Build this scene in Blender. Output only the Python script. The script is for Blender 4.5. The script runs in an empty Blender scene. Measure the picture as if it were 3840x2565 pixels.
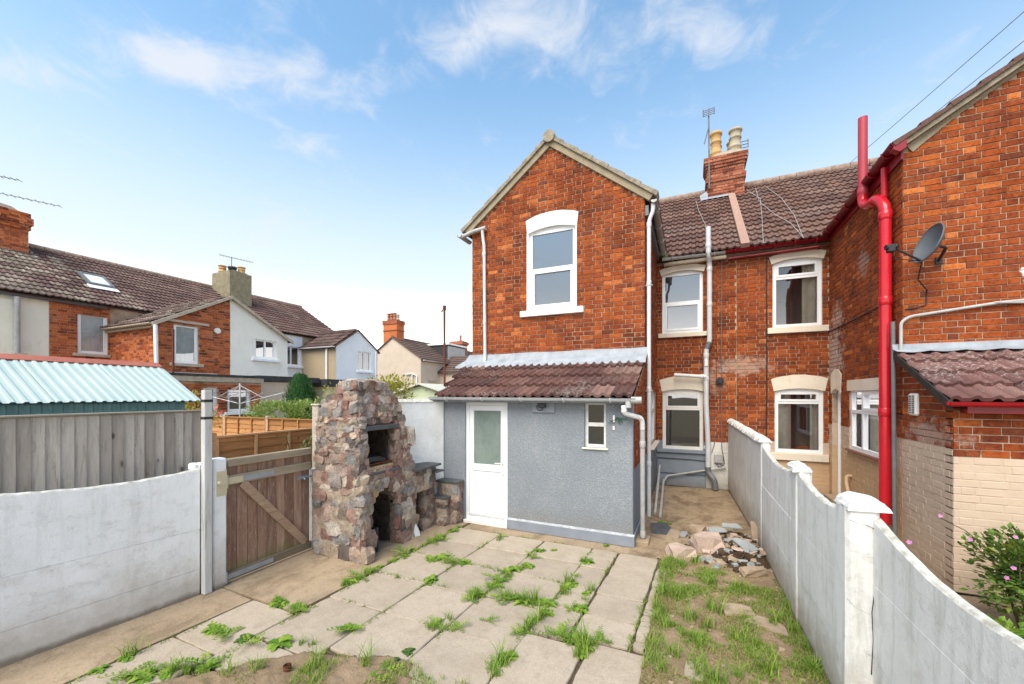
import bpy, math, random
from mathutils import Vector, Matrix, noise as mnoise
R = random.Random(7)
SC = bpy.context.scene
COL = SC.collection
PI = math.pi

# ------------------------------------------------------------------ camera
cam_d = bpy.data.cameras.new('camera')
cam = bpy.data.objects.new('camera', cam_d); COL.objects.link(cam)
CAMZ = 2.2
cam.location = (0, 0, CAMZ)
cam.rotation_euler = (PI / 2, 0, math.radians(24.165))
cam_d.sensor_width = 36; cam_d.lens = 14.0
cam_d.shift_y = 0.0516
cam_d.clip_start = 0.05; cam_d.clip_end = 3000
SC.camera = cam

# ------------------------------------------------------------------ world, sun, exposure
SUN_EL, SUN_AZ = 52.0, 188.0            # azimuth the light comes from, degrees clockwise from +Y
world = bpy.data.worlds.new('World'); SC.world = world; world.use_nodes = True
def build_world():
    nt = world.node_tree; N = nt.nodes; L = nt.links; N.clear()
    def n(t, **k):
        a = N.new(t)
        for q, v in k.items(): setattr(a, q, v)
        return a
    def setin(node, key, v):
        if hasattr(v, 'is_output') or isinstance(v, bpy.types.NodeSocket): L.new(v, node.inputs[key])
        else: node.inputs[key].default_value = v
    def math_(op, a, b=None, clamp=False):
        m = n('ShaderNodeMath', operation=op); m.use_clamp = clamp
        setin(m, 0, a)
        if b is not None: setin(m, 1, b)
        return m.outputs[0]
    out = n('ShaderNodeOutputWorld'); bg = n('ShaderNodeBackground')
    L.new(bg.outputs[0], out.inputs[0])
    sky = n('ShaderNodeTexSky', sky_type='NISHITA'); sky.sun_disc = False
    sky.sun_elevation = math.radians(SUN_EL); sky.sun_rotation = math.radians(SUN_AZ)
    sky.air_density = 1.15; sky.dust_density = 0.25; sky.ozone_density = 2.2
    tc = n('ShaderNodeTexCoord'); sep = n('ShaderNodeSeparateXYZ'); L.new(tc.outputs['Generated'], sep.inputs[0])
    zc = math_('MAXIMUM', sep.outputs[2], 0.0)
    # a cloud deck seen in perspective: direction projected on a flat layer
    den = math_('ADD', zc, 0.16)
    px = math_('DIVIDE', sep.outputs[0], den); py = math_('DIVIDE', sep.outputs[1], den)
    comb = n('ShaderNodeCombineXYZ'); L.new(px, comb.inputs[0]); L.new(py, comb.inputs[1])
    nz = n('ShaderNodeTexNoise'); nz.noise_dimensions = '3D'
    L.new(comb.outputs[0], nz.inputs['Vector'])
    nz.inputs['Scale'].default_value = 8.0; nz.inputs['Detail'].default_value = 9; nz.inputs['Roughness'].default_value = 0.6
    nz.inputs['Distortion'].default_value = 0.5
    nb = n('ShaderNodeTexNoise'); L.new(comb.outputs[0], nb.inputs['Vector'])
    nb.inputs['Scale'].default_value = 1.6; nb.inputs['Detail'].default_value = 3
    base = math_('ADD', math_('MULTIPLY', nz.outputs[0], 1.0), math_('MULTIPLY', nb.outputs[0], 0.35))
    # broad banks of cloud
    for (cx, cy, rx, ry, a) in CLOUDS:
        dx = math_('DIVIDE', math_('SUBTRACT', px, cx), rx); dy = math_('DIVIDE', math_('SUBTRACT', py, cy), ry)
        d2 = math_('ADD', math_('MULTIPLY', dx, dx), math_('MULTIPLY', dy, dy))
        g = math_('MULTIPLY', math_('EXPONENT', math_('MULTIPLY', d2, -1.0)), a)
        base = math_('ADD', base, g)
    cl = n('ShaderNodeMapRange'); cl.interpolation_type = 'SMOOTHSTEP'
    L.new(base, cl.inputs[0]); cl.inputs[1].default_value = 0.70; cl.inputs[2].default_value = 1.20
    cl.inputs[3].default_value = 0; cl.inputs[4].default_value = 0.85
    # bright veil towards the horizon
    veil = n('ShaderNodeMapRange'); veil.interpolation_type = 'SMOOTHSTEP'
    L.new(zc, veil.inputs[0]); veil.inputs[1].default_value = -0.02; veil.inputs[2].default_value = 0.27
    veil.inputs[3].default_value = 0.97; veil.inputs[4].default_value = 0.0
    m1 = n('ShaderNodeMix', data_type='RGBA'); L.new(veil.outputs[0], m1.inputs[0])
    tint = n('ShaderNodeMix', data_type='RGBA', blend_type='MULTIPLY'); tint.inputs[0].default_value = 1
    L.new(sky.outputs[0], tint.inputs[6]); tint.inputs[7].default_value = SKY_GAIN
    wide = n('ShaderNodeMapRange'); wide.interpolation_type = 'SMOOTHSTEP'
    L.new(zc, wide.inputs[0]); wide.inputs[1].default_value = 0.10; wide.inputs[2].default_value = 0.66
    wide.inputs[3].default_value = 0.95; wide.inputs[4].default_value = 0.0
    m0 = n('ShaderNodeMix', data_type='RGBA'); L.new(wide.outputs[0], m0.inputs[0])
    L.new(tint.outputs[2], m0.inputs[6]); m0.inputs[7].default_value = HAZE
    L.new(m0.outputs[2], m1.inputs[6]); m1.inputs[7].default_value = VEIL
    m2 = n('ShaderNodeMix', data_type='RGBA'); L.new(cl.outputs[0], m2.inputs[0])
    L.new(m1.outputs[2], m2.inputs[6]); m2.inputs[7].default_value = CLOUDC
    L.new(m2.outputs[2], bg.inputs[0]); bg.inputs[1].default_value = SKY_STRENGTH
SKY_STRENGTH = 0.09
SKY_GAIN = (1.32, 1.48, 1.36, 1)
HAZE = (4.5, 4.55, 4.6, 1)
VEIL = (17.5, 16.6, 15.8, 1)
CLOUDC = (4.0, 4.15, 4.45, 1)
CLOUDS = [(-1.17, .46, .10, .07, .26), (-1.09, .53, .10, .07, .30), (-1.0, .58, .09, .07, .26), (-.92, .65, .08, .07, .28), (-.84, .72, .09, .07, .28), (-.77, .78, .07, .06, .2),
          (-.52, .75, .12, .09, .24), (-.38, .80, .12, .09, .26), (-.24, .87, .12, .09, .24), (-.08, .95, .13, .09, .22), (.12, 1.0, .12, .09, .16), (-1.41, .35, .08, .08, .28), (-1.03, .86, .08, .05, .24), (.54, 1.22, .12, .07, .12), (-1.6, 1.07, .2, .1, .12), (-1.0, 1.53, .2, .1, .12)]
build_world()
sun_d = bpy.data.lights.new('sun', 'SUN'); sun = bpy.data.objects.new('sun', sun_d); COL.objects.link(sun)
sun_d.energy = 2.2; sun_d.angle = math.radians(46); sun_d.color = (1, .90, .74)
_az, _el = math.radians(SUN_AZ), math.radians(SUN_EL)
_to = Vector((math.sin(_az) * math.cos(_el), math.cos(_az) * math.cos(_el), math.sin(_el)))
sun.rotation_euler = _to.to_track_quat('Z', 'Y').to_euler(); sun.location = (-20, -20, 30)
SC.view_settings.view_transform = 'Standard'; SC.view_settings.look = 'None'
SC.view_settings.exposure = 1.28; SC.view_settings.gamma = 1
SC.view_settings.use_curve_mapping = False
SC.render.engine = 'CYCLES'
SC.cycles.max_bounces = 6; SC.cycles.transparent_max_bounces = 12
SC.cycles.use_denoising = True
SC.cycles.sample_clamp_indirect = 6

# ------------------------------------------------------------------ helpers: meshes
class MB:
    """collects polygons; build() links them as one mesh object"""
    def __init__(s): s.v = []; s.f = []; s.m = []; s.r = []; s.sm = []
    def add(s, vs, fs, mi=0, rnd=0.0, smooth=False, mat=None):
        b = len(s.v)
        if mat is not None: vs = [mat @ Vector(p) for p in vs]
        s.v += [tuple(p) for p in vs]
        for f in fs:
            s.f.append([b + i for i in f]); s.m.append(mi); s.r.append(rnd); s.sm.append(smooth)
        return s
    def box(s, x0, x1, y0, y1, z0, z1, mi=0, rnd=0.0, mat=None, skip=''):
        vs = [(x0,y0,z0),(x1,y0,z0),(x1,y1,z0),(x0,y1,z0),(x0,y0,z1),(x1,y0,z1),(x1,y1,z1),(x0,y1,z1)]
        F = {'b':(0,3,2,1),'t':(4,5,6,7),'f':(0,1,5,4),'r':(1,2,6,5),'k':(2,3,7,6),'l':(3,0,4,7)}
        return s.add(vs, [F[k] for k in F if k not in skip], mi, rnd, False, mat)
    def cbox(s, x0, x1, y0, y1, z0, z1, c=.01, mi=0, rnd=0.0, mat=None):
        """box with chamfered edges"""
        vs = []; fs = []
        X = (x0, x1); Y = (y0, y1); Z = (z0, z1)
        idx = {}
        for i in (0,1):
            for j in (0,1):
                for k in (0,1):
                    sx = 1 if i == 0 else -1; sy = 1 if j == 0 else -1; sz = 1 if k == 0 else -1
                    for a, q in (('x',(X[i],Y[j]+sy*c,Z[k]+sz*c)),('y',(X[i]+sx*c,Y[j],Z[k]+sz*c)),('z',(X[i]+sx*c,Y[j]+sy*c,Z[k]))):
                        idx[(i,j,k,a)] = len(vs); vs.append(q)
        g = lambda i,j,k,a: idx[(i,j,k,a)]
        for i in (0,1): fs.append([g(i,0,0,'x'),g(i,1,0,'x'),g(i,1,1,'x'),g(i,0,1,'x')])
        for j in (0,1): fs.append([g(0,j,0,'y'),g(1,j,0,'y'),g(1,j,1,'y'),g(0,j,1,'y')])
        for k in (0,1): fs.append([g(0,0,k,'z'),g(1,0,k,'z'),g(1,1,k,'z'),g(0,1,k,'z')])
        for i in (0,1):
            for j in (0,1): fs.append([g(i,j,0,'x'),g(i,j,1,'x'),g(i,j,1,'y'),g(i,j,0,'y')])
            for k in (0,1): fs.append([g(i,0,k,'x'),g(i,1,k,'x'),g(i,1,k,'z'),g(i,0,k,'z')])
        for j in (0,1):
            for k in (0,1): fs.append([g(0,j,k,'y'),g(1,j,k,'y'),g(1,j,k,'z'),g(0,j,k,'z')])
        for i in (0,1):
            for j in (0,1):
                for k in (0,1): fs.append([g(i,j,k,'x'),g(i,j,k,'y'),g(i,j,k,'z')])
        return s.add(vs, fs, mi, rnd, False, mat)
    def prism(s, poly, a0, a1, axis='y', mi=0, rnd=0.0, mat=None, smooth=False):
        """polygon in two axes extruded along the third: axis y -> poly is (x,z); x -> (y,z); z -> (x,y)"""
        def P(p, a):
            if axis == 'y': return (p[0], a, p[1])
            if axis == 'x': return (a, p[0], p[1])
            return (p[0], p[1], a)
        n_ = len(poly)
        vs = [P(p, a0) for p in poly] + [P(p, a1) for p in poly]
        s.add(vs, [list(range(n_))[::-1], list(range(n_, 2 * n_))], mi, rnd, False, mat)
        s.add(vs, [[i, (i + 1) % n_, n_ + (i + 1) % n_, n_ + i] for i in range(n_)], mi, rnd, smooth, mat)
        return s
    def tube(s, pts, r, seg=10, mi=0, cap=True, mat=None, rnd=0.0):
        pts = [Vector(p) for p in pts]; n_ = len(pts); rs = r if isinstance(r, (list, tuple)) else [r] * n_
        vs = []; fs = []; up = None
        for i, p in enumerate(pts):
            if i == 0: t = pts[1] - p
            elif i == n_ - 1: t = p - pts[i - 1]
            else: t = (pts[i + 1] - p).normalized() + (p - pts[i - 1]).normalized()
            t = t.normalized() if t.length > 1e-9 else Vector((0, 0, 1))
            if up is None:
                up = Vector((1, 0, 0)) if abs(t.x) < .9 else Vector((0, 1, 0))
            a = (up - t * up.dot(t)).normalized(); up = a; b = t.cross(a)
            for k in range(seg):
                th = 2 * PI * k / seg
                vs.append(p + (a * math.cos(th) + b * math.sin(th)) * rs[i])
        for i in range(n_ - 1):
            for k in range(seg):
                k2 = (k + 1) % seg
                fs.append([i * seg + k, i * seg + k2, (i + 1) * seg + k2, (i + 1) * seg + k])
        s.add(vs, fs, mi, rnd, True, mat)
        if cap: s.add(vs, [list(range(seg))[::-1], list(range((n_ - 1) * seg, n_ * seg))], mi, rnd, False, mat)
        return s
    def lathe(s, prof, c, seg=16, mi=0, mat=None, smooth=True):
        vs = []; fs = []
        for (r, z) in prof:
            for k in range(seg):
                th = 2 * PI * k / seg; vs.append((c[0] + r * math.cos(th), c[1] + r * math.sin(th), c[2] + z))
        for i in range(len(prof) - 1):
            for k in range(seg):
                k2 = (k + 1) % seg; fs.append([i * seg + k, i * seg + k2, (i + 1) * seg + k2, (i + 1) * seg + k])
        return s.add(vs, fs, mi, 0, smooth, mat)
    def mesh(s, name, mats):
        me = bpy.data.meshes.new(name); me.from_pydata(s.v, [], s.f)
        for m in (mats if isinstance(mats, (list, tuple)) else [mats]): me.materials.append(m)
        if len(set(s.m)) > 1: me.polygons.foreach_set('material_index', s.m)
        me.polygons.foreach_set('use_smooth', s.sm)
        if any(s.r):
            at = me.attributes.new('rnd', 'FLOAT', 'FACE'); at.data.foreach_set('value', s.r)
        me.update(); return me
    def build(s, name, mats, parent=None, **tags):
        o = bpy.data.objects.new(name, s.mesh(name, mats)); COL.objects.link(o)
        if parent is not None: par(o, parent)
        for k, v in tags.items(): o[k] = v
        return o

WORLD_M = {}
def par(o, p):
    o.parent = p
    if p.name in WORLD_M: o.matrix_parent_inverse = WORLD_M[p.name]
def thing(name, label, cat, loc=(0, 0, 0), group=None):
    o = bpy.data.objects.new(name, None); COL.objects.link(o)
    o.location = loc; o.empty_display_size = .2
    WORLD_M[o.name] = Matrix.Translation(Vector(loc)).inverted()
    o['label'] = label; o['category'] = cat
    if group: o['group'] = group
    return o
def tag(o, label, cat, group=None):
    o['label'] = label; o['category'] = cat
    if group: o['group'] = group
    return o
def piece(name, me, parent, mat):
    """a copy of shared mesh data placed with a world matrix"""
    o = bpy.data.objects.new(name, me); COL.objects.link(o)
    if parent is not None: par(o, parent)
    o.matrix_basis = mat
    return o
def frame(o, u, n_):
    """local x along the wall, local y out of the wall, local z up"""
    u = Vector(u); n_ = Vector(n_); o = Vector(o)
    return Matrix(((u.x, n_.x, 0, o.x), (u.y, n_.y, 0, o.y), (u.z, n_.z, 1, o.z), (0, 0, 0, 1)))
def arc(x0, x1, z, rise, n_=10):
    """points of a segmental arch from x0 to x1 springing at z"""
    w = (x1 - x0) / 2; c = (x0 + x1) / 2
    if rise < 1e-4: return [(x0, z), (x1, z)]
    r = (w * w + rise * rise) / (2 * rise); a = math.asin(min(1, w / r))
    return [(c + r * math.sin(-a + 2 * a * i / n_), z + rise - r + r * math.cos(-a + 2 * a * i / n_)) for i in range(n_ + 1)]
def fbm(x, y, z=0, o=4): return mnoise.fractal(Vector((x, y, z)), 1.0, 2.0, o)

# ------------------------------------------------------------------ helpers: materials
class NT:
    def __init__(s, name):
        s.m = bpy.data.materials.new(name); s.m.use_nodes = True
        s.t = s.m.node_tree; s.N = s.t.nodes; s.L = s.t.links; s.N.clear()
        s.out = s.N.new('ShaderNodeOutputMaterial'); s.b = s.N.new('ShaderNodeBsdfPrincipled')
        s.L.new(s.b.outputs[0], s.out.inputs[0])
        s.geo = s.N.new('ShaderNodeNewGeometry'); s.pos = s.geo.outputs['Position']
    def put(s, node, key, v):
        if isinstance(v, bpy.types.NodeSocket): s.L.new(v, node.inputs[key])
        else:
            if isinstance(v, tuple) and len(v) == 3 and node.inputs[key].type == 'RGBA': v = v + (1,)
            node.inputs[key].default_value = v
    def mapv(s, vec, scale=(1, 1, 1), loc=(0, 0, 0), rot=(0, 0, 0)):
        q = s.N.new('ShaderNodeMapping'); s.L.new(vec, q.inputs[0])
        q.inputs['Scale'].default_value = scale; s.put(q, 'Location', loc); q.inputs['Rotation'].default_value = rot
        return q.outputs[0]
    def noise(s, scale=5, detail=4, rough=.55, vec=None, dist=0.0, col=False):
        q = s.N.new('ShaderNodeTexNoise'); s.L.new(vec or s.pos, q.inputs['Vector'])
        q.inputs['Scale'].default_value = scale; q.inputs['Detail'].default_value = detail
        q.inputs['Roughness'].default_value = rough; q.inputs['Distortion'].default_value = dist
        return q.outputs[1 if col else 0]
    def voro(s, scale=5, vec=None, feature='F1', out='Distance', rnd=1.0):
        q = s.N.new('ShaderNodeTexVoronoi'); q.feature = feature; s.L.new(vec or s.pos, q.inputs['Vector'])
        q.inputs['Scale'].default_value = scale
        if 'Randomness' in q.inputs: q.inputs['Randomness'].default_value = rnd
        return q.outputs[out]
    def ramp(s, fac, stops, interp='LINEAR'):
        q = s.N.new('ShaderNodeValToRGB'); s.put(q, 0, fac); e = q.color_ramp; e.interpolation = interp
        while len(e.elements) > 1: e.elements.remove(e.elements[-1])
        for i, (p, c) in enumerate(stops):
            k = e.elements[0] if i == 0 else e.elements.new(p)
            k.position = p; k.color = (c + (1,)) if len(c) == 3 else c
        return q.outputs[0]
    def rng(s, v, a, b, c=0.0, d=1.0):
        q = s.N.new('ShaderNodeMapRange'); s.put(q, 0, v)
        for i, x in zip((1, 2, 3, 4), (a, b, c, d)): q.inputs[i].default_value = x
        return q.outputs[0]
    def math(s, op, a, b=None, c=None):
        q = s.N.new('ShaderNodeMath'); q.operation = op; s.put(q, 0, a)
        if b is not None: s.put(q, 1, b)
        if c is not None: s.put(q, 2, c)
        return q.outputs[0]
    def mix(s, f, a, b, blend='MIX'):
        q = s.N.new('ShaderNodeMix'); q.data_type = 'RGBA'; q.blend_type = blend
        s.put(q, 0, f); s.put(q, 6, a); s.put(q, 7, b); return q.outputs[2]
    def xyz(s, vec=None):
        q = s.N.new('ShaderNodeSeparateXYZ'); s.L.new(vec or s.pos, q.inputs[0]); return q.outputs
    def rnd(s):
        """one random number per object, or per face group of a joined mesh"""
        a = s.N.new('ShaderNodeAttribute'); a.attribute_name = 'rnd'
        o = s.N.new('ShaderNodeObjectInfo')
        return s.math('FRACT', s.math('ADD', a.outputs['Fac'], o.outputs['Random']))
    def bump(s, h, strength=.4, dist=.01, prev=None):
        q = s.N.new('ShaderNodeBump'); s.put(q, 'Height', h); q.inputs['Strength'].default_value = strength
        q.inputs['Distance'].default_value = dist
        if prev: s.L.new(prev, q.inputs['Normal'])
        return q.outputs[0]
    def done(s, col=None, rough=.8, normal=None, spec=.3, metal=0.0, alpha=None):
        if col is not None: s.put(s.b, 'Base Color', col)
        s.put(s.b, 'Roughness', rough); s.b.inputs['Specular IOR Level'].default_value = spec
        s.b.inputs['Metallic'].default_value = metal
        if normal is not None: s.L.new(normal, s.b.inputs['Normal'])
        return s.m

def simple(name, a, b, scale=6, rough=.7, bump=.15, bscale=40, spec=.3, metal=0.0, dist=.004, detail=5):
    t = NT(name); f = t.noise(scale, detail, .6)
    c = t.mix(t.rng(f, .3, .7), a, b)
    return t.done(c, rough, t.bump(t.noise(bscale, 4), bump, dist), spec, metal)

def m_brick(name, stops, soot=.75, soot_scale=1.6, wash=None, seed=0.0):
    t = NT(name); r = t.rnd()
    c = t.ramp(r, stops)
    p = t.mapv(t.pos, loc=(seed, seed * .7, 0))
    big = t.noise(soot_scale, 5, .65, p); mid = t.noise(9, 5, .65, p); fine = t.noise(70, 4, .7)
    # weathering that darkens whole patches of bricks, and mottling inside each brick
    c = t.mix(t.math('MULTIPLY', t.rng(big, .47, .66), soot), c, t.mix(1.0, c, (.36, .27, .26), 'MULTIPLY'))
    c = t.mix(t.rng(t.noise(22, 5, .7, p), .48, .68, 0, .75), c, t.mix(1.0, c, (.38, .33, .34), 'MULTIPLY'))
    c = t.mix(t.rng(mid, .30, .44, .3, 0), c, (.60, .17, .045))
    c = t.mix(t.rng(fine, .55, .70, 0, .75), c, (.05, .025, .018))
    if wash:
        for (cx, cy, cz, rx, ry, rz, a, colr) in wash:
            v = t.N.new('ShaderNodeVectorMath'); v.operation = 'LENGTH'
            t.L.new(t.mapv(t.pos, (1 / rx, 1 / ry, 1 / rz), (-cx / rx, -cy / ry, -cz / rz)), v.inputs[0])
            k = t.math('SUBTRACT', t.math('ADD', t.math('MULTIPLY', t.noise(7, 7, .75), 3.4), -.75), v.outputs['Value'])
            c = t.mix(t.rng(k, 0, .5, 0, a), c, colr)
    h = t.math('ADD', t.math('MULTIPLY', mid, .6), t.math('MULTIPLY', fine, .4))
    return t.done(c, .9, t.bump(h, .5, .006), .12)

BR = [(0, (.17, .050, .027)), (.12, (.22, .055, .023)), (.35, (.275, .062, .020)), (.68, (.33, .073, .019)), (.90, (.38, .088, .021)), (.955, (.42, .105, .026)), (.972, (.55, .16, .042)), (1, (.52, .155, .044))]

# ------------------------------------------------------------------ materials
WASHC = (.50, .40, .33)
M_BRICK = m_brick('brick_red', BR, .6)
M_BRICK_MAIN = m_brick('brick_main', BR, .6, 1.3, [(1.05, 10.45, 2.85, .75, .6, .24, .5, WASHC), (.55, 10.45, 2.55, .24, .5, .4, .35, WASHC)], 3.1)
M_BRICK_B = m_brick('brick_neighbour', BR, .5, 1.5, [(2.68, 10.2, 3.0, .5, .75, .75, .8, WASHC), (2.68, 9.9, 3.75, .5, .35, .3, .6, WASHC), (2.68, 8.6, 4.45, .5, .3, .3, .35, WASHC),
    (2.68, 6.6, 1.72, .5, .6, .22, .5, (.50, .42, .35)), (3.92, 7.2, 3.74, .13, .5, .15, 1.0, (.8, .8, .8))], 9.4)
M_BRICK_L = m_brick('brick_terrace', [(0, (.16, .05, .03)), (.3, (.36, .09, .035)), (.6, (.5, .135, .045)), (.9, (.60, .19, .07)), (1, (.42, .15, .08))], .3, 1.0, None, 5.5)
def mortar(name, a, b):
    t = NT(name); f = t.noise(4, 5, .6); g = t.noise(60, 3)
    c = t.mix(t.rng(f, .3, .7), a, b); c = t.mix(t.rng(t.noise(1.7, 5, .7), .46, .62, 0, .75), c, (.17, .095, .06)); c = t.mix(t.rng(g, .5, .75, 0, .5), c, (.16, .12, .09))
    return t.done(c, .95, t.bump(g, .6, .006), .1)
M_MORTAR = mortar('mortar', (.52, .405, .30), (.33, .23, .155))
M_MORTAR_L = mortar('mortar_terrace', (.52, .38, .28), (.42, .27, .19))
def paint_wall(name, a, b, stain, relief=.5, bs=26, lo=0.0, hi=.5, rough=.75):
    """painted masonry with dirt that creeps up from its foot"""
    t = NT(name); f = t.noise(2.2, 6, .62); g = t.noise(bs, 4, .6); s = t.noise(5, 6, .7, t.mapv(t.pos, (1, 1, .35)))
    c = t.mix(t.rng(f, .3, .7), a, b)
    c = t.mix(t.rng(s, .56, .74, 0, .35), c, stain)
    z = t.xyz()[2]
    k = t.math('SUBTRACT', t.math('ADD', t.rng(z, lo, hi, 1, 0), t.math('MULTIPLY', t.noise(4, 5, .7), .9)), .85)
    c = t.mix(t.rng(k, 0, .6, 0, .7), c, stain)
    return t.done(c, rough, t.bump(g, relief, .008), .25)
M_CREAM = paint_wall('cream_paint', (.56, .44, .335), (.50, .38, .28), (.36, .26, .18), .4, 18, .0, .4)
M_CREAM_TAN = paint_wall('tan_paint', (.56, .385, .24), (.48, .32, .185), (.26, .18, .11), .5, 18, .0, .4)
M_CREAM_TRIM = paint_wall('cream_trim_paint', (.76, .68, .56), (.68, .59, .47), (.36, .29, .20), .3, 14, -1, -.9)
M_GREY_PAINT = paint_wall('grey_paint', (.235, .26, .30), (.20, .225, .265), (.16, .14, .12), .35, 9, 0, .3)
M_OFFWHITE = paint_wall('old_white_paint', (.72, .70, .66), (.58, .56, .52), (.30, .27, .22), .4, 9, 0, .6)
M_LINTEL_WHITE = paint_wall('white_masonry_paint', (.86, .86, .86), (.80, .81, .82), (.55, .50, .46), .3, 22, -1, -.9)
def m_render():
    t = NT('grey_pebble_render'); v = t.voro(48); g = t.noise(85, 3); f = t.noise(1.4, 5, .6); s = t.noise(6, 6, .7, t.mapv(t.pos, (1, 1, .3)))
    c = t.mix(t.rng(f, .3, .72), (.225, .25, .28), (.31, .33, .352))
    c = t.mix(t.rng(s, .55, .75, 0, .4), c, (.40, .41, .41))
    c = t.mix(t.rng(v, .2, .55, 0, .5), c, (.15, .165, .19))
    z = t.xyz()[2]
    k = t.math('SUBTRACT', t.math('ADD', t.rng(z, .1, .75, 1, 0), t.math('MULTIPLY', t.noise(3.5, 7, .75), 1.0)), .92)
    c = t.mix(t.rng(k, 0, .5, 0, .6), c, (.19, .18, .165))
    st = t.noise(4, 6, .7, t.mapv(t.pos, (3, 3, .22), (5, 0, 0)))
    c = t.mix(t.rng(st, .54, .7, 0, .4), c, (.20, .215, .235))
    h = t.math('ADD', t.math('MULTIPLY', v, -1.0), t.math('MULTIPLY', g, .6))
    return t.done(c, .85, t.bump(h, .42, .010), .25)
M_RENDER = m_render()
M_RENDER_SMOOTH = simple('grey_smooth_render', (.29, .315, .36), (.24, .265, .30), 5, .8, .3, 20)
M_PLINTH = simple('grey_plinth', (.24, .265, .31), (.195, .215, .25), 4, .75, .25, 30)
M_PLINTH_TOP = simple('worn_plinth_edge', (.50, .51, .52), (.24, .26, .29), 22, .8, .3, 40)
def m_whitewall(name, a, b, dirt=.55, algae=.4, streak=.45):
    """whitewashed concrete: grey grime in streaks, brown splash at the foot"""
    t = NT(name); f = t.noise(1.7, 6, .62); g = t.noise(38, 5, .65); fine = t.noise(120, 3)
    st = t.noise(3.2, 7, .72, t.mapv(t.pos, (2.6, 2.6, .38)))
    c = t.mix(t.rng(f, .32, .7), a, b)
    c = t.mix(t.rng(st, .5, .72, 0, streak), c, (.40, .40, .36))
    c = t.mix(t.rng(t.noise(.9, 5, .6, t.mapv(t.pos, loc=(4, 1, 9))), .55, .75, 0, .35), c, (.55, .54, .47))
    fl = t.noise(5.5, 9, .78, t.mapv(t.pos, (1, 1, 1.6), (2, 5, 3)))
    c = t.mix(t.rng(fl, .53, .66, 0, .34), c, (.47, .455, .41))
    c = t.mix(t.rng(fl, .64, .70, 0, .55), c, (.33, .31, .26))
    c = t.mix(t.rng(fine, .60, .74, 0, .35), c, (.24, .23, .21))
    z = t.xyz()[2]
    k = t.math('SUBTRACT', t.math('ADD', t.rng(z, .0, .75, 1, 0), t.math('MULTIPLY', t.noise(2.6, 7, .75), 1.0)), .80)
    c = t.mix(t.rng(k, 0, .55, 0, dirt), c, (.30, .24, .17))
    k2 = t.math('SUBTRACT', t.math('ADD', t.rng(z, .0, .12, 1, 0), t.math('MULTIPLY', t.noise(5, 5, .7), .8)), .85)
    c = t.mix(t.rng(k2, 0, .4, 0, .8), c, (.15, .12, .085))
    return t.done(c, .88, t.bump(t.math('ADD', g, t.math('MULTIPLY', t.rng(fl, .54, .62), -.6)), .4, .008), .2)
M_WHITE_R = m_whitewall('whitewashed_concrete', (.76, .75, .735), (.66, .65, .63), .75, .5, .7)
M_WHITE_L = m_whitewall('whitewashed_concrete_bluish', (.83, .83, .835), (.74, .74, .745), .6, .4, .35)
M_WHITE_TOP = simple('lichen_on_coping', (.70, .69, .64), (.33, .31, .25), 14, .9, .5, 45, dist=.01)
M_WHITE_BRK = simple('whitewashed_rough_wall', (.80, .80, .80), (.63, .63, .62), 3.2, .85, .6, 22, dist=.012)
def m_slab():
    t = NT('paving_concrete'); r = t.rnd(); f = t.noise(2.6, 6, .62); g = t.noise(55, 4, .7); fine = t.noise(170, 2)
    c = t.mix(r, (.43, .355, .275), (.335, .275, .21))
    c = t.mix(t.rng(f, .35, .7, 0, .55), c, (.49, .41, .32))
    c = t.mix(t.rng(t.noise(3.4, 6, .68, t.mapv(t.pos, loc=(3, 8, 0))), .48, .70, 0, .6), c, (.30, .24, .175))
    c = t.mix(t.rng(t.noise(14, 6, .75), .52, .68, 0, .45), c, (.27, .22, .165))
    c = t.mix(t.rng(fine, .54, .68, 0, .7), c, (.19, .15, .11))
    c = t.mix(t.rng(g, .56, .70, 0, .6), c, (.52, .44, .35))
    return t.done(c, .92, t.bump(t.math('ADD', g, t.math('MULTIPLY', fine, .5)), .4, .005), .2)
M_SLAB = m_slab()
def m_path(name, a, b, d):
    t = NT(name); f = t.noise(1.5, 6, .65); st = t.noise(2.2, 6, .7, t.mapv(t.pos, (1.1, .8, 1)), .4); g = t.noise(50, 4, .7)
    c = t.mix(t.rng(f, .34, .68), a, b); c = t.mix(t.rng(st, .46, .62, 0, .9), c, d); c = t.mix(t.rng(t.noise(11, 6, .75), .52, .66, 0, .6), c, d)
    c = t.mix(t.rng(g, .54, .70, 0, .6), c, (.15, .11, .075)); c = t.mix(t.rng(t.noise(140, 2), .58, .7, 0, .5), c, (.56, .47, .36))
    return t.done(c, .9, t.bump(g, .4, .006), .2)
M_STRIP = m_path('old_concrete_strip', (.40, .30, .20), (.34, .255, .17), (.22, .16, .10))
M_PASSAGE = m_path('stained_passage_concrete', (.36, .27, .175), (.28, .20, .125), (.15, .10, .06))
def m_soil(name, a, b, bs=28):
    t = NT(name); f = t.noise(3, 6, .65); g = t.noise(bs, 6, .75); v = t.noise(95, 4, .7)
    c = t.mix(t.rng(f, .32, .68), a, b); c = t.mix(t.rng(v, .56, .72, 0, .8), c, (.05, .033, .02))
    c = t.mix(t.rng(v, .28, .40, .7, 0), c, (.48, .40, .30))
    return t.done(c, .97, t.bump(t.math('ADD', g, t.math('MULTIPLY', v, .5)), .9, .02), .1)
M_SOIL = m_soil('dry_soil', (.36, .26, .17), (.25, .175, .105))
M_HEAP = m_soil('dark_soil', (.055, .036, .024), (.12, .075, .045), 24)
M_EARTH = m_soil('earth', (.20, .15, .10), (.13, .12, .055))
M_JOINT = m_soil('joint_soil', (.15, .108, .07), (.095, .068, .044))
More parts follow.
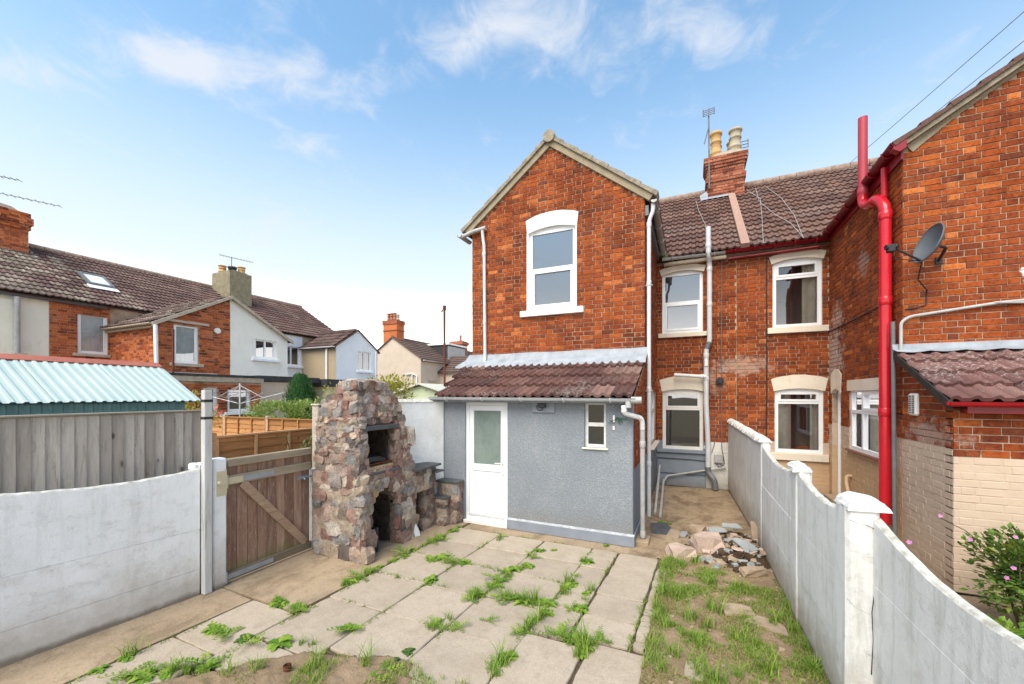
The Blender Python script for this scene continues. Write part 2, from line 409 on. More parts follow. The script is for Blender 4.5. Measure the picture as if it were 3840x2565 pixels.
def m_tile(name, stops, lichen=.5, lc=(.52, .48, .43), seed=0):
    t = NT(name); r = t.rnd(); c = t.ramp(r, stops)
    p = t.mapv(t.pos, loc=(seed, seed, 0))
    f = t.noise(1.1, 5, .6, p); g = t.noise(28, 5, .72); v = t.noise(75, 4, .7)
    c = t.mix(t.rng(f, .36, .66, 0, .6), c, t.mix(1.0, c, (.58, .56, .58), 'MULTIPLY'))
    k = t.math('ADD', t.math('MULTIPLY', g, .75), t.math('MULTIPLY', t.noise(.9, 4, .6, t.mapv(t.pos, loc=(7 + seed, 2, 1))), .45))
    c = t.mix(t.rng(k, .64, .76, 0, lichen), c, lc)
    c = t.mix(t.rng(v, .6, .75, 0, .45), c, (.05, .03, .028))
    return t.done(c, .85, t.bump(g, .35, .006), .25)
TS = [(0, (.105, .045, .038)), (.4, (.155, .062, .048)), (.75, (.20, .078, .058)), (1, (.26, .12, .085))]
M_TILE_LEAN = m_tile('tile_leanto', [(0, (.085, .043, .037)), (.4, (.122, .058, .048)), (.75, (.16, .074, .06)), (1, (.25, .15, .118))], .55)
M_TILE_MAIN = m_tile('tile_main_roof', [(0, (.105, .058, .047)), (.5, (.145, .078, .061)), (1, (.20, .113, .086))], .4, (.50, .44, .39), 2)
M_TILE_B = m_tile('tile_neighbour_leanto', [(0, (.12, .06, .055)), (.5, (.17, .082, .072)), (1, (.22, .12, .10))], .7, (.58, .54, .52), 3)
M_TILE_L = m_tile('tile_terrace', [(0, (.09, .054, .048)), (.5, (.125, .072, .063)), (1, (.17, .105, .09))], .35, (.46, .40, .32), 4)
M_TILE_L_GREY = m_tile('tile_terrace_lichen', [(0, (.13, .10, .08)), (.5, (.20, .155, .125)), (1, (.27, .215, .175))], .7, (.52, .47, .37), 5)
M_TILE_FAR = m_tile('tile_far', [(0, (.115, .075, .062)), (1, (.16, .105, .085))], .3, (.36, .30, .25), 6)
M_RIDGE = simple('ridge_mortar_tile', (.36, .28, .22), (.20, .125, .10), 9, .9, .4, 40)
M_VERGE = simple('verge_cement', (.36, .31, .235), (.18, .15, .11), 9, .92, .6, 40, dist=.01)
M_BARGE = simple('barge_stone', (.34, .285, .20), (.25, .205, .14), 7, .9, .4, 40)
M_PARTY = simple('party_verge_render', (.40, .24, .18), (.30, .19, .15), 12, .9, .5, 45)
M_LEAD = simple('lead_flashing', (.34, .37, .41), (.21, .23, .255), 5, .55, .5, 12, .4, 0.0, dist=.01)
M_UPVC = simple('white_upvc', (.84, .85, .86), (.80, .81, .82), 3, .32, .03, 30, .5)
M_UPVC_OLD = simple('yellowed_upvc', (.78, .76, .72), (.70, .67, .61), 5, .45, .06, 30, .4)
M_WOODWHITE = simple('white_painted_wood', (.78, .78, .76), (.62, .60, .56), 18, .6, .25, 40)
M_PIPE_GREY = simple('grey_pipe_paint', (.62, .63, .64), (.54, .55, .56), 6, .45, .08, 30, .4)
M_PIPE_OLD = simple('weathered_grey_pipe', (.46, .46, .45), (.34, .33, .31), 8, .55, .15, 30, .4)
M_PIPE_DARK = simple('dark_grey_pipe', (.17, .18, .19), (.12, .125, .13), 8, .5, .12, 30, .4)
M_PIPE_WHITE = simple('white_pipe', (.78, .78, .77), (.62, .61, .58), 10, .45, .1, 30, .4)
M_RED = simple('red_gloss_paint', (.56, .012, .022), (.50, .010, .02), 4, .22, .05, 14, .5)
M_RED_DARK = simple('dark_red_gutter_paint', (.27, .010, .018), (.20, .008, .014), 5, .3, .06, 16, .5)
M_RED_PLAST = simple('faded_red_pipe', (.42, .045, .06), (.38, .04, .055), 4, .45, .05, 20, .4)
M_BLACK = simple('black_plastic', (.018, .018, .02), (.03, .03, .032), 8, .45, .1, 30, .4)
M_BLACK_WOOD = simple('black_barge_paint', (.02, .019, .018), (.045, .04, .036), 12, .6, .4, 30)
M_DISH = simple('grey_dish_metal', (.075, .085, .095), (.095, .105, .118), 4, .5, .04, 40, .4)
M_STEEL = simple('galvanised_steel', (.36, .41, .46), (.28, .31, .34), 9, .42, .1, 30, .5, .4)
M_STEEL_CREAM = simple('cream_painted_steel', (.58, .52, .36), (.46, .40, .27), 8, .5, .1, 30, .4)
M_ALU = simple('aluminium', (.62, .64, .66), (.50, .52, .54), 8, .35, .05, 30, .5, .5)
M_RUST = simple('rusty_pole', (.17, .05, .028), (.10, .03, .02), 9, .75, .3, 40)
M_DARK = simple('dark_void', (.012, .011, .010), (.018, .016, .014), 3, .9, .1, 10, .1)
M_SLATE = simple('slate', (.055, .06, .065), (.095, .10, .105), 8, .6, .4, 24, .4)
M_SLATE_PALE = simple('pale_slate', (.34, .36, .36), (.24, .255, .255), 8, .7, .4, 24, .3)
M_PINK_STONE = simple('pink_sandstone', (.52, .40, .33), (.42, .305, .245), 6, .92, .7, 30, dist=.012)
M_BUFF_STONE = simple('buff_sandstone', (.40, .31, .22), (.30, .22, .15), 6, .92, .7, 30, dist=.012)
M_YBRICK = simple('yellow_firebrick', (.52, .38, .20), (.38, .26, .13), 9, .9, .5, 40)
M_ROUGHCAST = simple('pebble_pillar', (.56, .49, .40), (.40, .34, .27), 24, .95, 1.0, 55, dist=.015)
M_CHAR = simple('charred', (.016, .014, .013), (.05, .04, .034), 7, .95, .6, 20, .1, dist=.01)
M_STONE_MORTAR = simple('stone_mortar', (.26, .20, .15), (.12, .09, .07), 9, .95, .9, 32, .1, dist=.015)
M_SOOT_MORTAR = simple('sooty_mortar', (.10, .075, .055), (.04, .032, .026), 6, .95, .8, 30, .1, dist=.012)
M_WHITE_RENDER = paint_wall('white_house_render', (.84, .82, .76), (.78, .75, .67), (.52, .46, .36), .2, 20, -1, -.9)
M_WHITE_RENDER2 = paint_wall('bluish_white_render', (.82, .84, .87), (.76, .78, .82), (.58, .57, .55), .2, 20, -1, -.9)
M_STAINED_RENDER = paint_wall('peeling_cream_render', (.80, .76, .66), (.74, .69, .57), (.50, .38, .2), .25, 20, -1, -.9)
M_BUFF_ROUGH = simple('buff_roughcast', (.42, .33, .225), (.36, .28, .185), 30, .95, .6, 60, .1, dist=.01)
M_BEIGE = simple('beige_roughcast', (.60, .50, .41), (.53, .44, .355), 2.2, .95, .3, 30, .1)
M_FELT = simple('black_roof_felt', (.035, .037, .04), (.06, .062, .065), 6, .8, .3, 30, .2)
M_STONE_TRIM = simple('weathered_concrete_trim', (.52, .45, .36), (.36, .30, .235), 8, .9, .4, 30)
M_STONE_CHIM = simple('mossy_render_chimney', (.30, .26, .17), (.17, .15, .10), 5, .95, .6, 25, dist=.012)
M_POT = simple('buff_clay_pot', (.56, .36, .15), (.45, .27, .11), 6, .8, .2, 30)
M_POT_GREY = simple('grey_clay_pot', (.44, .39, .29), (.34, .295, .215), 6, .85, .2, 30)
M_POT_RED = simple('red_clay_pot', (.40, .17, .09), (.30, .12, .07), 6, .85, .2, 30)
M_TEAL_WALL = simple('teal_corrugated_wall', (.18, .33, .34), (.12, .25, .27), 9, .65, .3, 30)
def m_teal_roof():
    t = NT('pale_teal_corrugated_sheet'); f = t.noise(1.3, 5, .6); g = t.noise(40, 5, .7); st = t.noise(4, 5, .7, t.mapv(t.pos, (.5, 3, .5)))
    c = t.mix(t.rng(f, .3, .7), (.36, .45, .435), (.43, .515, .495)); c = t.mix(t.rng(st, .55, .75, 0, .5), c, (.30, .41, .40))
    c = t.mix(t.rng(g, .68, .78, 0, .8), c, (.12, .14, .13))
    return t.done(c, .75, t.bump(g, .15, .004), .2)
M_TEAL_ROOF = m_teal_roof()
M_RIDGE_RED = simple('red_oxide_ridge', (.40, .13, .085), (.30, .095, .065), 8, .7, .2, 30)
M_SAGE = simple('sage_green_shed', (.52, .56, .38), (.46, .50, .33), 3, .7, .1, 30)
M_SAGE_ROOF = simple('pale_shed_roof', (.62, .62, .55), (.50, .50, .43), 8, .7, .2, 30)
def m_wood(name, a, b, dark, axis='z', knots=True, green=0.0, rough=.85, k=1.0):
    """grain stretched along an axis; each board has its own shift and tone"""
    t = NT(name); r = t.rnd()
    cmb = t.N.new('ShaderNodeCombineXYZ')
    for i, q in enumerate((17.0, 31.0, 53.0)): t.L.new(t.math('MULTIPLY', r, q), cmb.inputs[i])
    sc = {'x': (.06, 1, 1), 'y': (1, .06, 1), 'z': (1, 1, .06)}[axis]
    va = t.N.new('ShaderNodeVectorMath'); va.operation = 'ADD'; t.L.new(t.pos, va.inputs[0]); t.L.new(cmb.outputs[0], va.inputs[1])
    g = t.noise(38 * k, 6, .7, t.mapv(va.outputs[0], sc), .6); g2 = t.noise(9 * k, 5, .65, t.mapv(va.outputs[0], tuple(min(1, q * 3) for q in sc)), 1.2)
    c = t.mix(t.rng(g2, .3, .7), a, b)
    c = t.mix(t.rng(r, .25, 1.0, 0, .75), c, dark)
    c = t.mix(t.rng(g, .52, .7, 0, .75), c, dark)
    if knots:
        v = t.voro(5.5, t.mapv(va.outputs[0], (1, 1, .5) if axis == 'z' else (1, 1, 1)))
        c = t.mix(t.rng(v, .06, .15, .9, 0), c, tuple(q * .35 for q in dark))
        rg_ = t.math('SINE', t.math('MULTIPLY', t.math('ADD', v, t.math('MULTIPLY', g2, .25)), 70.0))
        c = t.mix(t.math('MULTIPLY', t.rng(rg_, .2, 1.0), t.rng(v, .12, .42, .55, 0)), c, dark)
    if name.startswith('worn'):
        sc_ = t.noise(60, 4, .8, t.mapv(va.outputs[0], (1, 1, .10)), 1.5)
        c = t.mix(t.rng(sc_, .56, .66, 0, .75), c, (.50, .40, .33))
    if green:
        z = t.xyz()[2]; kk = t.math('SUBTRACT', t.math('ADD', t.rng(z, 0, .4, 1, 0), t.noise(6, 5, .7)), .9)
        c = t.mix(t.rng(kk, 0, .4, 0, green), c, (.16, .17, .06))
    return t.done(c, rough, t.bump(t.math('ADD', g, g2), .5, .004), .2)
M_BOARD = m_wood('weathered_board', (.56, .50, .43), (.42, .365, .305), (.21, .175, .14))
M_BOARD_CAP = m_wood('weathered_capping', (.36, .32, .26), (.28, .25, .19), (.15, .13, .09), 'y', False)
M_GATE = m_wood('worn_red_stained_board', (.26, .135, .085), (.42, .30, .225), (.115, .055, .036), 'z', False, .8, .8)
M_GATE_RAIL = m_wood('grey_gate_rail', (.36, .30, .22), (.27, .22, .155), (.13, .10, .065), 'y', False)
M_GATE_BRACE = m_wood('brown_gate_brace', (.34, .22, .15), (.42, .30, .21), (.16, .08, .05), 'y', False)
M_POST_WOOD = m_wood('white_weathered_post', (.62, .62, .62), (.50, .49, .47), (.30, .275, .24), 'z', False)
M_PANEL = m_wood('orange_fence_lap', (.56, .27, .105), (.46, .20, .07), (.24, .10, .035), 'y', True)
M_PANEL_X = m_wood('orange_fence_lap_far', (.56, .29, .12), (.46, .21, .08), (.26, .11, .04), 'x', True)
M_PANEL_TRIM = m_wood('orange_fence_trim', (.62, .36, .19), (.52, .28, .13), (.32, .15, .065), 'y', False)
def m_glass(name, tint=(.03, .035, .04), refl=.42, see=0.0, rough=.015):
    t = NT(name)
    w = t.noise(1.3, 2, .5)
    gl = t.N.new('ShaderNodeBsdfGlossy'); gl.inputs['Roughness'].default_value = rough; gl.inputs['Color'].default_value = (.93, .95, .98, 1)
    t.L.new(t.bump(w, .06, .02), gl.inputs['Normal'])
    df = t.N.new('ShaderNodeBsdfDiffuse'); df.inputs['Color'].default_value = tint + (1,)
    tr = t.N.new('ShaderNodeBsdfTransparent'); tr.inputs['Color'].default_value = (.95, .97, .97, 1)
    a = t.N.new('ShaderNodeMixShader'); a.inputs[0].default_value = see
    t.L.new(df.outputs[0], a.inputs[1]); t.L.new(tr.outputs[0], a.inputs[2])
    lw = t.N.new('ShaderNodeLayerWeight'); lw.inputs['Blend'].default_value = .35
    b = t.N.new('ShaderNodeMixShader'); t.L.new(t.rng(lw.outputs['Fresnel'], 0, 1, refl, 1.0), b.inputs[0])
    t.L.new(a.outputs[0], b.inputs[1]); t.L.new(gl.outputs[0], b.inputs[2])
    t.L.new(b.outputs[0], t.out.inputs[0]); return t.m
M_GLASS_SKY = m_glass('reflective_pane', (.03, .034, .04), .28)
M_GLASS = m_glass('window_pane', (.02, .022, .024), .13, .93)
M_GLASS_DARK = m_glass('dark_window_pane', (.02, .022, .024), .16, .3)
def m_frost():
    t = NT('obscure_green_glass'); f = t.noise(5, 6, .7, None, .8); g = t.noise(60, 4)
    c = t.mix(t.rng(f, .3, .7), (.15, .195, .175), (.22, .265, .24))
    return t.done(c, .16, t.bump(g, .3, .004), .5)
M_FROST = m_frost()
M_CURTAIN = simple('cream_curtain', (.74, .68, .57), (.60, .54, .44), 6, .9, .1, 30)
M_NET = simple('net_curtain', (.80, .84, .86), (.66, .71, .74), 6, .9, .1, 30)
M_ORANGE_CLOTH = simple('orange_cloth', (.55, .10, .03), (.42, .07, .02), 6, .9, .2, 30)
def m_leaf(name, a, b, dry=None, trans=.35):
    t = NT(name); r = t.rnd(); f = t.noise(7, 4, .6)
    c = t.mix(r, a, b)
    if dry: c = t.mix(t.rng(f, .55, .7, 0, .8), c, dry)
    t.done(c, .55, None, .3)
    tl = t.N.new('ShaderNodeBsdfTranslucent'); t.put(tl, 'Color', c)
    mx = t.N.new('ShaderNodeMixShader'); mx.inputs[0].default_value = trans
    t.L.new(t.b.outputs[0], mx.inputs[1]); t.L.new(tl.outputs[0], mx.inputs[2]); t.L.new(mx.outputs[0], t.out.inputs[0])
    return t.m
M_GRASS = m_leaf('grass_blade', (.11, .24, .022), (.32, .42, .07))
M_GRASS_DRY = m_leaf('dry_grass_blade', (.36, .29, .13), (.26, .27, .075))
M_WEED = m_leaf('weed_leaf', (.10, .23, .022), (.31, .43, .06))
M_WEED_DARK = m_leaf('dark_weed_leaf', (.07, .15, .03), (.12, .20, .045))
M_CONIFER = m_leaf('conifer_spray', (.03, .11, .03), (.07, .17, .05), None, .15)
M_SHRUB = m_leaf('shrub_leaf', (.20, .31, .06), (.38, .46, .14), (.5, .48, .24))
M_SHRUB_YEL = m_leaf('yellow_shrub_leaf', (.30, .30, .045), (.46, .42, .08), (.22, .26, .05))
M_MALLOW = m_leaf('mallow_leaf', (.07, .14, .03), (.16, .25, .04), (.40, .36, .06))
M_BRAMBLE = m_leaf('arching_leaf', (.06, .12, .03), (.14, .22, .05))
M_PETAL = m_leaf('pink_petal', (.62, .20, .50), (.74, .40, .66), None, .4)
M_ROSE = m_leaf('rose_petal', (.75, .12, .16), (.80, .28, .14), None, .3)
M_STEM = simple('brown_stem', (.13, .09, .05), (.09, .06, .035), 9, .9, .2, 30)
M_MOSS = simple('moss', (.16, .22, .04), (.10, .14, .03), 20, .95, .6, 60)
def m_rubble():
    t = NT('rubble_stone'); r = t.rnd(); f = t.noise(9, 6, .7); g = t.noise(42, 5, .75)
    c = t.ramp(r, [(0, (.14, .13, .125)), (.12, (.33, .31, .29)), (.22, (.38, .255, .20)), (.36, (.25, .145, .12)), (.50, (.42, .32, .245)), (.62, (.40, .33, .25)), (.74, (.15, .12, .105)), (.84, (.31, .165, .13)), (.93, (.54, .45, .36)), (.97, (.47, .43, .39)), (1, (.58, .33, .10))])
    c = t.mix(t.rng(f, .42, .7, 0, .75), c, t.mix(1.0, c, (.36, .34, .36), 'MULTIPLY'))
    c = t.mix(t.rng(f, .28, .42, .55, 0), c, (.52, .44, .38))
    c = t.mix(t.rng(g, .52, .68, 0, .8), c, (.06, .05, .045))
    return t.done(c, .9, t.bump(t.math('ADD', t.math('MULTIPLY', f, 1.2), g), .9, .014), .25)
M_RUBBLE = m_rubble()
M_RUBBLE_SOOT = simple('sooty_rubble', (.075, .058, .045), (.025, .021, .019), 9, .95, .8, 30, .1, dist=.012)

# ------------------------------------------------------------------ builders: walls, bricks, tiles, windows
def wall(mb, F, x0, x1, z0, z1, th, holes=(), cx=(), cz=(), mi=lambda x, z: 0):
    """a wall of thickness th behind its face (local y = 0), with real openings and reveals"""
    xs = sorted(set([x0, x1] + [h[0] for h in holes] + [h[1] for h in holes] + list(cx)))
    zs = sorted(set([z0, z1] + [h[2] for h in holes] + [h[3] for h in holes] + list(cz)))
    xs = [x for x in xs if x0 - 1e-6 <= x <= x1 + 1e-6]; zs = [z for z in zs if z0 - 1e-6 <= z <= z1 + 1e-6]
    def solid(i, j):
        if i < 0 or j < 0 or i >= len(xs) - 1 or j >= len(zs) - 1: return False
        x = (xs[i] + xs[i + 1]) / 2; z = (zs[j] + zs[j + 1]) / 2
        return not any(h[0] < x < h[1] and h[2] < z < h[3] for h in holes)
    for i in range(len(xs) - 1):
        for j in range(len(zs) - 1):
            if not solid(i, j): continue
            a, b, c, d = xs[i], xs[i + 1], zs[j], zs[j + 1]; m = mi((a + b) / 2, (c + d) / 2)
            mb.add([(a, 0, c), (b, 0, c), (b, 0, d), (a, 0, d)], [(0, 1, 2, 3)], m, mat=F)
            mb.add([(a, -th, c), (b, -th, c), (b, -th, d), (a, -th, d)], [(3, 2, 1, 0)], m, mat=F)
            if not solid(i - 1, j): mb.add([(a, 0, c), (a, -th, c), (a, -th, d), (a, 0, d)], [(0, 1, 2, 3)], m, mat=F)
            if not solid(i + 1, j): mb.add([(b, 0, c), (b, -th, c), (b, -th, d), (b, 0, d)], [(0, 1, 2, 3)], m, mat=F)
            if not solid(i, j - 1): mb.add([(a, 0, c), (b, 0, c), (b, -th, c), (a, -th, c)], [(0, 1, 2, 3)], m, mat=F)
            if not solid(i, j + 1): mb.add([(a, 0, d), (b, 0, d), (b, -th, d), (a, -th, d)], [(0, 1, 2, 3)], m, mat=F)

CH, BS, BH = .084, .226, .113           # course height, stretcher and header pitch
def brick_geo(L, jit):
    """18 triangles: arrised front, four sides, no back"""
    l, h, c = L / 2, .0370, .0035
    j = lambda: jit.uniform(-.0025, .0025)
    f = [(-l + c, .0085 + j() * .5, -h + c), (l - c, .0085 + j() * .5, -h + c), (l - c, .0085 + j() * .5, h - c), (-l + c, .0085 + j() * .5, h - c)]
    e = [(-l + j(), .005, -h + j()), (l + j(), .005, -h + j()), (l + j(), .005, h + j()), (-l + j(), .005, h + j())]
    b = [(p[0], -.012, p[2]) for p in e]
    fs = [(0, 1, 2, 3)] + [(i, 4 + i, 4 + (i + 1) % 4, (i + 1) % 4) for i in range(4)] + [(4 + i, 8 + i, 8 + (i + 1) % 4, 4 + (i + 1) % 4) for i in range(4)]
    return f + e + b, fs
BGEO = {'S': [brick_geo(.218, random.Random(i)) for i in range(4)], 'H': [brick_geo(.105, random.Random(i + 20)) for i in range(3)]}
BMESH = {}
def brick_mesh(kind, var, mat):
    k = (kind, var, mat.name)
    if k not in BMESH:
        m = MB(); m.add(*BGEO[kind][var]); BMESH[k] = m.mesh('brick', mat)
    return BMESH[k]
def lay_bricks(specs, F, x0, x1, z0, z1, mat, holes=(), top=None, zone=None, seed=1, ch=CH, pattern='SSH'):
    """list every brick of a wall face; specs entries are (matrix, kind, variant, material)"""
    rg = random.Random(seed); z = z0; row = 0
    while z + ch * .6 < z1 or (top and z < z1):
        zc = z + ch / 2
        a, b = x0, x1
        if top:
            a, b = top(zc + ch * .3)
            a = max(a, x0); b = min(b, x1)
            if b - a < .05: break
        cuts = sorted([(max(h[0], a), min(h[1], b)) for h in holes if h[2] < zc < h[3] and h[1] > a and h[0] < b])
        iv = []; p = a
        for (c, d) in cuts:
            if c > p: iv.append((p, c))
            p = max(p, d)
        if p < b: iv.append((p, b))
        x = x0 - (BS * 2 + BH) + (.1695 if row % 2 else 0) + rg.uniform(-.012, .012); k = 0
        while x < b:
            kind = pattern[k % len(pattern)]; k += 1
            w = BS if kind == 'S' else BH
            for (c, d) in iv:
                l, r = max(x, c), min(x + w, d)
                if r - l < .035: continue
                L = r - l - .0105; kk = 'S' if L > .15 else 'H'
                m = zone((l + r) / 2, zc) if zone else mat
                if m is None: continue
                sc = L / (.218 if kk == 'S' else .105)
                dep = rg.uniform(-.0025, .0025) - (.0052 if 'paint' in m.name else 0)
                T = F @ Matrix.Translation(((l + r) / 2, dep, zc)) @ Matrix.Rotation(rg.uniform(-.006, .006), 4, 'Y') @ Matrix.Diagonal((sc, 1, ch / CH, 1))
                specs.append((T, kk, rg.randrange(4 if kk == 'S' else 3), m))
            x += w
        z += ch; row += 1
def view_weight(T):
    p = T.translation - Vector((0, 0, CAMZ)); s, c = math.sin(math.radians(24.165)), math.cos(math.radians(24.165))
    d = -s * p.x + c * p.y
    if d < .3: return 0
    u = (c * p.x + s * p.y) / d; v = p.z / d
    if abs(u) > 1.29 or v > 1.0 or v < -.73: return 0
    n_ = T.col[1].xyz.normalized(); return max(0.0, -n_.dot(p.normalized())) / p.length ** 2 * T.col[0].xyz.length
def place_bricks(specs, part_of, house, limit=300):
    """the bricks that show largest are objects of their own; the rest is one joined part"""
    order = sorted(range(len(specs)), key=lambda i: -view_weight(specs[i][0]))
    big = set(order[:limit]); mats = []; mb = MB(); rg = random.Random(3)
    for i, (T, kd, var, m) in enumerate(specs):
        if i in big:
            piece('brick', brick_mesh(kd, var, m), part_of, T)
        else:
            if m not in mats: mats.append(m)
            vs, fs = BGEO[kd][var]
            mb.add([T @ Vector(v) for v in vs], fs, mats.index(m), rg.random())
    if mb.f: mb.build('brick', mats, house, kind='stuff')

def tile_geo(w, L, rolls=2, seg=5, th=.044, lift=.052):
    """an interlocking concrete tile: rolls and pans across, a thick lower lip"""
    pw = w / rolls; prof = []
    shape = {5: [(0, 0), (.08, .016), (.2, .030), (.34, .031), (.47, .014), (.56, 0)], 3: [(0, 0), (.2, .026), (.36, .026), (.55, 0)]}[seg]
    for k in range(rolls):
        for (a, h) in shape: prof.append(((k + a) * pw, h))
    prof.append((w - .002, 0))
    vs = []; n_ = len(prof)
    for (x, h) in prof: vs.append((x, 0, h + lift))
    for (x, h) in prof: vs.append((x, L, h + lift - .048))
    for (x, h) in prof: vs.append((x, .002, h + lift - th))
    fs = [(i, i + 1, n_ + i + 1, n_ + i) for i in range(n_ - 1)] + [(2 * n_ + i, 2 * n_ + i + 1, i + 1, i) for i in range(n_ - 1)]
    return vs, fs
TMESH = {}
def tile_mesh(key, mat, *a):
    k = (key, mat.name)
    if k not in TMESH:
        m = MB(); m.add(*tile_geo(*a), smooth=False); TMESH[k] = m.mesh('roof_tile', mat)
    return TMESH[k]
def tiles(parent, o, u, s, ncol, nrow, w, g, mat, key, rolls=2, seg=5, skip=None, left=None, jit=.0025, matf=None, seed=5):
    """rows of tiles from the eave point o; u along the eave, s up the slope"""
    rg = random.Random(seed); u = Vector(u).normalized(); s = Vector(s).normalized(); n_ = u.cross(s)
    if n_.z < 0: n_ = -n_
    o = Vector(o)
    for r in range(nrow):
        for c in range(ncol):
            if skip and skip(c, r): continue
            x = c * w; sx = 1.0
            if left:
                l = left(r)
                if x + w <= l + .03: continue
                if x < l: sx = (x + w - l) / w; x = l
            m = matf(c, r) if matf else mat
            p = o + u * (x + rg.uniform(-jit, jit)) + s * (r * g + rg.uniform(-jit, jit)) + n_ * rg.uniform(0, jit)
            tw = rg.uniform(-.003, .003)
            uu = u * math.cos(tw) + s * math.sin(tw); ss = s * math.cos(tw) - u * math.sin(tw)
            T = Matrix(((uu.x * sx, ss.x, n_.x, p.x), (uu.y * sx, ss.y, n_.y, p.y), (uu.z * sx, ss.z, n_.z, p.z), (0, 0, 0, 1)))
            piece('roof_tile', tile_mesh(key, m, w, g + .05, rolls, seg), parent, T)

def bars(mb, F, x0, x1, z0, z1, w, y0, y1, mi=0):
    mb.box(x0, x0 + w, y0, y1, z0, z1, mi, mat=F); mb.box(x1 - w, x1, y0, y1, z0, z1, mi, mat=F)
    mb.box(x0 + w, x1 - w, y0, y1, z0, z0 + w, mi, mat=F); mb.box(x0 + w, x1 - w, y0, y1, z1 - w, z1, mi, mat=F)
def window(house, F, x0, x1, z0, z1, rise=0.0, transom=None, sash=(), mull=(), mat=None, glass=None, fw=.06, back=.07, sill=None, lintel=None, vent=False, room=.7, roomcol=None, blocks=()):
    """an opening filled with a frame, transom, inner sashes, panes; sill and lintel as its own parts.
    panes and sashes are (x0,x1,z0,z1) in fractions of the glazed area between transoms and mullions"""
    mat = mat or M_UPVC; glass = glass or M_GLASS_SKY
    y1 = -back; y0 = y1 - .06
    mb = MB()
    mb.box(x0, x0 + fw, y0, y1, z0, z1, mat=F); mb.box(x1 - fw, x1, y0, y1, z0, z1, mat=F)
    mb.box(x0 + fw, x1 - fw, y0, y1, z0, z0 + fw, mat=F)
    top = arc(x0, x1, z1, rise) if rise else [(x0, z1), (x1, z1)]
    zt = z1 - fw * .6
    mb.prism([(x0 + fw, zt), (x1 - fw, zt)] + [(p[0], p[1] - .002) for p in top][::-1], y0 + .003, y1 - .003, 'y', mat=F)
    zs = [z0 + fw] + list(transom or []) + [zt]; xs = [x0 + fw] + list(mull) + [x1 - fw]
    for t in (transom or []): mb.box(x0 + fw, x1 - fw, y0 + .004, y1 + .004, t - .028, t + .028, mat=F)
    for t in mull: mb.box(t - .028, t + .028, y0 + .006, y1 + .006, z0 + fw, zt, mat=F)
    panes = []
    for j in range(len(zs) - 1):
        for i in range(len(xs) - 1):
            a = xs[i] + (.028 if i else 0); b = xs[i + 1] - (.028 if i < len(xs) - 2 else 0)
            c = zs[j] + (.028 if j else 0); d = zs[j + 1] - (.028 if j < len(zs) - 2 else 0)
            if (i, j) in sash:
                bars(mb, F, a, b, c, d, .045, y0 + .01, y1 + .014); a += .045; b -= .045; c += .045; d -= .045
            panes.append((a, b, c, d))
    if vent:
        cxx = (x0 + x1) / 2; mb.box(cxx - .16, cxx + .2, y1 - .003, y1 + .012, z1 + rise * .35, z1 + rise * .35 + .022, mat=F)
    o = mb.build('window', mat, house)
    for (a, b, c, d) in panes:
        m = MB(); m.add([(a, y0 + .03, c), (b, y0 + .03, c), (b, y0 + .03, d), (a, y0 + .03, d)], [(0, 1, 2, 3)], mat=F)
        m.build('pane', glass, o)
    if sill:
        e, dz, pr, sm = sill
        m = MB(); m.cbox(x0 - e, x1 + e, -back - .02, pr, z0 - dz, z0 - .002, .008, mat=F); m.build('sill', sm, o)
    if lintel:
        e, bh, lm, cr = lintel              # flare, band height, material, extra crown
        lo = arc(x0 - .02, x1 + .02, z1 - .02, rise); hi = arc(x0 - .02 - e, x1 + .02 + e, z1 - .02 + bh, rise + cr)
        rgl = random.Random(int(x0 * 97) + 5)
        hi = [(p[0], p[1] + rgl.uniform(-.006, .006)) for p in hi]
        m = MB(); m.prism(lo + hi[::-1], -.06, .016, 'y', mat=F); m.build('lintel', lm, o)
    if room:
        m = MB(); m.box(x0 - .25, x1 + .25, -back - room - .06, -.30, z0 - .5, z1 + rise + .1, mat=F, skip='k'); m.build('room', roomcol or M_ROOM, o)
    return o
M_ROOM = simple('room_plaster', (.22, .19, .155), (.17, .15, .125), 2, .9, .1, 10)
def swag(F, x0, x1, z0, z1, y, n_=26, amp=.022, seed=1, taper=0.0):
    """pleated cloth hanging behind a pane"""
    rg = random.Random(seed); mb = MB(); vs = []; k = 6
    for j in range(k + 1):
        for i in range(n_ + 1):
            t = i / n_; w = 1 - taper * (1 - abs(2 * (j / k) - 1))
            vs.append((x0 + (x1 - x0) * t * w, y + amp * math.sin(t * n_ * 1.1 + rg.uniform(-.2, .2)) , z0 + (z1 - z0) * j / k))
    mb.add(vs, [(j * (n_ + 1) + i, j * (n_ + 1) + i + 1, (j + 1) * (n_ + 1) + i + 1, (j + 1) * (n_ + 1) + i) for j in range(k) for i in range(n_)], smooth=True, mat=F)
    return mb
def pipe(name, pts, r, mat, parent, collars=(), cr=1.18, cl=.05, seg=12):
    """a round pipe with socket collars at the given points"""
    mb = MB(); mb.tube(pts, r, seg)
    for (p, d) in collars:
        p = Vector(p); d = Vector(d).normalized(); mb.tube([p - d * cl, p - d * cl * .8, p + d * cl * .8, p + d * cl], [r * 1.05, r * cr, r * cr, r * 1.05], seg)
    return mb.build(name, mat, parent)
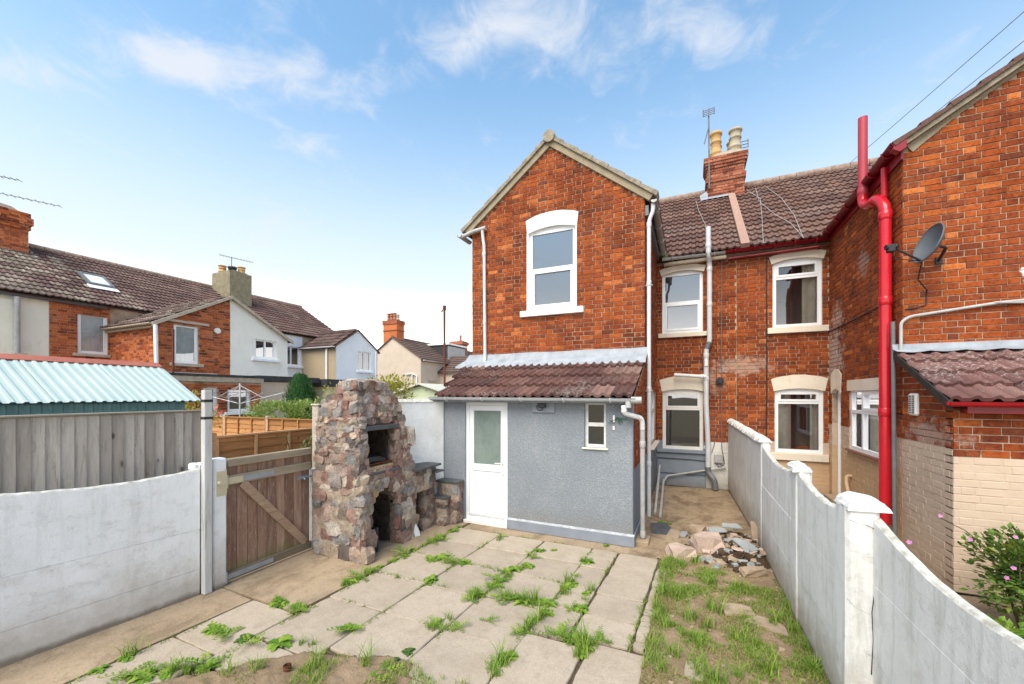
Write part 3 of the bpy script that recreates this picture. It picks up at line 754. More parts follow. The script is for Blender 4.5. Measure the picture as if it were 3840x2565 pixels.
def gutter(name, a, b, r, mat, parent, up=Vector((0, 0, 1)), brackets=0, deep=1.0):
    """half-round gutter from a to b"""
    a = Vector(a); b = Vector(b); t = (b - a).normalized(); side = t.cross(up).normalized(); mb = MB(); n_ = 9
    vs = []
    for p in (a, b):
        for rr in (r, r * .86):
            for k in range(n_):
                th = PI * k / (n_ - 1); vs.append(p + side * math.cos(th) * rr - up * math.sin(th) * rr * deep)
    fs = []
    for k in range(n_ - 1):
        fs.append((k, k + 1, 2 * n_ + k + 1, 2 * n_ + k)); fs.append((n_ + k, n_ + k + 1, 3 * n_ + k + 1, 3 * n_ + k))
        fs.append((k, k + 1, n_ + k + 1, n_ + k)); fs.append((2 * n_ + k, 2 * n_ + k + 1, 3 * n_ + k + 1, 3 * n_ + k))
    fs += [(0, n_, 3 * n_, 2 * n_), (n_ - 1, 2 * n_ - 1, 4 * n_ - 1, 3 * n_ - 1)]
    mb.add(vs, fs, smooth=True)
    mb.add(vs, [list(range(n_)), list(range(2 * n_, 3 * n_))])
    for k in range(brackets):
        p = a + (b - a) * ((k + .5) / brackets)
        mb.tube([p + side * math.cos(PI * q / 8) * r * 1.1 - up * math.sin(PI * q / 8) * r * 1.1 * deep for q in range(9)], .012, 6)
    return mb.build(name, mat, parent)
def bend(pts, r=.08, n_=5):
    """round the corners of a polyline"""
    P = [Vector(p) for p in pts]; out = [P[0]]
    for i in range(1, len(P) - 1):
        a = (P[i - 1] - P[i]); b = (P[i + 1] - P[i]); d = min(r, a.length * .45, b.length * .45)
        p0 = P[i] + a.normalized() * d; p1 = P[i] + b.normalized() * d
        for k in range(n_ + 1):
            t = k / n_; out.append(p0.lerp(P[i], t).lerp(P[i].lerp(p1, t), t))
    out.append(P[-1]); return out

# ------------------------------------------------------------------ ground and setting
def sheet(name, x0, x1, y0, y1, z, mat, nx=1, ny=1, amp=0.0, fs=1.5, zf=None, **tags):
    mb = MB(); vs = []
    for j in range(ny + 1):
        for i in range(nx + 1):
            x = x0 + (x1 - x0) * i / nx; y = y0 + (y1 - y0) * j / ny
            vs.append((x, y, z + (amp * fbm(x * fs, y * fs) if amp else 0) + (zf(x, y) if zf else 0)))
    mb.add(vs, [(j * (nx + 1) + i, j * (nx + 1) + i + 1, (j + 1) * (nx + 1) + i + 1, (j + 1) * (nx + 1) + i) for j in range(ny) for i in range(nx)], smooth=True)
    return mb.build(name, mat, **tags)
sheet('ground', -400, 400, -300, 500, -.06, M_EARTH, kind='structure')
sheet('yard_ground', -5.4, 1.0, -2, 6.1, -.024, M_JOINT, 4, 4, kind='structure')

# ------------------------------------------------------------------ house A: the gabled back wing, lean-to and main wall
XL, XR, YG, YL, YM = -4.38, -.77, 7.63, 5.98, 10.45
XM, EAVE, APEX = (XL + XR) / 2, 5.80, 7.20
hA = thing('brick_house', 'orange brick terraced house with white gable window and grey rendered lean-to', 'house', (-2.5, 8, 0))
SL = (APEX - EAVE) / (XR - XM)
FG = frame((0, YG, 0), (1, 0, 0), (0, -1, 0))            # local x = world X
FS = frame((XR, 0, 0), (0, 1, 0), (1, 0, 0))             # side of the wing, local x = world Y
FM = frame((0, YM, 0), (1, 0, 0), (0, -1, 0))
specs = []
gw = (-3.055, -2.05, 3.92, 5.62)
mb = MB()
wall(mb, FG, XL, XR, 1.9, EAVE, .22, [gw])
mb.prism([(XL, EAVE), (XR, EAVE), (XM, APEX)], YG, YG + .22, 'y')
mb.box(XL, XL + .2, YG + .22, YM, 0, EAVE)
sw = (8.55, 10.05, 1.12, 2.26)
def zs_side(y, z): return 1 if z < 1.08 else 0
wall(mb, FS, YL + .13, YM, 0, 2.12, .22, [sw], [YG], [1.08], lambda x, z: zs_side(x, z))
wall(mb, FS, YG + .222, YM, 2.12, EAVE, .22, [(sw[0], sw[1], 2.12, sw[3])], [], [], lambda x, z: 0)
# side of the lean-to above the eave follows its roof
mb.prism([(YL + .13, 2.12), (YG - .002, 2.12), (YG - .002, 2.86), (YL + .13, 2.18)], XR - .22, XR, 'x')
lw = (-.63, .27, .88, 2.36); uw = (-.64, .265, 3.70, 5.22)
def z_main(x, z):
    if z < 1.10 and x < .33: return 1
    if z < 1.12: return 2
    return 0
wall(mb, FM, XR - .2, .95, 0, 5.45, .25, [lw, uw], [.33], [1.10, 1.12], z_main)
mb.box(XL, XR - .25, YM, YM + .2, 0, 5.45)
wallA = mb.build('wall', [M_MORTAR, M_GREY_PAINT, M_OFFWHITE], hA)
lay_bricks(specs, FG, XL, XR + .008, 2.68, APEX, M_BRICK, [gw], lambda z: (XL, XR + .008) if z < EAVE else (XM - (APEX - z) / SL, XM + (APEX - z) / SL), None, 11)
lay_bricks(specs, FS, YL + .137, YG - .002, 1.09, 2.84, M_BRICK, [], lambda z: (YL + .14, YG) if z < 2.16 else (YL + .14 + (z - 2.14) / .41, YG), None, 12)
lay_bricks(specs, FS, YG + .001, YM - .01, 1.09, EAVE - .05, M_BRICK, [sw], None, None, 13)
lay_bricks(specs, FM, XR, .955, .0, 5.42, M_BRICK_MAIN, [lw, uw], None, lambda x, z: None if (z < 1.12 and x < .33) else (M_OFFWHITE if z < 1.12 else M_BRICK_MAIN), 14)
# --- lean-to
dr = (-3.575, -2.765, .02, 2.075); kw = (-1.475, -1.15, 1.405, 2.075)
FL = frame((0, YL, 0), (1, 0, 0), (0, -1, 0))
mb = MB(); wall(mb, FL, -4.02, XR, 0, 2.14, .13, [dr, kw])
mb.box(-4.02, -3.9, YL + .13, YG, 0, 2.3)
wl = mb.build('rendered_wall', M_RENDER, hA)
m = MB(); m.box(XR - .001, XR + .004, YL + .0, YL + .135, 0, 2.14); m.build('corner_render', M_RENDER_SMOOTH, hA)
m = MB(); m.box(dr[1] + .002, XR + .03, YL - .035, YL - .001, 0, .15, 0); m.add([(dr[1] + .002, YL - .035, .15), (XR + .03, YL - .035, .15), (XR + .03, YL - .001, .175), (dr[1] + .002, YL - .001, .175)], [(0, 1, 2, 3)], 1)
m.box(XR + .005, XR + .03, YL - .001, YL + .9, 0, .15, 0)
m.build('plinth', [M_PLINTH, M_PLINTH_TOP], hA)
# door
m = MB(); bars(m, FL, dr[0], dr[1], dr[2] + .03, dr[3], .055, -.11, -.035)
fr = m.build('door', M_UPVC, hA)
m = MB(); a, b = dr[0] + .06, dr[1] - .06; c, d = .115, 2.015
bars(m, FL, a, b, c, d, .085, -.10, -.045); m.box(a + .085, b - .085, -.10, -.048, .90, 1.01, mat=FL)
m.box(a + .085, b - .085, -.088, -.068, c + .085, .90, mat=FL)
m.cbox(a + .115, b - .115, -.07, -.056, c + .12, .865, .006, mat=FL); m.build('door_leaf', M_UPVC, fr)
m = MB(); m.box(a + .085, b - .085, -.08, -.07, 1.01, d - .085, mat=FL); m.build('pane', M_FROST, fr)
m = MB(); m.cbox(b - .06, b - .025, -.045, -.028, .86, 1.10, .004, mat=FL)
m.tube([FL @ Vector(p) for p in ((b - .043, -.03, 1.055), (b - .043, .015, 1.055), (b - .06, .022, 1.055), (b - .165, .016, 1.05))], .010, 8)
m.build('door_handle', M_UPVC, fr)
m = MB(); m.cbox(dr[0] - .02, dr[1] + .012, -.11, .035, -.01, .048, .008, mat=FL); m.build('threshold', M_UPVC_OLD, fr)
m = MB(); m.box(a + .01, b - .02, -.045, -.028, c + .03, c + .06, mat=FL); m.build('drip_bar', M_UPVC, fr)
window(hA, FL, *kw, transom=[1.75], mat=M_WOODWHITE, glass=M_GLASS_DARK, fw=.042, back=.06, sill=(.035, .03, .03, M_CREAM_TRIM), room=.5)
# gable window
gwo = window(hA, FG, gw[0], gw[1], gw[2], 5.53, rise=.085, transom=[4.755], sash=[(0, 0)], back=.05, fw=.075, sill=(.16, .12, .075, M_LINTEL_WHITE), lintel=(.03, .27, M_LINTEL_WHITE, .02), vent=True, room=0)
m = MB()
m.box(gw[0] - .03, gw[0] + .004, -.05, .013, gw[2], 5.53, mat=FG); m.build('painted_reveal', M_LINTEL_WHITE, gwo)
m = MB(); m.box(gw[1] - .004, gw[1] + .018, -.05, .013, gw[2], 5.51, mat=FG); m.build('painted_reveal', M_LINTEL_WHITE, gwo)
# main wall windows and wing side window
window(hA, FM, uw[0], uw[1], uw[2], 5.14, rise=.08, transom=[4.44], sash=[(0, 0)], back=.06, fw=.07, sill=(.09, .11, .07, M_CREAM_TRIM), lintel=(.05, .14, M_CREAM_TRIM, .0), vent=True, room=0)
window(hA, FM, lw[0], lw[1], lw[2], 2.30, rise=.06, transom=[1.86], sash=[(0, 1)], mat=M_UPVC_OLD, glass=M_GLASS_DARK, back=.05, fw=.075, sill=None, lintel=(.05, .28, M_CREAM_TRIM, .04), room=.7)
window(hA, FS, sw[0], sw[1], sw[2], sw[3], transom=[1.86], mull=[9.3], back=.03, fw=.06, glass=M_GLASS_DARK, sill=(.03, .04, .10, M_CREAM_TRIM), room=.6)
m = MB()
m.cbox(XR + .01, .33, YM - .055, YM - .001, .80, .875, .008); m.cbox(XR + .01, .33, YM - .03, YM - .001, .30, .62, .01)
m.cbox(XR + .01, .33, YM - .05, YM - .001, .0, .24, .01)
m.build('painted_band', M_GREY_PAINT, hA)
m = MB(); m.tube([(XR + .02, YM - .035, .66), (0, YM - .04, .655), (.35, YM - .04, .64)], .012, 6); m.build('cable', M_BLACK, hA)
place_bricks(specs, wallA, hA)
# --- roofs: wing
OV = .11
m = MB()
def slope_pts(side, off, ext=.13):
    """bottom and top of a wing roof slope raised by off along its normal"""
    q = math.atan(SL); nx, nz = math.sin(q) * off, math.cos(q) * off
    e = XL - ext if side < 0 else XR + ext
    ze = EAVE - SL * ext
    return (e + side * nx, ze + nz), (XM, APEX + off / math.cos(q))
for sd in (-1, 1):
    a0, b0 = slope_pts(sd, .03); a1, b1 = slope_pts(sd, .16)
    m.prism([a0, b0, b1, a1], YG + .03, YM + 2.2, 'y')
roofA = m.build('roof', M_TILE_MAIN, hA)
m = MB()
for sd in (-1, 1):
    a0, b0 = slope_pts(sd, -.015, .09); a1, b1 = slope_pts(sd, .10, .09)
    m.prism([a0, b0, b1, a1], YG - .055, YG + .028, 'y')
m.build('barge', M_BARGE, hA)
m = MB()
for sd in (-1, 1):
    a0, b0 = slope_pts(sd, .10, .15); a1, b1 = slope_pts(sd, .155, .15); n_ = 7
    for k in range(n_):
        t0, t1 = k / n_, (k + 1) / n_ + .012
        lp = lambda A, B, t: (A[0] + (B[0] - A[0]) * t, A[1] + (B[1] - A[1]) * t)
        p0, p1, p2, p3 = lp(a0, b0, t0), lp(a0, b0, min(1, t1)), lp(a1, b1, min(1, t1)), lp(a1, b1, t0)
        m.prism([p0, p1, p2, (p3[0], p3[1] + .035)], YG - .09 - R.uniform(0, .01), YG + .2, 'y', rnd=R.random())
m.build('verge', M_VERGE, hA)
m = MB()
for k in range(8):
    y0 = YG - .12 + k * .42
    m.tube([(XM, y0, APEX + .15), (XM, y0 + .41, APEX + .15)], [.12, .115], 14)
m.build('ridge_tile', M_VERGE, roofA)
# --- roof: lean-to
sv = Vector((0, YG - 5.83, .70)).normalized()
gA = (Vector((0, YG - 5.83, .70)).length) / 4 - .005
m = MB(); m.prism([(5.86, 2.15), (YG, 2.85), (YG, 2.80), (5.86, 2.10)], -4.10, XR + .01, 'x')
roofL = m.build('leanto_roof', M_DARK, hA)
tiles(roofL, (-4.44, 5.83, 2.155), (1, 0, 0), sv, 12, 4, .3075, gA, M_TILE_LEAN, 'lean', left=lambda r: .34 - .105 * r, seed=8)
m = MB()
vs = []; n_ = 48
for i in range(n_ + 1):
    x = -4.62 + (XR + .05 + 4.62) * i / n_; k = .028 * abs(math.sin(i * .66)) + .006 * R.random()
    xt = max(x, XL - .06)
    vs += [(xt, YG - .015, 3.07 + .006 * math.sin(i * .4)), (xt * .5 + x * .5, YG - .045, 2.95), (x, YG - .30, 2.81 - k * .4), (x, YG - .315, 2.775 - k * .5)]
m.add(vs, [(4 * i + j, 4 * i + 4 + j, 4 * i + 5 + j, 4 * i + 1 + j) for i in range(n_) for j in range(3)], smooth=True)
m.build('flashing', M_LEAD, hA)
gutter('gutter', (-4.17, 5.775, 2.165), (-.70, 5.775, 2.15), .052, M_PIPE_GREY, hA, brackets=5)
m = MB(); m.box(-4.05, XR + .02, 5.84, YL - .001, 2.075, 2.13); m.build('soffit', M_RENDER_SMOOTH, hA)
m = MB(); m.tube([(-.80, 5.775, 2.13), (-.80, 5.775, 2.02)], .042, 10); m.tube([(-.76, 5.775, 2.125), (-.62, 5.775, 2.125)], .05, 10); m.build('gutter_outlet', M_PIPE_OLD, hA)
pipe('downpipe', bend([(-.86, 5.80, 2.02), (-.86, 5.80, 1.94), (-.64, 6.02, 1.86), (-.64, 6.06, 1.70)], .07), .036, M_PIPE_WHITE, hA, [((-.86, 5.80, 2.0), (0, 0, 1))])
pipe('downpipe', [(-.64, 6.06, 1.78), (-.655, 6.24, .03)], .036, M_PIPE_OLD, hA, [((-.642, 6.09, 1.48), (0, 0, 1)), ((-.653, 6.22, .12), (0, 0, 1))])
# tall pipe on the wing corner, eaves gutters and small pipe on the gable
pipe('downpipe', bend([(-.62, YG - .02, 5.66), (-.62, YG - .02, 5.52), (-.69, YG - .02, 5.36), (-.69, YG - .02, .0)], .08), .036, M_PIPE_GREY, hA, [((-.69, YG - .02, z), (0, 0, 1)) for z in (5.28, 4.22, 2.3, .95)])
m = MB()
for z in (4.18, 2.26): m.cbox(-.75, -.63, YG + .0, YG + .03, z, z + .03, .004)
m.build('pipe_clip', M_PIPE_OLD, hA)
gutter('gutter', (-.60, YG - .09, 5.70), (-.60, YM - .05, 5.56), .062, M_PIPE_OLD, hA, brackets=4)
m = MB(); m.box(-.77 + .012, -.70, YG + .01, YM - .02, 5.48, 5.66); m.build('fascia', M_PIPE_DARK, hA)
gutter('gutter', (-4.62, YG + .3, 5.70), (-4.62, YG - .15, 5.70), .06, M_PIPE_OLD, hA)
m = MB(); m.tube(bend([(-4.62, YG - .09, 5.66), (-4.3, YG - .09, 5.74), (-4.0, YG - .09, 5.77)], .06), .045, 10); m.build('gutter', M_PIPE_OLD, hA)
pipe('downpipe', bend([(-4.08, YG - .09, 5.75), (-4.08, YG - .07, 5.6), (-4.05, YG - .065, 5.4), (-4.03, YG - .06, 2.98), (-4.02, YG - .12, 2.88)], .06), .034, M_PIPE_GREY, hA, [((-4.05, YG - .065, 5.22), (0, 0, 1)), ((-4.04, YG - .06, 3.75), (0, 0, 1))])
# --- main roof
RID = (14.2, 8.62); EV = (10.30, 5.50)
sm_ = Vector((0, RID[0] - EV[0], RID[1] - EV[1])); gM = sm_.length / 15; sm_.normalize()
m = MB(); m.prism([(EV[0], EV[1] - .03), (RID[0], RID[1] - .02), (RID[0] + 4, EV[1] - .03)], -4.3, 1.02, 'x')
mrA = m.build('main_roof', M_TILE_MAIN, hA)
tiles(mrA, (-1.42, EV[0], EV[1]), (1, 0, 0), sm_, 8, 15, .305, gM, M_TILE_MAIN, 'main', seed=21)
m = MB()
for k in range(13): m.tube([(-4.3 + k * .42, RID[0], RID[1] + .03), (-4.3 + k * .42 + .41, RID[0], RID[1] + .03)], [.12, .115], 10)
m.build('ridge_tile', M_RIDGE, mrA)
m = MB(); n3 = Vector((0, -sm_.z, sm_.y))
p0 = Vector((0, EV[0] - .03, EV[1])); p1 = Vector((0, 13.62, EV[1] + (13.62 - EV[0]) * (RID[1] - EV[1]) / (RID[0] - EV[0])))
vs = [];
for q in (p0, p1):
    for x in (1.03, 1.20):
        for h in (.0, .10): vs.append(Vector((x, q.y, q.z)) + n3 * h)
m.add(vs, [(0, 1, 5, 4), (2, 3, 7, 6), (1, 3, 7, 5), (0, 2, 3, 1), (4, 5, 7, 6)]); m.build('party_verge', M_PARTY, hA)
gutter('gutter', (-.62, 10.20, 5.47), (.72, 10.20, 5.44), .062, M_PIPE_OLD, hA, brackets=3)
m = MB(); m.cbox(-.60, .75, YM - .10, YM - .012, 5.33, 5.41, .01); m.build('fascia', M_STONE_TRIM, hA)
m = MB(); m.lathe([(0, .05), (.05, .04), (.09, .0), (.08, -.02)], (-.58, 10.2, 5.5), 9); m.build('moss_tuft', M_MOSS, hA)
# soil stack on the main wall
SX, SY = .40, YM - .11
pipe('soil_pipe', bend([(.37, SY - .16, 6.05), (.37, SY - .16, 5.42), (.40, SY, 5.25), (.40, SY, 3.42), (.33, SY, 3.25), (.33, SY, 2.0), (.37, SY, 1.0), (.37, SY, .48)], .09), .056, M_PIPE_GREY, hA,
     [((.37, SY - .16, 5.62), (0, 0, 1)), ((.40, SY, 5.12), (0, 0, 1)), ((.40, SY, 4.3), (0, 0, 1)), ((.33, SY, 3.12), (0, 0, 1)), ((.33, SY, 2.58), (0, 0, 1))], 1.12)
m = MB(); m.tube(bend([(.37, SY, .52), (.37, SY, .38), (.50, SY - .08, .25), (.52, SY - .1, .02)], .08), .062, 12); m.build('soil_pipe', M_PIPE_DARK, hA)
m = MB(); m.tube([(.34, SY, 3.27), (.365, SY, 3.34), (.40, SY, 3.43)], .060, 10); m.build('pipe_joint', M_PIPE_DARK, hA)
m = MB(); m.cbox(.295, .365, SY - .075, SY - .05, 2.86, 3.02, .01); m.build('access_door', M_PIPE_WHITE, hA)
pipe('waste_pipe', [(-.36, SY - .04, 2.68), (.33, SY - .04, 2.62)], .042, M_PIPE_WHITE, hA, [((.24, SY - .04, 2.63), (1, 0, 0))])
m = MB(); m.tube(bend([(.74, YM - .06, .52), (.32, YM - .08, .43), (-.52, YM - .12, .24), (-.60, YM - .3, .10)], .05), .022, 8); m.build('waste_pipe', M_PIPE_OLD, hA)
m = MB(); m.tube([(-.66, 9.9, .55), (-.60, 7.75, .02)], .026, 8); m.build('waste_pipe', M_PIPE_OLD, hA)
m = MB(); m.tube([(-.58, 10.0, .2), (-.50, 7.6, .02)], .026, 8); m.build('waste_pipe', M_PIPE_OLD, hA)
m = MB(); m.tube([(.62, YM - .02, 2.52), (.62, YM - .10, 2.52)], .085, 14); m.tube([(.62, YM - .10, 2.52), (.62, YM - .12, 2.52)], [.06, .05], 12); m.build('air_vent', M_BLACK, hA)
for xs_, zt_, zb_, mm in ((.66, 5.38, .95, M_PIPE_DARK), (.55, 5.3, 2.4, M_BRICK)):
    m = MB(); m.tube([(xs_, YM - .022, zt_), (xs_ - .01, YM - .022, (zt_ + zb_) / 2), (xs_, YM - .022, zb_)], .009, 6); m.build('cable', mm, hA)
m = MB(); m.tube(bend([(.47, YM - .02, 1.7), (.52, YM - .02, 1.1), (.45, YM - .02, .85)], .08), .008, 6); m.tube(bend([(.66, YM - .03, .95), (.72, YM - .03, .6), (.6, YM - .04, .52), (.52, YM - .03, .62)], .08), .009, 6); m.build('cable', M_PIPE_DARK, hA)
m = MB(); m.cbox(.50, .68, YM - .08, YM - .012, .62, .82, .008); m.build('junction_box', M_PIPE_OLD, hA)
# chimney on the party line
m = MB(); cx0, cx1, cy0, cy1 = .46, 1.46, 13.62, 14.35
m.box(cx0 + .02, cx1 - .02, cy0 + .02, cy1, 7.6, 9.36); chim = m.build('chimney', M_MORTAR, hA)
sp = []
def chim_faces(sp, x0, x1, y0, y1, z0, z1, mat, seed):
    lay_bricks(sp, frame((0, y0, 0), (1, 0, 0), (0, -1, 0)), x0, x1, z0, z1, mat, seed=seed)
    lay_bricks(sp, frame((x0, 0, 0), (0, 1, 0), (-1, 0, 0)), y0, y1, z0, z1, mat, seed=seed + 1)
    lay_bricks(sp, frame((x1, 0, 0), (0, 1, 0), (1, 0, 0)), y0, y1, z0, z1, mat, seed=seed + 2)
M_BRICK_CH = m_brick('brick_chimney', [(0, (.13, .05, .035)), (.3, (.27, .085, .05)), (.7, (.36, .12, .07)), (1, (.44, .19, .12))], .5, 2.0, None, 1.7)
chim_faces(sp, cx0, cx1, cy0, cy1, 7.65, 8.68, M_BRICK_CH, 31)
m2 = MB()
for k, (z0, z1, e) in enumerate(((8.68, 8.848, .035), (8.848, 9.10, .0), (9.10, 9.184, .03), (9.184, 9.268, .06), (9.268, 9.436, .085))):
    m2.box(cx0 - e + .012, cx1 + e - .012, cy0 - e + .012, cy1 + e, z0 + .002, z1)
    chim_faces(sp, cx0 - e, cx1 + e, cy0 - e, cy1 + e, z0, z1, M_BRICK_CH, 40 + k * 3)
m2.build('chimney_corbel', M_MORTAR, chim)
mbk = MB(); rg = random.Random(4)
for (T, kd, var, mm) in sp:
    vs, fs = BGEO[kd][var]; mbk.add([T @ Vector(v) for v in vs], fs, 0, rg.random())
mbk.build('chimney_brick', M_BRICK_CH, chim, kind='stuff')
m = MB(); m.prism([(cx0 + .02, 9.43), (cx1 - .02, 9.43), (cx1 - .05, 9.54), (cx0 + .45, 9.58), (cx0 + .1, 9.48)], cy0, cy1, 'y'); m.build('flaunching', M_STONE_TRIM, chim)
def pot(c, h, r, mat, parent, name='chimney_pot', lean=0):
    m = MB(); M_ = Matrix.Translation(c) @ Matrix.Rotation(lean, 4, 'Y')
    m.lathe([(r * 1.05, 0), (r * 1.02, h * .2), (r * 1.12, h * .22), (r * 1.12, h * .26), (r * .94, h * .3), (r * .9, h * .6), (r * 1.05, h * .62), (r * 1.05, h * .66), (r * .92, h * .7), (r * .95, h * .9), (r * 1.15, h * .92), (r * 1.15, h), (r * .85, h), (r * .8, h * .7)], (0, 0, 0), 16, mat=M_)
    return m.build(name, mat, parent)
pot((cx0 + .25, cy0 + .2, 9.44), .84, .155, M_POT, chim); pot((cx0 + .76, cy0 + .2, 9.54), .70, .165, M_POT_GREY, chim, lean=.03)
pot((cx0 + .28, cy0 + .55, 9.44), .62, .14, M_POT, chim); pot((cx0 + .72, cy0 + .58, 9.48), .62, .14, M_POT_GREY, chim)
m = MB(); 
m.add([(cx0 - .2, cy0 + .1, 8.40), (cx0 + .02, cy0 + .05, 8.5), (cx0 + .02, cy0 - .14, 8.15), (cx0 - .18, cy0 - .14, 8.14)], [(0, 1, 2, 3)])
m.add([(cx0, cy0 - .02, 8.26), (cx1 - .3, cy0 - .02, 8.26), (cx1 - .3, cy0 - .14, 8.15), (cx0, cy0 - .14, 8.15)], [(0, 1, 2, 3)])
m.build('chimney_flashing', M_LEAD, chim)

# ------------------------------------------------------------------ house B: the neighbour with the red pipes
XB, YB, YBL = 2.68, 7.24, 6.08
hB = thing('brick_house', 'orange brick house with cream painted base, red gutters and red soil pipe', 'house', (3.5, 8.5, 0))
FBS = frame((XB, 0, 0), (0, 1, 0), (-1, 0, 0))           # its side wall, local x = world Y
FBG = frame((0, YB, 0), (1, 0, 0), (0, -1, 0))
FBL = frame((0, YBL, 0), (1, 0, 0), (0, -1, 0))
specs = []
bwin = (7.66, 9.27, 1.21, 2.28); bdoor = (9.72, 10.26, .12, 2.34)
lwB = (1.70, 2.585, .93, 2.36); uwB = (1.66, 2.56, 3.68, 5.20)
def z_side(y, z):
    if z < 1.16 and y > 7.24: return 2
    if z < 1.62: return 1
    return 0
def z_mainB(x, z):
    if z < .74: return 2
    if z < 1.16: return 2 if x < 1.56 else 1
    return 0
mb = MB()
wall(mb, FBS, YBL + .002, YM, 0, 2.10, .22, [bwin[:3] + (2.10,), bdoor[:3] + (2.10,)], [YB], [1.16, 1.62], z_side)
wall(mb, FBS, YB + .22, YM, 2.10, 5.62, .22, [(bwin[0], bwin[1], 2.10, bwin[3]), (bdoor[0], bdoor[1], 2.10, bdoor[3])])
mb.prism([(YBL + .002, 2.10), (YB, 2.10), (YB, 2.80), (YBL + .1, 2.16)], XB, XB + .22, 'x')
wall(mb, FM, .95, XB + .2, 0, 5.45, .25, [lwB, uwB], [1.56], [.74, 1.16], z_mainB)
mb.prism([(XB, 1.9), (7.2, 1.9), (7.2, 6.2), (5.15, 7.16), (XB, 5.585)], YB, YB + .22, 'y')
wall(mb, FBL, XB, 7.2, 0, 2.10, .15, [], [], [1.545], lambda x, z: 1 if z < 1.545 else 0)
wallB = mb.build('wall', [M_MORTAR, M_CREAM, M_CREAM_TAN], hB)
ZB = lambda x, z: (M_CREAM_TAN if (z < 1.16) else M_CREAM if z < 1.62 else M_BRICK_B)
lay_bricks(specs, FBS, YB + .001, YM - .01, .0, 5.52, M_BRICK_B, [bwin, bdoor], None, ZB, 51)
lay_bricks(specs, FBS, YBL - .001, YB, .0, 2.76, M_BRICK_B, [], lambda z: (YBL - .001, YB) if z < 2.14 else (YBL + .1 + (z - 2.12) / .56, YB), lambda x, z: M_CREAM if z < 1.56 else M_BRICK_B, 52)
lay_bricks(specs, FM, .957, XB, .0, 5.42, M_BRICK_MAIN, [lwB, uwB], None, lambda x, z: M_CREAM_TAN if (z < .74 or (z < 1.16 and x < 1.56)) else M_CREAM if z < 1.16 else M_BRICK_MAIN, 53)
SLB = .642
lay_bricks(specs, FBG, XB - .008, 5.0, 2.60, 7.1, M_BRICK_B, [], lambda z: (XB - .008, 5.0) if z < 5.6 else (XB + (z - 5.575) / SLB, 5.0), None, 54)
lay_bricks(specs, FBL, XB - .007, 5.0, .0, 2.08, M_BRICK_B, [], None, lambda x, z: M_CREAM if z < 1.545 else M_BRICK_B, 55)
place_bricks(specs, wallB, hB)
# windows
wB = window(hB, FM, uwB[0], uwB[1], uwB[2], 5.12, rise=.08, transom=[4.78], sash=[(0, 1)], glass=M_GLASS, back=.05, fw=.075, sill=(.10, .13, .08, M_CREAM_TRIM), lintel=(.05, .16, M_CREAM_TRIM, .0), room=.9)
swag(FM, 2.24, 2.50, uwB[2], 5.1, -.2, 9, .02, 3).build('curtain', M_CURTAIN, wB)
wB = window(hB, FM, lwB[0], lwB[1], lwB[2], 2.30, rise=.06, transom=[2.03], sash=[(0, 1)], glass=M_GLASS, back=.05, fw=.075, sill=(.08, .16, .06, M_CREAM_TRIM), lintel=(.05, .27, M_CREAM_TRIM, .03), room=.9)
swag(FM, lwB[0] + .08, lwB[0] + .34, lwB[2], 2.3, -.2, 9, .02, 4).build('curtain', M_CURTAIN, wB)
swag(FM, lwB[1] - .2, lwB[1] - .06, lwB[2], 2.3, -.2, 6, .02, 5).build('curtain', M_CURTAIN, wB)
m = MB(); vs = arc(2.05, 2.50, .9, .17, 10); m.prism(vs, YM + .24, YM + .40, 'y', smooth=True); m.build('armchair_back', M_ORANGE_CLOTH, wB)
wB = window(hB, FBS, bwin[0], bwin[1], bwin[2], bwin[3], transom=[1.90], mull=[8.72], sash=[(0, 1)], glass=M_GLASS, back=.02, fw=.06, sill=(.05, .035, .06, simple('red_tile_sill', (.24, .11, .08), (.17, .08, .06), 6, .7, .3, 20)), room=.9)
swag(FBS, bwin[0] + .1, bwin[1] - .1, bwin[2] + .1, bwin[3], -.35, 30, .03, 6).build('curtain', M_CURTAIN, wB)
m = MB(); m.box(bwin[0] - .05, bwin[1] + .08, -.05, .018, bwin[3] - .005, 2.47, mat=FBS); m.build('lintel', M_CREAM_TRIM, wB)
# recessed side door
m = MB(); m.box(bdoor[0] + .04, bdoor[1] - .04, -.16, -.12, bdoor[2] + .04, bdoor[3] - .1, mat=FBS); dB = m.build('door', M_UPVC, hB)
m = MB(); m.box(bdoor[0], bdoor[0] + .04, -.2, -.09, bdoor[2], bdoor[3], mat=FBS); m.box(bdoor[1] - .04, bdoor[1], -.2, -.09, bdoor[2], bdoor[3], mat=FBS); m.build('door_frame', M_UPVC, dB)
m = MB(); m.prism(arc(bdoor[0] - .02, bdoor[1] + .02, 2.22, .10) + arc(bdoor[0] - .04, bdoor[1] + .04, 2.60, .12)[::-1], -.07, .018, 'y', mat=FBS); m.build('lintel', M_CREAM_TRIM, dB)
m = MB(); m.cbox(bdoor[0] - .05, bdoor[1] + .02, -.15, .14, -.02, .14, .01, mat=FBS); m.build('doorstep', M_BUFF_STONE, dB)
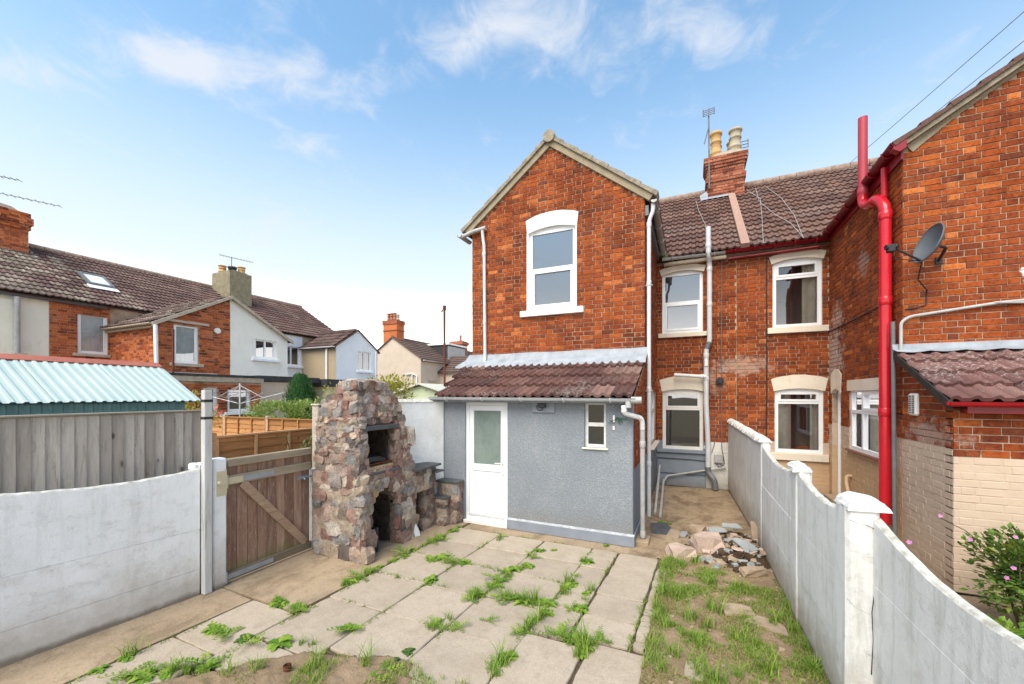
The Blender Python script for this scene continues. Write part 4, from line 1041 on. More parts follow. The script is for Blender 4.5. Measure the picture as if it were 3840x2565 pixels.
# roofs
m = MB(); m.prism([(EV[0], EV[1] - .03), (RID[0], RID[1] - .02), (RID[0] + 4, EV[1] - .03)], 1.022, 7.2, 'x'); mrB = m.build('main_roof', M_TILE_MAIN, hB)
tiles(mrB, (1.20, EV[0], EV[1]), (1, 0, 0), sm_, 14, 15, .305, gM, M_TILE_MAIN, 'main', seed=22)
m = MB()
for k in range(11): m.tube([(1.16 + k * .42, RID[0], RID[1] + .03), (1.16 + k * .42 + .41, RID[0], RID[1] + .03)], [.12, .115], 10)
m.build('ridge_tile', M_RIDGE, mrB)
m = MB(); q = math.atan(SLB)
def bs(x, off): return (x - math.sin(q) * off, 5.585 + (x - XB) * SLB + math.cos(q) * off)
m.prism([bs(XB - .04, .07), bs(5.2, .07), bs(5.2, .13), bs(XB - .06, .13)], YB + .02, YM + 2, 'y'); rfB = m.build('roof', M_TILE_MAIN, hB)
m = MB()
for k in range(8):
    x0 = XB - .08 + k * .29; m.prism([bs(x0, .085), bs(x0 + .30, .085), bs(x0 + .30, .125), bs(x0, .155)], YB - .13 - R.uniform(0, .01), YB + .06, 'y')
m.build('verge', M_TILE_MAIN, hB)
m = MB(); m.prism([bs(XB + .02, .025), bs(5.2, .025), bs(5.2, .088), bs(XB + .02, .088)], YB - .10, YB - .012, 'y'); m.build('barge', M_VERGE, hB)
m = MB(); m.prism([bs(XB + .04, -.10), bs(XB + .5, -.03), bs(XB + 1.3, -.005), bs(XB + 1.3, .023), bs(XB + .04, .023)], YB - .022, YB - .010, 'y'); m.build('cement_fillet', M_BARGE, hB)
# red eaves gutters and fascia
gutter('gutter', (2.57, YB - .12, 5.66), (2.57, YM - .22, 5.56), .07, M_RED_DARK, hB, brackets=6)
m = MB(); m.box(2.64, XB - .012, YB - .05, YM - .1, 5.44, 5.62); m.build('fascia', M_RED_DARK, hB)
m = MB(); m.prism([(2.53, 5.57), (2.55, 5.66), (2.68, 5.70), (2.67, 5.56), (2.6, 5.52)], YB - .125, YB - .02, 'y'); m.build('gutter_end', M_RED_DARK, hB)
gutter('gutter', (.72, 10.19, 5.45), (2.58, 10.19, 5.46), .068, M_RED_DARK, hB, brackets=5)
m = MB(); m.tube([(.78, YM - .06, 5.325), (2.5, YM - .06, 5.345)], .034, 10); m.build('waste_pipe', M_RED_DARK, hB)
# red soil pipe with vent, second thin red downpipe
px_ = 2.56
pipe('soil_pipe', bend([(px_, 7.44, .35), (px_, 7.44, 4.92), (px_ - .02, 7.62, 5.12), (px_ - .02, 8.0, 5.17), (px_ - .02, 8.2, 5.30), (px_ - .02, 8.2, 5.5)], .12), .070, M_RED, hB,
     [((px_, 7.44, z), (0, 0, 1)) for z in (4.78, 3.55, 1.95)] + [((px_ - .02, 7.74, 5.13), (0, 1, .1))], 1.15, .06, 16)
pipe('vent_pipe', [(px_ - .02, 8.2, 5.42), (px_ - .02, 8.2, 6.68)], .062, M_RED_PLAST, hB, [((px_ - .02, 8.2, 5.48), (0, 0, 1))], 1.18, .06, 16)
pipe('downpipe', [(px_ + .05, 7.62, 5.55), (px_ + .05, 7.62, 4.6), (px_ + .06, 7.58, .3)], .04, M_RED, hB, [((px_ + .05, 7.62, 4.5), (0, 0, 1)), ((px_ + .05, 7.6, 2.1), (0, 0, 1))])
m = MB(); m.tube(bend([(px_ + .02, 7.26, 3.22), (px_ + .02, 7.2, .15)], .05), .026, 8); m.build('cable_conduit', M_PIPE_DARK, hB)
m = MB(); m.tube(bend([(4.6, YB - .04, 3.42), (3.6, YB - .04, 3.38), (2.73, YB - .05, 3.27), (2.64, YB - .05, 3.2), (2.64, YB - .05, 2.72)], .05), .020, 8)
m.tube([(4.6, YB - .035, 3.30), (3.9, YB - .04, 3.355), (3.55, YB - .05, 3.385)], .016, 6); m.build('cable_conduit', M_PIPE_OLD, hB)
m = MB(); m.tube([(XB - .02, YM - .1, 3.53), (XB - .02, 8.8, 3.55), (XB - .02, 7.55, 3.58)], .010, 6); m.build('cable', M_BLACK, hB)
for x in (1.54,):
    m = MB(); m.tube([(x, YM - .02, 5.3), (x + .01, YM - .02, 3.0), (x, YM - .02, 1.3)], .013, 6); m.build('cable', M_BLACK, hB)
m = MB(); m.cbox(6.78, 6.98, -.005, .05, 1.93, 2.22, .02, mat=FBS); vb = m.build('vent_cover', M_UPVC_OLD, hB)
m = MB()
for k in range(10):
    for e in (6.81, 6.89): m.box(e, e + .06, .0505, .0525, 1.96 + k * .024, 1.972 + k * .024, mat=FBS)
m.build('vent_slot', M_DARK, vb)
m = MB(); m.tube(bend([(XB + .01, 9.15, .72), (XB - .08, 9.15, .72), (XB - .10, 9.1, .62), (XB - .13, 8.6, .05)], .05), .03, 8); m.build('waste_pipe', M_CREAM_TAN, hB)
# lean-to roof
sb = Vector((0, YB - 5.93, .66)); gB = sb.length / 4 - .004; sb.normalize()
m = MB(); m.prism([(5.95, 2.10), (YB, 2.76), (YB, 2.71), (5.95, 2.05)], XB - .06, 7.2, 'x'); rlB = m.build('leanto_roof', M_DARK, hB)
tiles(rlB, (XB - .10, 5.93, 2.12), (1, 0, 0), sb, 7, 4, .33, gB, M_TILE_B, 'leanB', rolls=2, seed=9)
m = MB(); m.prism([(5.92, 2.04), (YB - .03, 2.70), (YB - .03, 2.79), (5.92, 2.14)], XB - .115, XB - .075, 'x'); m.build('barge', M_BLACK_WOOD, hB)
m = MB(); vs = []
for i in range(30):
    x = XB - .12 + i * .085; k = .02 * abs(math.sin(i * .8))
    vs += [(x, YB - .014, 2.90), (x, YB - .03, 2.83), (x, YB - .16, 2.79 - k)]
m.add(vs, [(3 * i + j, 3 * i + 3 + j, 3 * i + 4 + j, 3 * i + 1 + j) for i in range(29) for j in range(2)], smooth=True); m.build('flashing', M_LEAD, hB)
gutter('gutter', (XB - .13, 5.88, 2.125), (5.2, 5.88, 2.115), .052, M_RED, hB, brackets=2)
m = MB(); m.box(XB + .05, 5.2, 5.94, YBL - .01, 2.00, 2.10); m.build('fascia', M_RED_DARK, hB)
# things fixed to house B
dish = thing('satellite_dish', 'grey oval satellite dish on the brick gable beside the red pipe', 'satellite dish', (2.98, YB, 3.95))
DM = Matrix.Translation((2.78, 6.86, 4.15)) @ Matrix.Rotation(math.radians(102), 4, 'Z') @ Matrix.Rotation(math.radians(20), 4, 'X')
m = MB(); vs = []; rn, sg = 6, 28
for i in range(rn + 1):
    for k in range(sg):
        r = i / rn; th = 2 * PI * k / sg; x = .205 * r * math.cos(th); z = .25 * r * math.sin(th)
        vs.append((x, .10 * r * r - .10, z))
fs = [(i * sg + k, i * sg + (k + 1) % sg, (i + 1) * sg + (k + 1) % sg, (i + 1) * sg + k) for i in range(rn) for k in range(sg)]
m.add(vs, fs, smooth=True, mat=DM)
m.add([(v[0] * 1.0, v[1] - .012, v[2]) for v in vs], fs, smooth=True, mat=DM)
ring = [DM @ Vector((.207 * math.cos(2 * PI * k / sg), -.004, .252 * math.sin(2 * PI * k / sg))) for k in range(sg + 1)]
m.tube(ring, .010, 6, cap=False)
m.build('reflector', M_DISH, dish)
fp = DM @ Vector((0, .36, -.15)); bp = DM @ Vector((0, -.02, -.235))
m = MB(); m.tube([bp, fp], .013, 8); m.build('feed_arm', M_BLACK, dish)
m = MB(); d_ = (DM @ Vector((0, 0, 0)) - fp).normalized(); m.tube([fp - d_ * .07, fp + d_ * .02, fp + d_ * .03, fp + d_ * .06], [.035, .035, .045, .03], 10); m.cbox(fp.x - .05, fp.x + .03, fp.y - .04, fp.y + .04, fp.z - .07, fp.z + .03, .01); m.build('receiver', M_BLACK, dish)
ap = DM @ Vector((0, -.12, 0)); m = MB(); m.tube(bend([ap, ap + Vector((.1, .05, -.02)), (3.03, YB - .03, 4.0)], .05), .018, 8); m.cbox(3.0, 3.07, YB - .04, YB - .012, 3.95, 4.05, .005); m.build('bracket', M_BLACK, dish)
m = MB(); m.tube([bp, bp + Vector((.02, .15, -.2)), (2.92, YB - .02, 3.62), (2.91, YB - .02, 3.42), (2.78, YB - .02, 3.38), (2.70, YB - .02, 3.38)], .008, 6); m.tube([fp + Vector((0, 0, -.06)), fp + Vector((.03, .02, -.16)), fp + Vector((.1, .1, -.14)), bp], .006, 6); m.build('cable', M_BLACK, dish)

# things fixed to the lean-to front of house A
fl = thing('flood_light', 'small black security light on a grey board under the lean-to gutter', 'light', (-2.13, YL, 2.0))
m = MB(); m.cbox(-2.325, -1.945, YL - .028, YL - .002, 1.915, 2.085, .006); m.box(-2.325, -1.945, YL - .034, YL - .0282, 1.925, 1.94); m.build('mounting_board', M_RENDER_SMOOTH, fl)
m = MB(); m.cbox(-2.19, -2.07, YL - .13, YL - .05, 2.0, 2.065, .008, mat=None); m.cbox(-2.17, -2.11, YL - .06, YL - .03, 1.99, 2.05, .005); m.build('lamp_head', M_BLACK, fl)
m = MB(); m.tube([(-2.18 + .055 * math.cos(a * .6), YL - .045, 2.0 + .045 * math.sin(a * .6)) for a in range(13)], .006, 5); m.build('cable', M_BLACK, fl)
hs = thing('garden_tap_fitting', 'green plastic-coated wire hung on the grey wall beside the small window', 'wire', (-1.0, YL, 1.85))
m = MB(); rg_ = random.Random(4); pts = [(-1.10, YL - .02, 1.78)]
for k in range(16): pts.append((-1.04 + rg_.uniform(-.07, .07) + .006 * k, YL - .03 + rg_.uniform(-.012, .01), 1.83 + rg_.uniform(-.05, .06)))
pts += [(-.93, YL - .03, 1.86), (-.84, YL - .02, 1.845)]
m.tube(pts, .006, 5); m.build('wire', simple('green_plastic', (.01, .10, .06), (.02, .14, .08), 8, .5, .1, 20), hs)
m = MB(); m.tube([(-1.03, YL - .02, 1.80), (-1.03, YL - .02, 1.90)], .018, 8); m.cbox(-1.05, -1.02, YL - .02, YL - .002, 1.68, 1.74, .004); m.build('hook', M_UPVC_OLD, hs)
m = MB(); m.lathe([(0, .0), (.022, .0), (.022, .02), (0, .03)], (0, 0, 0), 10, mat=Matrix.Translation((-.955, YL - .002, 1.99)) @ Matrix.Rotation(PI / 2, 4, 'X')); m.build('wall_plug', M_STEEL, hs)

# ------------------------------------------------------------------ concrete boundary walls
def scallop(y, ya, za, yb, zb, dip):
    t = (y - ya) / (yb - ya); return za + (zb - za) * t - dip * 4 * t * (1 - t)
def bay(parent, xa, ya, xb, yb, za, zb, dip, zj, th, mat, out=-1, n_=18, seed=0):
    """concrete panels stacked between two posts; the top one is scalloped"""
    rg = random.Random(seed); lv = [-.08] + list(zj)
    dirv = Vector((xb - xa, yb - ya, 0)); L = dirv.length; dirv.normalize(); nrm = Vector((-dirv.y, dirv.x, 0))
    F_ = Matrix(((dirv.x, nrm.x, 0, xa), (dirv.y, nrm.y, 0, ya), (0, 0, 1, 0), (0, 0, 0, 1)))
    for k in range(len(lv)):
        z0 = lv[k] + (.0015 if k else 0); m = MB(); off = rg.uniform(-.003, .003)
        if k < len(lv) - 1:
            m.cbox(0, L, off - th / 2, off + th / 2, z0, lv[k + 1], .003, mat=F_); m.build('concrete_panel', mat, parent)
        else:
            vs = []; c = .012
            for i in range(n_ + 1):
                x = L * i / n_; z = scallop(x, 0, za, L, zb, dip) + rg.uniform(-.004, .004)
                vs += [(x, off - th / 2, z0), (x, off - th / 2, z - c), (x, off - th / 2 + c, z), (x, off + th / 2 - c, z), (x, off + th / 2, z - c), (x, off + th / 2, z0)]
            for i in range(n_):
                for j in range(5): m.add([vs[6 * i + j], vs[6 * i + j + 1], vs[6 * i + 7 + j], vs[6 * i + 6 + j]], [(0, 1, 2, 3)], 1 if j in (1, 2, 3) else 0, mat=F_)
            m.add(vs[:6], [(0, 1, 2, 3, 4, 5)], mat=F_); m.add(vs[-6:], [(0, 1, 2, 3, 4, 5)], mat=F_)
            m.build('concrete_panel', [mat, M_WHITE_TOP], parent)
def post(parent, x0, x1, y0, y1, ztop, mat, over=.10, rough=.012, seed=0, c=.025, capx=None, ch=.145):
    """square post with a rounded hood that overhangs to the far side"""
    rg = random.Random(seed); m = MB()
    vs = []; lv = [-.08, .3, .7, 1.0, ztop - ch + .004]
    pl = [(x0 + c, y0), (x1 - c, y0), (x1, y0 + c), (x1, y1 - c), (x1 - c, y1), (x0 + c, y1), (x0, y1 - c), (x0, y0 + c)]
    for z in lv:
        for (x, y) in pl: vs.append((x + rg.uniform(-1, 1) * rough * .4, y + rg.uniform(-1, 1) * rough * .4, z))
    k = len(pl)
    m.add(vs, [(i * k + j, i * k + (j + 1) % k, (i + 1) * k + (j + 1) % k, (i + 1) * k + j) for i in range(len(lv) - 1) for j in range(k)])
    o = m.build('concrete_post', mat, parent)
    m = MB(); n_ = 14; w = (x1 - x0) + over; cxx = x0 + w / 2 - .012; vs = []
    if capx: w = capx[1] - capx[0] - .04; cxx = (capx[0] + capx[1]) / 2
    ny = 5
    for i in range(ny + 1):
        y = y0 - .015 + (y1 - y0 + .03) * i / ny; e = .965 if i in (0, ny) else 1.0
        for q in range(n_ + 1):
            th = PI * q / n_
            vs.append((cxx + math.cos(th) * (w / 2 + .02) * e + rg.uniform(-1, 1) * rough, y + rg.uniform(-1, 1) * rough * .5, ztop - ch + math.sin(th) * ch * e + rg.uniform(-1, 1) * rough))
    fs = [(i * (n_ + 1) + q, i * (n_ + 1) + q + 1, (i + 1) * (n_ + 1) + q + 1, (i + 1) * (n_ + 1) + q) for i in range(ny) for q in range(n_)]
    fs += [list(range(n_ + 1)), list(range(ny * (n_ + 1), (ny + 1) * (n_ + 1)))]
    fs += [(i * (n_ + 1), (i + 1) * (n_ + 1), (i + 1) * (n_ + 1) + n_, i * (n_ + 1) + n_) for i in range(ny)]
    m.add(vs, fs, smooth=False); m.build('post_cap', mat, o)
    return o
M_CAP = simple('flaking_white_cap', (.80, .79, .77), (.52, .50, .46), 9, .9, .9, 26, dist=.02)
cw = thing('boundary_wall', 'whitewashed concrete wall with scalloped panels between the patio and the neighbour', 'wall', (1.0, 5, 0))
bay(cw, .985, 3.50, .965, 4.62, 1.40, 1.47, .06, (.46, .93), .055, M_WHITE_R, seed=1)
bay(cw, .965, 4.84, .945, 6.58, 1.43, 1.49, .085, (.46, .93), .055, M_WHITE_R, seed=2)
bay(cw, 1.14, 1.35, 1.10, 3.33, 1.45, 1.41, .16, (.50, .98), .055, M_WHITE_R, seed=3)
pc = post(cw, .935, 1.115, 3.30, 3.53, 1.52, M_WHITE_R, .16, .005, 1, capx=(.935, 1.17), ch=.075)
post(cw, .925, 1.05, 4.60, 4.86, 1.535, M_WHITE_R, -.01, .008, 2, ch=.07); post(cw, .905, 1.03, 6.56, 6.86, 1.59, M_WHITE_R, .0, .006, 3, ch=.06)
post(cw, 1.07, 1.2, 1.12, 1.36, 1.5, M_WHITE_R, .10, .01, 4)
def crack(pts, w, parent, mat=None):
    """a dark open crack, as a thin ribbon just proud of the face"""
    m = MB(); vs = []
    for i, p in enumerate(pts):
        ww = w * (.4 + .8 * R.random()); p = Vector(p) + Vector((R.uniform(-.005, .005), 0, R.uniform(-.008, .008))); vs += [Vector(p) + Vector((-.0, 0, 0)), Vector(p) + Vector((ww, 0, ww * .3))]
    m.add(vs, [(2 * i, 2 * i + 1, 2 * i + 3, 2 * i + 2) for i in range(len(pts) - 1)]); return m.build('crack', mat or M_DARK, parent)
crack([(.95, 3.286, 1.375), (.99, 3.284, 1.36), (1.03, 3.284, 1.352), (1.065, 3.284, 1.345), (1.085, 3.284, 1.33), (1.078, 3.284, 1.22), (1.082, 3.284, 1.12), (1.078, 3.284, 1.02), (1.07, 3.284, .93), (1.06, 3.284, .80), (1.064, 3.284, .62), (1.055, 3.284, .4)], .006, pc)
crack([(.94, 3.288, .86), (.98, 3.287, .82), (1.03, 3.287, .80), (1.06, 3.287, .79)], .003, pc)
# rendered length of the same wall next to the house, half-round brick coping
m = MB(); yA, yB_ = 6.84, YM - .02
xa, xb = .935, .785
vs = [(xa, yA, -.05), (xb, yB_, -.05), (xb, yB_, 1.58), (xa, yA, 1.50), (xa + .11, yA, -.05), (xb + .11, yB_, -.05), (xb + .11, yB_, 1.58), (xa + .11, yA, 1.50)]
m.add(vs, [(0, 1, 2, 3), (4, 5, 6, 7), (0, 3, 7, 4), (1, 2, 6, 5), (3, 2, 6, 7)]); m.build('rendered_panel', M_WHITE_R, cw)
for k in range(26):
    t0 = k / 26; y0 = yA + (yB_ - yA) * t0; x0 = xa + (xb - xa) * t0; z0 = 1.495 + .08 * t0; m = MB(); rr = .085 + R.uniform(-.006, .006); n_ = 8; vs = []
    for y in (y0, y0 + (yB_ - yA) / 26 - .006):
        for q in range(n_ + 1):
            th = PI * q / n_; vs.append((x0 + .055 + math.cos(th) * rr, y, z0 + math.sin(th) * rr))
    m.add(vs, [(q, q + 1, n_ + 2 + q, n_ + 1 + q) for q in range(n_)] + [list(range(n_ + 1)), list(range(n_ + 1, 2 * n_ + 2))]); m.build('coping_brick', M_CAP, cw)

lwl = thing('boundary_wall', 'whitewashed concrete wall with a dipping top in front of the weathered board fence', 'wall', (-5.1, 1.8, 0))
bay(lwl, -4.965, 2.60, -5.17, .70, 1.385, 1.50, .085, (.28, .72), .06, M_WHITE_L, n_=30, seed=5)
post(lwl, -5.24, -5.10, .5, .70, 1.55, M_WHITE_L, .05, .008, 7)
gp = thing('gate_post', 'square white concrete post carrying the wooden gate hinges', 'post', (-4.97, 2.78, 0))
m = MB(); m.cbox(-5.02, -4.885, 2.705, 2.85, -.05, 1.475, .015); m.build('shaft', M_WHITE_L, gp)
m = MB(); m.cbox(-5.07, -4.98, 2.60, 2.70, .0, 1.44, .02); m.cbox(-5.10, -4.99, 2.56, 2.63, 1.36, 1.44, .015); m.build('panel_slot', M_WHITE_L, gp)
tp = thing('timber_post', 'tall slim white weathered timber post bound with two black straps', 'post', (-4.9, 2.63, 0))
m = MB(); m.cbox(-4.935, -4.865, 2.605, 2.685, 0, 2.25, .006); m.build('shaft', M_POST_WOOD, tp)
for z in (2.12, 1.93):
    m = MB(); m.box(-4.938, -4.862, 2.602, 2.688, z, z + .028); m.build('strap', M_BLACK, tp)

# ------------------------------------------------------------------ gate
gate = thing('wooden_gate', 'low wooden gate of worn red-brown boards with a diagonal brace', 'gate', (-4.93, 3.4, 0))
gx = -4.95; y0, y1 = 2.875, 3.995
zt = lambda y: 1.40 - .015 * (y - y0)
nb = 9
for k in range(nb):
    a = y0 + (y1 - y0) * k / nb; b = y0 + (y1 - y0) * (k + 1) / nb - .006; m = MB(); o_ = R.uniform(-.003, .003)
    m.cbox(gx - .02 + o_, gx + o_, a, b, .045 + R.uniform(-.008, .008), zt(a) - .02, .003); m.build('board', M_GATE, gate)
def rail(z0, z1, mat, name='rail', x=.002, t=.035, ya=y0, yb=y1):
    m = MB(); m.cbox(gx + x, gx + x + t, ya, yb, z0, z1, .005); return m.build(name, mat, gate)
rail(1.36, 1.45, M_GATE_RAIL, 'top_rail', -.035, .08); rail(1.145, 1.255, M_GATE_RAIL); rail(.03, .13, M_GATE_RAIL)
m = MB(); dy, dz = y1 - .10 - (y0 + .14), .13 - 1.145
nrm = Vector((0, -dz, dy)).normalized() * .05
A, B_ = Vector((gx + .004, y0 + .17, 1.143)), Vector((gx + .004, y1 - .09, .135))
vs = [A - nrm, A + nrm, B_ + nrm, B_ - nrm]; m.add([tuple(v) for v in vs] + [(v.x + .032, v.y, v.z) for v in vs], [(0, 1, 2, 3), (4, 5, 6, 7), (0, 1, 5, 4), (1, 2, 6, 5), (2, 3, 7, 6), (3, 0, 4, 7)]); m.build('brace', M_GATE_BRACE, gate)
m = MB(); m.box(gx + .0375, gx + .042, y0 + .17, y0 + .56, 1.165, 1.225); m.build('strap_hinge', M_STEEL, gate)
m = MB(); m.box(gx + .0375, gx + .043, y0 - .02, y0 + .17, 1.158, 1.232); m.tube([(gx + .05, y0 - .02, 1.12), (gx + .05, y0 - .02, 1.27)], .016, 10); m.build('strap_hinge', M_STEEL_CREAM, gate)
m = MB(); m.box(gx + .0375, gx + .042, y0 - .02, y0 + .55, .052, .108); m.tube([(gx + .05, y0 - .03, .02), (gx + .05, y0 - .03, .15)], .018, 10); m.build('strap_hinge', M_STEEL, gate)
m = MB(); m.cbox(gx + .066, gx + .074, y0 - .14, y0 - .03, 1.05, 1.33, .003); m.tube([(gx + .07, y0 - .12, 1.2), (gx + .12, y0 - .12, 1.2)], .022, 8); m.build('hinge_plate', M_STEEL_CREAM, gp)
m = MB(); m.box(gx + .002, gx + .010, y1 - .20, y1 - .05, 1.02, 1.075); m.tube([(gx + .03, y1 - .19, 1.05), (gx + .03, y1 + .01, 1.05)], .012, 8); m.tube([(gx + .03, y1 - .12, 1.05), (gx + .055, y1 - .12, 1.02)], .012, 8); m.build('bolt', M_STEEL, gate)
jb = MB(); jb.cbox(-5.0, -4.93, 4.005, 4.09, 0, 1.14, .006)
tag(jb.build('gate_jamb', M_WOODWHITE), 'flaking white timber jamb between gate and stone barbecue', 'post')
pl = MB(); pl.cbox(-5.03, -4.90, 4.092, 4.16, -.02, 2.04, .01); pl.cbox(-5.05, -4.88, 4.08, 4.17, 2.04, 2.07, .01)
tag(pl.build('roughcast_pillar', M_ROUGHCAST), 'narrow cream pebbledash pillar behind the stone barbecue', 'pillar')
wr = thing('garden_wall', 'white rough rendered garden wall between stone barbecue and lean-to', 'wall', (-4.4, 5, 0))
m = MB(); A = Vector((-4.93, 4.18)); B_ = Vector((-4.06, 5.985)); d_ = (B_ - A).normalized(); n_ = Vector((-d_.y, d_.x)) * .06
q = [A - n_, B_ - n_, B_ + n_, A + n_]; k = 24; zt_ = 2.08
for i in range(k):
    a = A.lerp(B_, i / k); b = A.lerp(B_, (i + 1) / k); z0 = zt_ + .012 * math.sin(i * 1.7); z1 = zt_ + .012 * math.sin((i + 1) * 1.7)
    m.add([(a.x - n_.x, a.y - n_.y, 0), (b.x - n_.x, b.y - n_.y, 0), (b.x - n_.x, b.y - n_.y, z1), (a.x - n_.x, a.y - n_.y, z0), (a.x + n_.x, a.y + n_.y, z0), (b.x + n_.x, b.y + n_.y, z1), (b.x + n_.x, b.y + n_.y, 0), (a.x + n_.x, a.y + n_.y, 0)], [(0, 1, 2, 3), (3, 2, 5, 4), (4, 5, 6, 7)])
m.build('rendered_face', M_WHITE_BRK, wr)
m = MB()
for i in range(k):
    a = A.lerp(B_, i / k); b = A.lerp(B_, (i + .96) / k); nn = n_ * 1.25
    m.add([(a.x - nn.x, a.y - nn.y, zt_ + .0), (b.x - nn.x, b.y - nn.y, zt_ + .0), (b.x, b.y, zt_ + .05), (a.x, a.y, zt_ + .05), (b.x + nn.x, b.y + nn.y, zt_), (a.x + nn.x, a.y + nn.y, zt_)], [(0, 1, 2, 3), (3, 2, 4, 5)])
m.build('coping', M_WHITE_TOP, wr)

# ------------------------------------------------------------------ stone barbecue
def stone_geo(rg, ang=.24):
    """a rounded, knocked-about cube, 48 triangles"""
    vs = []; idx = {}; fs = []
    g = (-1, 0, 1)
    sc = 1.0
    for x in g:
        for y in g:
            for z in g:
                if x == y == z == 0: continue
                v = Vector((x, y, z)); n_ = abs(x) + abs(y) + abs(z)
                v *= {1: 1.0, 2: .95, 3: .86}[n_]
                v += Vector((rg.uniform(-1, 1), rg.uniform(-1, 1), rg.uniform(-1, 1))) * ang * (.5 if n_ == 1 else 1)
                idx[(x, y, z)] = len(vs); vs.append(v)
    for ax in range(3):
        for sgn in (-1, 1):
            for a in (-1, 0):
                for b in (-1, 0):
                    q = []
                    for (da, db) in ((0, 0), (1, 0), (1, 1), (0, 1)):
                        c = [0, 0, 0]; c[ax] = sgn; c[(ax + 1) % 3] = a + da; c[(ax + 2) % 3] = b + db; q.append(idx[tuple(c)])
                    fs.append(q)
    return vs, fs
SGEO = [stone_geo(random.Random(100 + i)) for i in range(12)]
SMESH = {}
def stone_mesh(k, mat):
    if (k, mat.name) not in SMESH:
        m = MB(); m.add(*SGEO[k]); SMESH[(k, mat.name)] = m.mesh('stone', mat)
    return SMESH[(k, mat.name)]
def stone(parent, p, n_, w, h, d, mat, rg, name='stone'):
    n_ = Vector(n_).normalized(); up = Vector((0, 0, 1)); t = up.cross(n_).normalized(); up = n_.cross(t)
    a = rg.uniform(-.22, .22); t2 = t * math.cos(a) + up * math.sin(a); u2 = up * math.cos(a) - t * math.sin(a)
    p = Vector(p)
    T = Matrix(((t2.x * w, n_.x * d, u2.x * h, p.x), (t2.y * w, n_.y * d, u2.y * h, p.y), (t2.z * w, n_.z * d, u2.z * h, p.z), (0, 0, 0, 1)))
    return piece(name, stone_mesh(rg.randrange(12), mat), parent, T)
bbq = thing('stone_barbecue', 'tall rubble stone barbecue with fire opening, log arch and tapering chimney', 'barbecue', (-4.35, 4.5, 0))
LV = [(0, -4.76, -3.92, 3.94, 5.02), (1.15, -4.76, -3.95, 3.94, 4.97), (1.72, -4.74, -4.00, 3.96, 4.87), (2.02, -4.70, -4.03, 3.97, 4.82), (2.18, -4.57, -4.08, 4.0, 4.72), (2.29, -4.37, -4.13, 4.06, 4.60), (2.42, -4.35, -4.14, 4.08, 4.57)]
def lv(z):
    for i in range(len(LV) - 1):
        if z <= LV[i + 1][0] or i == len(LV) - 2:
            t = (z - LV[i][0]) / (LV[i + 1][0] - LV[i][0]); return [LV[i][k] + (LV[i + 1][k] - LV[i][k]) * t for k in range(1, 5)]
m = MB(); ins = .045
for i in range(2, len(LV) - 1):
    a, b = LV[i], LV[i + 1]
    q = lambda L: [(L[1] + ins, L[3] + ins, L[0]), (L[2] - ins, L[3] + ins, L[0]), (L[2] - ins, L[4] - ins, L[0]), (L[1] + ins, L[4] - ins, L[0])]
    m.add(q(a) + q(b), [(0, 1, 5, 4), (1, 2, 6, 5), (2, 3, 7, 6), (3, 0, 4, 7)] + ([(4, 5, 6, 7)] if i == len(LV) - 2 else []) + ([(0, 1, 2, 3)] if i == 2 else []))
OP1 = (4.10, 4.64, 1.16, 1.71); OP2 = (4.15, 4.68, 0, .90)
m.box(-4.72, -3.98, 3.985, OP1[0] - .0, 0, 1.719); m.box(-4.72, -3.985, OP2[1], 4.95, 0, .95); m.box(-4.72, -3.985, OP1[1], 4.90, .952, 1.719)
core = m.build('core', M_STONE_MORTAR, bbq)
m = MB(); m.box(-4.72, -4.50, OP1[0] + .002, OP2[1] - .002, 0, 1.718); m.build('fire_back', M_SOOT_MORTAR, bbq)
m = MB(); m.prism([(OP2[0], .60)] + arc(OP2[0], OP2[1], .60, .28) + [(OP2[1], .60), (OP2[1], 1.10), (OP1[0] + .002, 1.10), (OP1[0] + .002, .60)], -4.50, -3.99, 'x'); m.build('hearth', M_STONE_MORTAR, bbq)
m = MB(); m.cbox(-4.49, -3.93, 4.06, 4.70, 1.10, 1.135, .006); m.build('hearth_slate', M_SLATE, bbq)
for k in range(4):
    m = MB(); m.cbox(-4.10, -3.99, 4.11 + k * .135, 4.235 + k * .135, 1.137, 1.20, .008); m.build('firebrick', M_YBRICK, bbq)
m = MB()
for k in range(9): m.tube([(-4.42, 4.13 + k * .06, 1.24), (-4.02, 4.13 + k * .06, 1.24)], .006, 6)
m.tube([(-4.02, 4.11, 1.235), (-4.02, 4.63, 1.235)], .009, 6); m.build('grate', M_RUST, bbq, kind='stuff')
m = MB(); m.cbox(-4.14, -3.95, 4.0, 4.72, 1.712, 1.775, .006); m.build('lintel_slab', M_SLATE, bbq)
rg = random.Random(77)
def in_op(y, z, e=.0):
    if OP1[0] - e < y < OP1[1] + e and OP1[2] - .02 < z < OP1[3] + e: return True
    if OP2[0] - e < y < OP2[1] + e and z < .60 + e: return True
    c = (OP2[0] + OP2[1]) / 2
    return (y - c) ** 2 / (.265 + e) ** 2 + (z - .60) ** 2 / (.28 + e) ** 2 < 1
